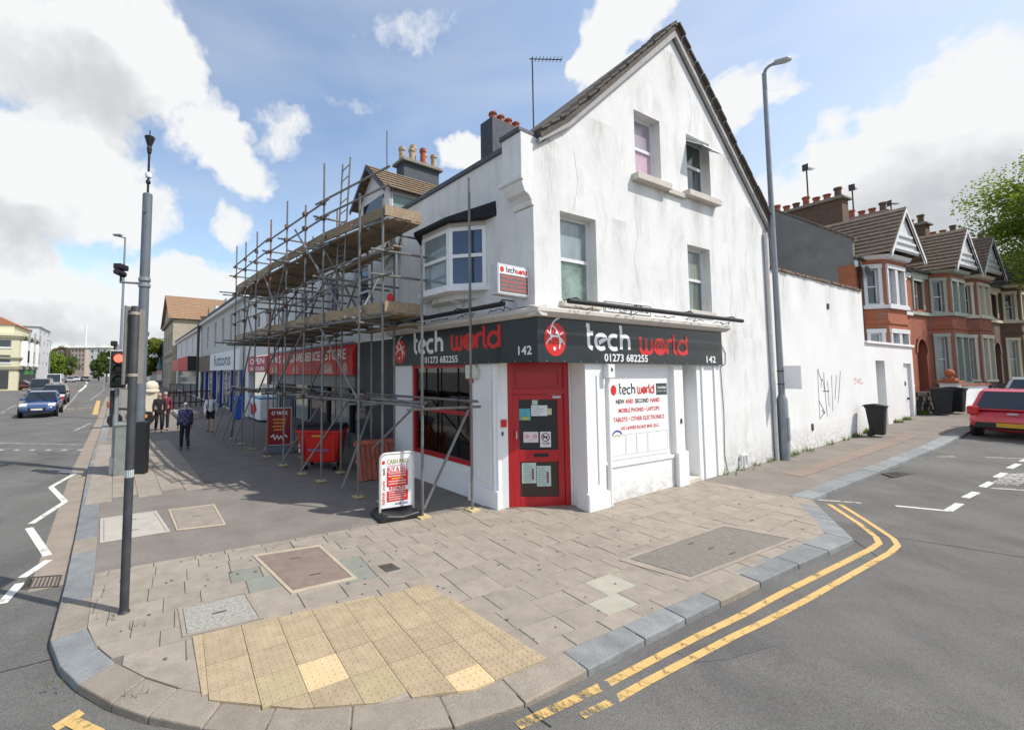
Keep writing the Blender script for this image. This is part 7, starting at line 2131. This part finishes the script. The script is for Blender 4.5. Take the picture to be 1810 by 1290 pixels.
part('poster_figure', MB().prism([(-.05, .9), (.09, .9), (.09, 1.02), (.03, 1.1), (-.06, 1.03)], -.14, -.137, 'y'), m_blp, cb2)
part('sprayed_tag', stroke_mb(MB(), [(-.02, .8), (.06, .74), (-.02, .68), (.07, .62), (.0, .55), (.06, .5)], .03, -.1325), mat('spray_purple', (.35, .15, .55), .7), cb2)
# ---- far lamp columns on the main road
def lamp_post(p, h, label, arm=-0.9):
    t = thing('street_lamp', label, 'street lamp', p, 0, 'lamp columns along the main road')
    part('shaft', MB().tube((0, 0, 0), (0, 0, h), .10, 8, .05), m_galv, t, smooth=True)
    part('arm', MB().tube((0, 0, h - .05), (arm, 0, h + .12), .035, 6), m_galv, t)
    part('lantern', MB().box(min(arm * 1.1, arm * .35), max(arm * 1.1, arm * .35), -.12, .12, h + .08, h + .18), m_galv, t, bevel=.02)
    return t
lamp_post(Vector((-15.75, 24.0, 0)), 10.3, 'slim grey lamp column rising behind the traffic light', -0.6)
lamp_post(Vector(((88 - 705) / 750 * 95, 95, 0)), 9.5, 'distant lamp column beside the light green tree')
lamp_post(Vector(((118 - 705) / 750 * 150, 150, 0)), 9.5, 'furthest lamp column in front of the brown flats')
# ---- motorbike behind the cabinet
mbk = thing('motorbike', 'parked motorbike with a chrome engine behind the black cabinet', 'motorbike', gp(232, 752), TL + R_(100))
for x in (-.68, .68):
    w = part('wheel', MB().lathe([(.22, -.06), (.30, -.055), (.32, 0), (.30, .055), (.22, .06)], (0, 0, 0), 18), m_black, mbk, M=Matrix.Translation((x, 0, .32)) @ Matrix.Rotation(R_(90), 4, 'X'))
    part('hub', MB().lathe([(.08, -.05), (.08, .05)], (0, 0, 0), 10), m_galv, w)
part('engine', MB().box(-.25, .25, -.16, .16, .28, .6), mat('chrome', (.6, .6, .62), .2, metal=1), mbk, bevel=.04)
part('tank', MB().prism([(-.1, .72), (.45, .70), (.42, .92), (.2, 1.0), (-.05, .9)], -.15, .15, 'y'), mat('tank_blue_white', (.35, .42, .62), .25), mbk, bevel=.05)
part('seat', MB().prism([(-.75, .80), (-.1, .74), (-.08, .84), (-.75, .92)], -.13, .13, 'y'), m_black, mbk, bevel=.03)
part('fork', MB().path([(.68, 0, .32), (.5, 0, .95), (.47, 0, 1.1)], .03, 8), m_galv, mbk)
part('handlebar', MB().tube((.42, -.36, 1.08), (.42, .36, 1.08), .018, 8), m_black, mbk)
part('headlamp', MB().lathe([(.09, 0), (.1, .08), (.05, .14)], (0, 0, 0), 12), m_galv, mbk, M=Matrix.Translation((.55, 0, .92)) @ Matrix.Rotation(R_(-90), 4, 'Y'))
part('top_box', MB().box(-1.0, -.66, -.18, .18, .9, 1.2), mat('box_orange_brown', (.40, .12, .06), .5), mbk, bevel=.03)
part('indicator', MB().box(.5, .62, -.2, -.1, .35, .5), mat('orange_plastic', (.7, .28, .05), .4), mbk)
# ---------------------------------------------------------------- people
def skin_mesh(name, joints, bones, m, sub=2, root=0):
    me = bpy.data.meshes.new(name)
    me.from_pydata([j[0] for j in joints], bones, [])
    o = bpy.data.objects.new(name, me); COL.objects.link(o)
    mod = o.modifiers.new('skin', 'SKIN'); mod.use_smooth_shade = True
    for i, j in enumerate(joints):
        sv = me.skin_vertices[0].data[i]
        r = j[1]
        sv.radius = (r, r) if not isinstance(r, tuple) else r
        sv.use_root = (i == root)
    ss = o.modifiers.new('sub', 'SUBSURF'); ss.levels = sub; ss.render_levels = sub
    dg = bpy.context.evaluated_depsgraph_get()
    out = bpy.data.meshes.new_from_object(o.evaluated_get(dg))
    bpy.data.objects.remove(o); bpy.data.meshes.remove(me)
    out.name = name
    out.materials.clear(); out.materials.append(m)
    for p in out.polygons:
        p.use_smooth = True
    return out
SKIN = mat('skin', (.52, .30, .21), .6, var=.06)
def person(loc, rz, label, h=1.7, stride=.18, arm=.15, elbow=.1, top=None, legs=None, hair=None, shoes=None, shorts=False, bulk=1.0, bag=None, sleeves=True, group=None, long_hair=False):
    t = thing('person', label, 'person', loc, rz, group)
    k = h / 1.75
    def V(x, y, z):
        return Vector((x * k, y * k, z * k))
    f, b_ = stride, -stride          # +y is forward
    kn_f, kn_b = V(-.09, f * .75 + .05, .50), V(.09, b_ * .35 + .06, .50)
    an_f, an_b = V(-.09, f * 1.15, .085), V(.09, b_ * 1.5, .11)
    hipL, hipR = V(-.09, 0, .92), V(.09, 0, .92)
    shL, shR = V(-.18, 0, 1.42), V(.18, 0, 1.42)
    elL, elR = V(-.24, -arm * .6, 1.14), V(.24, arm * .6, 1.14)
    haL, haR = V(-.25, -arm * .6 + elbow, .90), V(.25, arm * .9 + elbow, .90)
    J = [(V(0, 0, .96), .13 * k * bulk), (V(0, 0, 1.18), .125 * k * bulk), (V(0, 0, 1.36), .14 * k), (V(0, 0, 1.47), .075 * k), (V(0, .01, 1.54), .055 * k),
         (V(0, .015, 1.60), .072 * k), (V(0, .02, 1.67), .088 * k), (V(0, .01, 1.74), .05 * k),
         (hipL, .095 * k), (kn_f, .058 * k), (an_f, .038 * k), (an_f + V(0, .13, -.05), .032 * k),
         (hipR, .095 * k), (kn_b, .058 * k), (an_b, .038 * k), (an_b + V(0, .12, -.06), .032 * k),
         (shL, .062 * k), (elL, .043 * k), (haL, .032 * k), (haL + V(0, .02, -.09), .034 * k), (haL + V(0, .03, -.16), .014 * k),
         (shR, .062 * k), (elR, .043 * k), (haR, .032 * k), (haR + V(0, .02, -.09), .034 * k), (haR + V(0, .03, -.16), .014 * k),
         (haL + V(.035, .04, -.08), .011 * k), (haR + V(-.035, .04, -.08), .011 * k), (V(0, .115, 1.655), .014 * k)]
    E_ = [(0, 1), (1, 2), (2, 3), (3, 4), (4, 5), (5, 6), (6, 7), (0, 8), (8, 9), (9, 10), (10, 11), (0, 12), (12, 13), (13, 14), (14, 15), (2, 16), (16, 17), (17, 18), (18, 19), (19, 20), (2, 21), (21, 22), (22, 23), (23, 24), (24, 25), (18, 26), (23, 27), (6, 28)]
    link('body', skin_mesh('body', J, E_, SKIN), t)
    g = 1.22
    eL, eR = (haL if sleeves else elL.lerp(shL, .25)), (haR if sleeves else elR.lerp(shR, .25))
    TJ = [(V(0, 0, .86), .150 * k * bulk), (V(0, 0, 1.02), .148 * k * bulk), (V(0, 0, 1.2), .146 * k * bulk), (V(0, 0, 1.37), .158 * k), (V(0, 0, 1.475), .085 * k),
          (shL, .082 * k), (elL if sleeves else elL.lerp(shL, .5), .062 * k), (eL, .050 * k), (shR, .082 * k), (elR if sleeves else elR.lerp(shR, .5), .062 * k), (eR, .050 * k)]
    link('jacket', skin_mesh('jacket', TJ, [(0, 1), (1, 2), (2, 3), (3, 4), (3, 5), (5, 6), (6, 7), (3, 8), (8, 9), (9, 10)], top), t)
    if shorts:
        LJ = [(V(0, 0, .98), .135 * k), (hipL, .112 * k), (hipL.lerp(kn_f, .9), .088 * k), (hipR, .112 * k), (hipR.lerp(kn_b, .9), .088 * k)]
        link('shorts', skin_mesh('shorts', LJ, [(0, 1), (1, 2), (0, 3), (3, 4)], legs), t)
    else:
        LJ = [(V(0, 0, .98), .138 * k), (hipL, .108 * k), (kn_f, .076 * k), (an_f + V(0, 0, .0), .062 * k), (hipR, .108 * k), (kn_b, .076 * k), (an_b, .062 * k)]
        link('trousers', skin_mesh('trousers', LJ, [(0, 1), (1, 2), (2, 3), (0, 4), (4, 5), (5, 6)], legs), t)
    for a in (an_f, an_b):
        link('shoe', skin_mesh('shoe', [(a + V(0, -.03, -.02), .045 * k), (a + V(0, .06, -.045), .042 * k), (a + V(0, .15, -.055), .034 * k)], [(0, 1), (1, 2)], shoes or m_blp), t)
    if hair:
        HJ = [(V(0, -.03, 1.60), .070 * k), (V(0, -.015, 1.69), .094 * k), (V(0, .0, 1.745), .070 * k)]
        HB = [(0, 1), (1, 2)]
        if long_hair:
            HJ.append((V(0, -.05, 1.50), .06 * k)); HB.append((0, 3))
        link('hair', skin_mesh('hair', HJ, HB, hair), t)
    for s in (-1, 1):
        part('eye', MB().lathe([(.002, -.009), (.010, 0), (.002, .009)], (s * .034 * k, .098 * k, 1.685 * k), 6), m_blp, t)
    part('mouth', MB().box(-.022 * k, .022 * k, .085 * k, .098 * k, 1.60 * k, 1.608 * k), mat('lips', (.35, .12, .10), .6), t)
    if bag:
        for s in (-1, 1):
            part('strap', MB().path([tuple(V(s * .11, .165, 1.12)), tuple(V(s * .11, .17, 1.3)), tuple(V(s * .12, .06, 1.50)), tuple(V(s * .11, -.14, 1.42))], .016, 6), bag, t)
        part('backpack', MB().box(-.15 * k, .15 * k, -.32 * k, -.15 * k, 1.02 * k, 1.45 * k), bag, t, bevel=.05)
    return t
m_jblack = mat('cloth_black', (.018, .018, .022), .9, var=.3, scale=12)
m_jmar = mat('cloth_maroon', (.17, .03, .05), .9, var=.2, scale=12)
m_cwhite = mat('cloth_white', (.66, .67, .70), .9, var=.05, scale=12)
def plaid():
    if 'cloth_plaid' in MATS:
        return MATS['cloth_plaid']
    m = mat('cloth_plaid', (.045, .045, .10), .9, var=.2, scale=12)
    nt = m.node_tree; b = nt.nodes['Principled BSDF']
    c = nt.nodes.new('ShaderNodeTexChecker'); c.inputs['Scale'].default_value = 11
    c.inputs['Color1'].default_value = (.035, .035, .09, 1); c.inputs['Color2'].default_value = (.11, .10, .20, 1)
    t = nt.nodes.new('ShaderNodeTexCoord'); nt.links.new(t.outputs['Object'], c.inputs['Vector']); nt.links.new(c.outputs['Color'], b.inputs['Base Color'])
    return m
h_blond = mat('hair_blond', (.50, .36, .22), .8, var=.2); h_grey = mat('hair_grey', (.42, .40, .38), .8, var=.15); h_brown = mat('hair_brown', (.10, .045, .025), .8, var=.2)
walkdir = math.atan2(-UL.y, -UL.x) - math.pi / 2       # forward (+y) faces the camera side of the street
person(gp(280, 763), walkdir + R_(5), 'blond person in a black jacket walking towards the corner', 1.66, .16, .12, .08, m_jblack, m_jblack, h_blond, long_hair=True)
person(gp(291, 760), walkdir + R_(0), 'person in a maroon jacket half hidden behind the blond walker', 1.68, .12, .1, .05, m_jmar, m_jblack, h_grey)
person(gp(326, 795), walkdir + math.pi + R_(6), 'person in a dark checked shirt walking away along the pavement', 1.56, .10, .10, .05, plaid(), m_jblack, h_grey, bulk=1.25)
person(gp(371, 763), walkdir + R_(-4), 'person in a white shirt and black shorts with a backpack', 1.62, .10, .10, .06, m_cwhite, m_jblack, h_brown, shorts=True, bag=m_jblack)
pf = FT @ Vector((9.5, -2.6, 0)); pf.z = zg(pf.x, pf.y) - .0
person(pf, TT + R_(60), 'person in a navy top standing behind the red hatchback', 1.7, .05, .08, .05, mat('cloth_navy', (.02, .025, .09), .9), m_jblack, h_brown)
pf = FT @ Vector((11.6, -2.8, 0)); pf.z = zg(pf.x, pf.y)
person(pf, TT + R_(100), 'bare-armed person in a black vest on the side-road pavement', 1.72, .05, .08, .05, m_jblack, m_jblack, h_brown, sleeves=False)

# ---------------------------------------------------------------- cars
m_tyre = mat('tyre', (.012, .012, .013), .85); m_rim = mat('alloy_rim', (.42, .43, .45), .3, metal=.7)
g_car = glass('car_glass', (.012, .016, .020), .03)
m_lred = mat('tail_lamp', (.45, .01, .01), .2, spec=.7); m_lwh = mat('head_lamp', (.62, .64, .66), .12, spec=.8)
def paintc(name, c):
    m = mat(name, c, .22, metal=.15, var=.04, scale=3, spec=.6)
    m.node_tree.nodes['Principled BSDF'].inputs['Coat Weight'].default_value = .8
    m.node_tree.nodes['Principled BSDF'].inputs['Coat Roughness'].default_value = .05
    return m
def car(loc, rz, label, pm, L=4.2, Wd=1.78, H_=1.46, kind='hatch', front_plate=True, group=None, plate='yellow'):
    """+x is forward; origin on the ground under the centre"""
    t = thing('car', label, 'car', loc, rz, group)
    hl, hw = L / 2, Wd / 2
    zb = .93 if kind != 'van' else 1.1
    if kind == 'hatch':
        prof = [(-hl, .42, .55, .90), (-hl + .03, .30, .80, .96), (-hl + .30, .20, zb + .08, 1.0), (-hl + 1.0, .19, zb + .05, 1.0), (0, .19, zb, 1.0), (hl - 1.15, .19, zb - .02, 1.0), (hl - .55, .20, zb - .12, .98), (hl - .15, .24, .74, .90), (hl, .34, .58, .78)]
        cab = (-hl + .10, hl - 1.20, -hl + .62, hl - 2.0)
    elif kind == 'saloon':
        prof = [(-hl, .42, .58, .88), (-hl + .05, .30, .95, .95), (-hl + .7, .20, zb + .05, 1.0), (0, .19, zb, 1.0), (hl - 1.3, .19, zb - .02, 1.0), (hl - .6, .20, zb - .12, .97), (hl - .15, .24, .72, .88), (hl, .34, .56, .76)]
        cab = (-hl + .75, hl - 1.35, -hl + 1.5, hl - 2.15)
    else:
        prof = [(-hl, .35, zb, .97), (-hl + .02, .28, zb + .04, 1.0), (0, .25, zb, 1.0), (hl - .9, .25, zb - .02, 1.0), (hl - .25, .28, zb - .22, .97), (hl, .36, .72, .88)]
        cab = (-hl + .02, hl - .75, -hl + .08, hl - 1.5)
    mb = MB()
    n = 9
    for (x, z0, z1, k) in prof:
        w = hw * k
        zm = z0 + (z1 - z0) * .45
        ring = [(-w * .90, z0), (-w, zm), (-w * .985, z0 + (z1 - z0) * .78), (-w * .93, z1), (0, z1 + .03), (w * .93, z1), (w * .985, z0 + (z1 - z0) * .78), (w, zm), (w * .90, z0)]
        mb.v += [(x, y, z) for y, z in ring]
    for i in range(len(prof) - 1):
        for j in range(n):
            k = (j + 1) % n
            mb.f.append((i * n + j, i * n + k, (i + 1) * n + k, (i + 1) * n + j))
    mb.f.append(tuple(range(n))); mb.f.append(tuple((len(prof) - 1) * n + q for q in reversed(range(n))))
    o = part('body', mb, pm, t, smooth=True)
    sub = o.modifiers.new('sub', 'SUBSURF'); sub.levels = 2; sub.render_levels = 2
    # cabin
    bx0, bx1, tx0, tx1 = cab
    wb, wt = hw * .93, hw * (.74 if kind != 'van' else .84)
    zt = H_
    cv = [(bx0, -wb, zb), (bx1, -wb, zb), (bx1, wb, zb), (bx0, wb, zb), (tx0, -wt, zt - .03), (tx1, -wt, zt - .03), (tx1, wt, zt - .03), (tx0, wt, zt - .03)]
    mid = [((tx0 + tx1) / 2, -wt * 1.0, zt + .0), ((tx0 + tx1) / 2, wt * 1.0, zt + .0)]
    c = MB(); c.v = cv; c.f = [(0, 1, 5, 4), (1, 2, 6, 5), (2, 3, 7, 6), (3, 0, 4, 7), (4, 5, 6, 7)]
    part('cabin', c, pm, t, bevel=.05)
    part('roof_panel', MB().prism([(tx0 - .04, zt - .05), (tx1 + .03, zt - .06), (tx1 - .25, zt), (tx0 + .2, zt + .02)], -wt * .96, wt * .96, 'y'), pm, t, bevel=.02)
    def panel(name, q, shrink, push):
        q = [Vector(v) for v in q]
        ce = sum(q, Vector()) / 4
        nr = (q[1] - q[0]).cross(q[3] - q[0]).normalized()
        if nr.dot(ce - Vector((ce.x * .5, 0, zb))) < 0:
            nr = -nr
        pts = []
        for v in q:
            pts.append(ce + (v - ce) * shrink + nr * push)
        part(name, MB().poly(pts), g_car, t)
    panel('windscreen', (cv[1], cv[2], cv[6], cv[5]), .90, .012)
    panel('rear_window', (cv[0], cv[3], cv[7], cv[4]), .86, .012)
    for a, b, c_, d in ((0, 1, 5, 4), (3, 2, 6, 7)):
        A, B, C, D = Vector(cv[a]), Vector(cv[b]), Vector(cv[c_]), Vector(cv[d])
        m0, m1 = A.lerp(B, .5), D.lerp(C, .5)
        panel('side_window', (A.lerp(B, .12), A.lerp(B, .47), D.lerp(C, .47), D.lerp(C, .10)), .86, .012)
        panel('side_window', (A.lerp(B, .53), A.lerp(B, .95), D.lerp(C, .92), D.lerp(C, .53)), .86, .012)
    for x in (-hl + .78, hl - .85):
        for s in (-1, 1):
            part('wheel_arch', MB().tube((x, s * hw * .90, .33), (x, s * (hw * 1.005), .33), .37, 20), m_blp, t)
            w = part('wheel', MB().lathe([(.20, -.1), (.30, -.1), (.315, -.07), (.315, .07), (.30, .1), (.20, .1)], (0, 0, 0), 22), m_tyre, t, M=Matrix.Translation((x, s * (hw - .085), .315)) @ Matrix.Rotation(R_(90), 4, 'X'))
            part('rim', MB().lathe([(.05, -.105), (.205, -.098), (.205, .098), (.05, .105)], (0, 0, 0), 16), m_rim, w)
    for s in (-1, 1):
        part('tail_light', MB().box(-hl + .02, -hl + .30, s * hw * .72 if s > 0 else -hw * .99, s * hw * .99 if s > 0 else -hw * .72, zb - .16, zb + .10), m_lred, t, bevel=.04)
        part('headlight', MB().prism([(hl - .42, .70), (hl - .10, .62), (hl - .06, .72), (hl - .40, .83)], s * hw * .52 if s > 0 else -hw * .90, s * hw * .90 if s > 0 else -hw * .52, 'y'), m_lwh, t, bevel=.02)
        part('mirror', MB().box(bx1 - .35, bx1 - .2, s * (hw * .93) if s > 0 else -hw * 1.1, s * hw * 1.1 if s > 0 else -hw * .93, zb + .02, zb + .16), pm, t, bevel=.03)
    part('grille', MB().box(hl - .09, hl + .01, -hw * .45, hw * .45, .42, .60), m_blp, t, bevel=.02)
    part('lower_intake', MB().box(hl - .12, hl - .01, -hw * .65, hw * .65, .24, .34), m_blp, t)
    part('number_plate', MB().box(hl + .005, hl + .02, -.26, .26, .45, .55), mat('plate_white_blur', (.62, .62, .58), .5), t)
    part('bumper', MB().box(-hl - .03, -hl + .15, -hw * .82, hw * .82, .36, .56), m_blp if kind == 'hatch' else pm, t, bevel=.04)
    part('number_plate', MB().box(-hl - .045, -hl - .03, -.30, .30, .43, .55), mat('plate_yellow_blur', (.55, .33, .03), .5), t)
    part('badge', MB().box(-hl - .01, -hl + .04, -.09, .09, .80, .86), m_rim, t)
    return t
lane = math.atan2(0.831, -0.556)
# red hatchback parked up the side road: rear towards the camera
rl = gp(1710, 773, -KH)
fwd = Vector((UR.x, UR.y, 0)); rgt = Vector((.477, -.879, 0))
rc_ = rl + rgt * .86 + fwd * 1.95
red = car(Vector((rc_.x, rc_.y, road_z(rl.x, rl.y) + .03)), TR, 'red hatchback parked beside the side-road kerb', paintc('car_red', (.50, .022, .032)), 3.9, 1.70, 1.52, 'hatch')
red.rotation_euler = (0, -.035, TR)
for s_, lab, pmn, off in ((10.0, 'silver car parked ahead of the red hatchback', ('car_silver', (.35, .36, .37)), 0.1),):
    q = rc_ + fwd * 5.2 - rgt * .0
    sv = car(Vector((q.x, q.y, road_z(q.x, q.y) + .03)), TR, lab, paintc(*pmn), 4.0, 1.72, 1.5, 'hatch')
    sv.rotation_euler = (0, -.04, TR)
bc_ = gp(64, 738, -KH)
toward = Vector((0.556, -0.831, 0))
def road_car(px, py, lab, pm, L, Wd, H_, kind, turn=0):
    q = gp(px, py, -KH); q = q - toward * (L / 2)
    return car(Vector((q.x, q.y, -KH)), math.atan2(toward.y, toward.x) + turn, lab, pm, L, Wd, H_, kind)
road_car(64, 739, 'blue saloon waiting with its front towards the corner', paintc('car_blue', (.035, .075, .20)), 4.4, 1.80, 1.46, 'saloon')
road_car(90, 716, 'dark estate car queuing behind the blue saloon', paintc('car_black', (.02, .022, .03)), 4.5, 1.80, 1.6, 'hatch')
road_car(67, 700, 'dark grey people carrier in the next lane of the main road', paintc('car_dark_grey', (.05, .05, .055)), 4.6, 1.9, 1.9, 'van')
road_car(92, 690, 'white van behind the dark estate car', paintc('car_white', (.62, .63, .64)), 5.0, 2.0, 2.4, 'van')
for k, (px, py, c, nm, lab) in enumerate(((122, 676, (.4, .41, .42), 'car_silver', 'silver car far down the main road'), (133, 674, (.6, .6, .6), 'car_white', 'white car far down the main road'), (150, 674, (.06, .07, .08), 'car_dark_grey', 'dark car far down the main road'), (36, 690, (.10, .02, .03), 'car_maroon', 'maroon car parked by the cream corner building'), (5, 690, (.02, .025, .03), 'car_black', 'black car parked at the far edge of the main road'))):
    road_car(px, py, lab, paintc(nm, c), 4.2, 1.78, 1.5, 'hatch', R_(10) if px > 100 else R_(80))

# ---------------------------------------------------------------- trees and plants
def leaf_mat(name, col, var=.45):
    if name in MATS:
        return MATS[name]
    m = mat(name, col, .6, var=var, scale=1.3, spec=.3)
    nt = m.node_tree; b = nt.nodes['Principled BSDF']
    tr = nt.nodes.new('ShaderNodeBsdfTranslucent'); mx = nt.nodes.new('ShaderNodeMixShader'); mx.inputs[0].default_value = .35
    tr.inputs['Color'].default_value = (min(1, col[0] * 2.2), min(1, col[1] * 2.0), col[2] * 1.2, 1)
    out = [n for n in nt.nodes if n.type == 'OUTPUT_MATERIAL'][0]
    nt.links.new(b.outputs[0], mx.inputs[1]); nt.links.new(tr.outputs[0], mx.inputs[2]); nt.links.new(mx.outputs[0], out.inputs['Surface'])
    return m
m_bark = mat('bark', (.10, .075, .055), .95, var=.3, scale=4, bump=.5, bscale=20)
def tree(loc, label, crown, trunk_h, trunk_r, leaves, leaf, m, seed, clumps=40, group=None):
    cx, cy, cz, rx, ry, rz_ = crown
    rg = random.Random(seed)
    t = thing('tree', label, 'tree', loc, 0, group)
    tk = MB().tube((0, 0, -.2), (cx * .15, cy * .15, trunk_h), trunk_r, 9, trunk_r * .62)
    top = Vector((cx * .15, cy * .15, trunk_h))
    cl = []
    for k in range(clumps):
        while True:
            v = Vector((rg.uniform(-1, 1), rg.uniform(-1, 1), rg.uniform(-1, 1)))
            if .25 < v.length < 1:
                break
        v = v * (.55 + .45 * rg.random())
        cl.append((Vector((cx + v.x * rx, cy + v.y * ry, cz + v.z * rz_)), rg.uniform(.14, .30) * min(rx, rz_)))
    for c, r in cl[:14]:
        midp = top.lerp(c, .5) + Vector((0, 0, .1 * rz_))
        tk.tube(top - Vector((0, 0, trunk_h * .15)), midp, trunk_r * .38, 6, trunk_r * .2); tk.tube(midp, c, trunk_r * .2, 5, trunk_r * .06)
    part('trunk', tk, m_bark, t, smooth=True)
    mb = MB()
    per = max(1, leaves // clumps)
    for c, r in cl:
        for j in range(per):
            d = Vector((rg.gauss(0, 1), rg.gauss(0, 1), rg.gauss(0, .75)))
            d = d.normalized() * r * (rg.random() ** .45)
            p = c + d
            a = Vector((rg.gauss(0, 1), rg.gauss(0, 1), rg.gauss(0, .6))).normalized()
            b = a.orthogonal().normalized(); w = a.cross(b)
            s = leaf * rg.uniform(.6, 1.25)
            mb.poly([p - b * s * .5, p - w * s * .28, p + b * s * .5, p + w * s * .28])
    me = bpy.data.meshes.new('crown'); me.from_pydata(mb.v, [], mb.f); me.materials.append(m)
    o = link('crown', me, t)
    return t
lf_bright = leaf_mat('leaf_bright', (.15, .225, .028), .6); lf_mid = leaf_mat('leaf_mid', (.085, .13, .03)); lf_dark = leaf_mat('leaf_dark', (.04, .072, .02)); lf_yel = leaf_mat('leaf_yellow_green', (.16, .19, .03))
tp = Vector((36.4, 20.8, 0)); tp.z = zg(tp.x, tp.y) - .1
tree(tp, 'large bright green street tree overhanging the side road', (0, 0, 9.6, 4.9, 4.9, 5.0), 4.6, .28, 75000, .16, lf_bright, 3, 120)
def far_tree(px, py, dist, rpx, rpy, label, m, seed, n=5000, leaf=.5):
    x = (px - 705) / 750 * dist; cz = CAMH + (658 - py) / 750 * dist
    tree(Vector((x, dist, 0)), label, (0, 0, cz, rpx / 750 * dist, rpx / 750 * dist, rpy / 750 * dist), max(1.5, cz - rpy / 750 * dist * .6), .25, n, leaf, m, seed, 46)
far_tree(258, 625, 84, 30, 52, 'yellow-green tree rising behind the teal and pale shops', lf_yel, 4, 8000, .55)
far_tree(96, 645, 120, 20, 26, 'light green tree left of the far flats', lf_bright, 5)
far_tree(118, 645, 140, 22, 26, 'darker green tree beside the light green one', lf_mid, 6)
far_tree(105, 630, 170, 22, 22, 'bare brownish tree behind the green street trees', leaf_mat('leaf_brown', (.12, .085, .06)), 7)
far_tree(176, 648, 130, 16, 22, 'green tree in front of the white flats', lf_mid, 8)
far_tree(190, 640, 110, 14, 26, 'green tree just left of the traffic light', lf_mid, 9)
far_tree(50, 678, 75, 14, 14, 'low dark shrub outside the cream corner building', lf_dark, 10, 2000, .35)
# weeds along the foot of the white wall, and at the hopper
def tufts(name, label, spots, m, seed, h=.18):
    rg = random.Random(seed); mb = MB()
    for (p, n, sp) in spots:
        for k in range(n):
            q = p + Vector((rg.gauss(0, sp), rg.gauss(0, sp * .4), 0)); q.z = zg(q.x, q.y) if p.z < 1.5 and p.z > -1 else p.z
            a = rg.uniform(0, 6.28); l = h * rg.uniform(.4, 1.1); w = .012 * h / .18
            d = Vector((math.cos(a), math.sin(a), 0)); tip = q + d * l * .5 + Vector((0, 0, l)); e = Vector((-d.y, d.x, 0)) * w
            mb.poly([q - e, q + e, tip])
    me = bpy.data.meshes.new(name); me.from_pydata(mb.v, [], mb.f); me.materials.append(m)
    o = link(name, me); tag(o, label, kind='stuff')
    return o
sp = []
for s, n in ((9.2, 40), (9.6, 30), (10.5, 20), (12.1, 20), (13.3, 16), (14.3, 40), (15.3, 120), (15.6, 60), (16.5, 60), (18.6, 60), (19.6, 80), (21.6, 160), (21.9, 100), (5.9, 12), (6.6, 16), (7.4, 14), (8.2, 20)):
    p = FR @ Vector((s, -.05, 0)); p.z = 0
    sp.append((p, n, .10))
kp = [(gp(x, y), 9, .05) for x, y in ((1570, 846), (1600, 836), (1640, 812), (1660, 803), (240, 1110), (190, 1096), (205, 1090), (105, 1210), (240, 1230))]
tufts('weeds', 'green weeds growing along the wall foot', sp, leaf_mat('weed', (.10, .15, .03)), 13)
tufts('kerb_weeds', 'tiny green weeds in the kerb joints', kp, leaf_mat('weed', (.10, .15, .03)), 14, .07)
iv = FL @ Vector((-4.45, -.08, 6.0))
mb = MB(); rg = random.Random(2)
for k in range(160):
    p = iv + Vector((rg.gauss(0, .10), rg.gauss(0, .06), rg.uniform(-.45, .15)))
    a = Vector((rg.gauss(0, 1), rg.gauss(0, 1), rg.gauss(0, 1))).normalized(); b = a.orthogonal().normalized(); w = a.cross(b); s = .05
    mb.poly([p - b * s, p - w * s * .6, p + b * s, p + w * s * .6])
me = bpy.data.meshes.new('wall_plant'); me.from_pydata(mb.v, [], mb.f); me.materials.append(lf_dark)
tag(link('wall_plant', me), 'small dark plant sprouting beside the white rainwater hopper', 'plant')
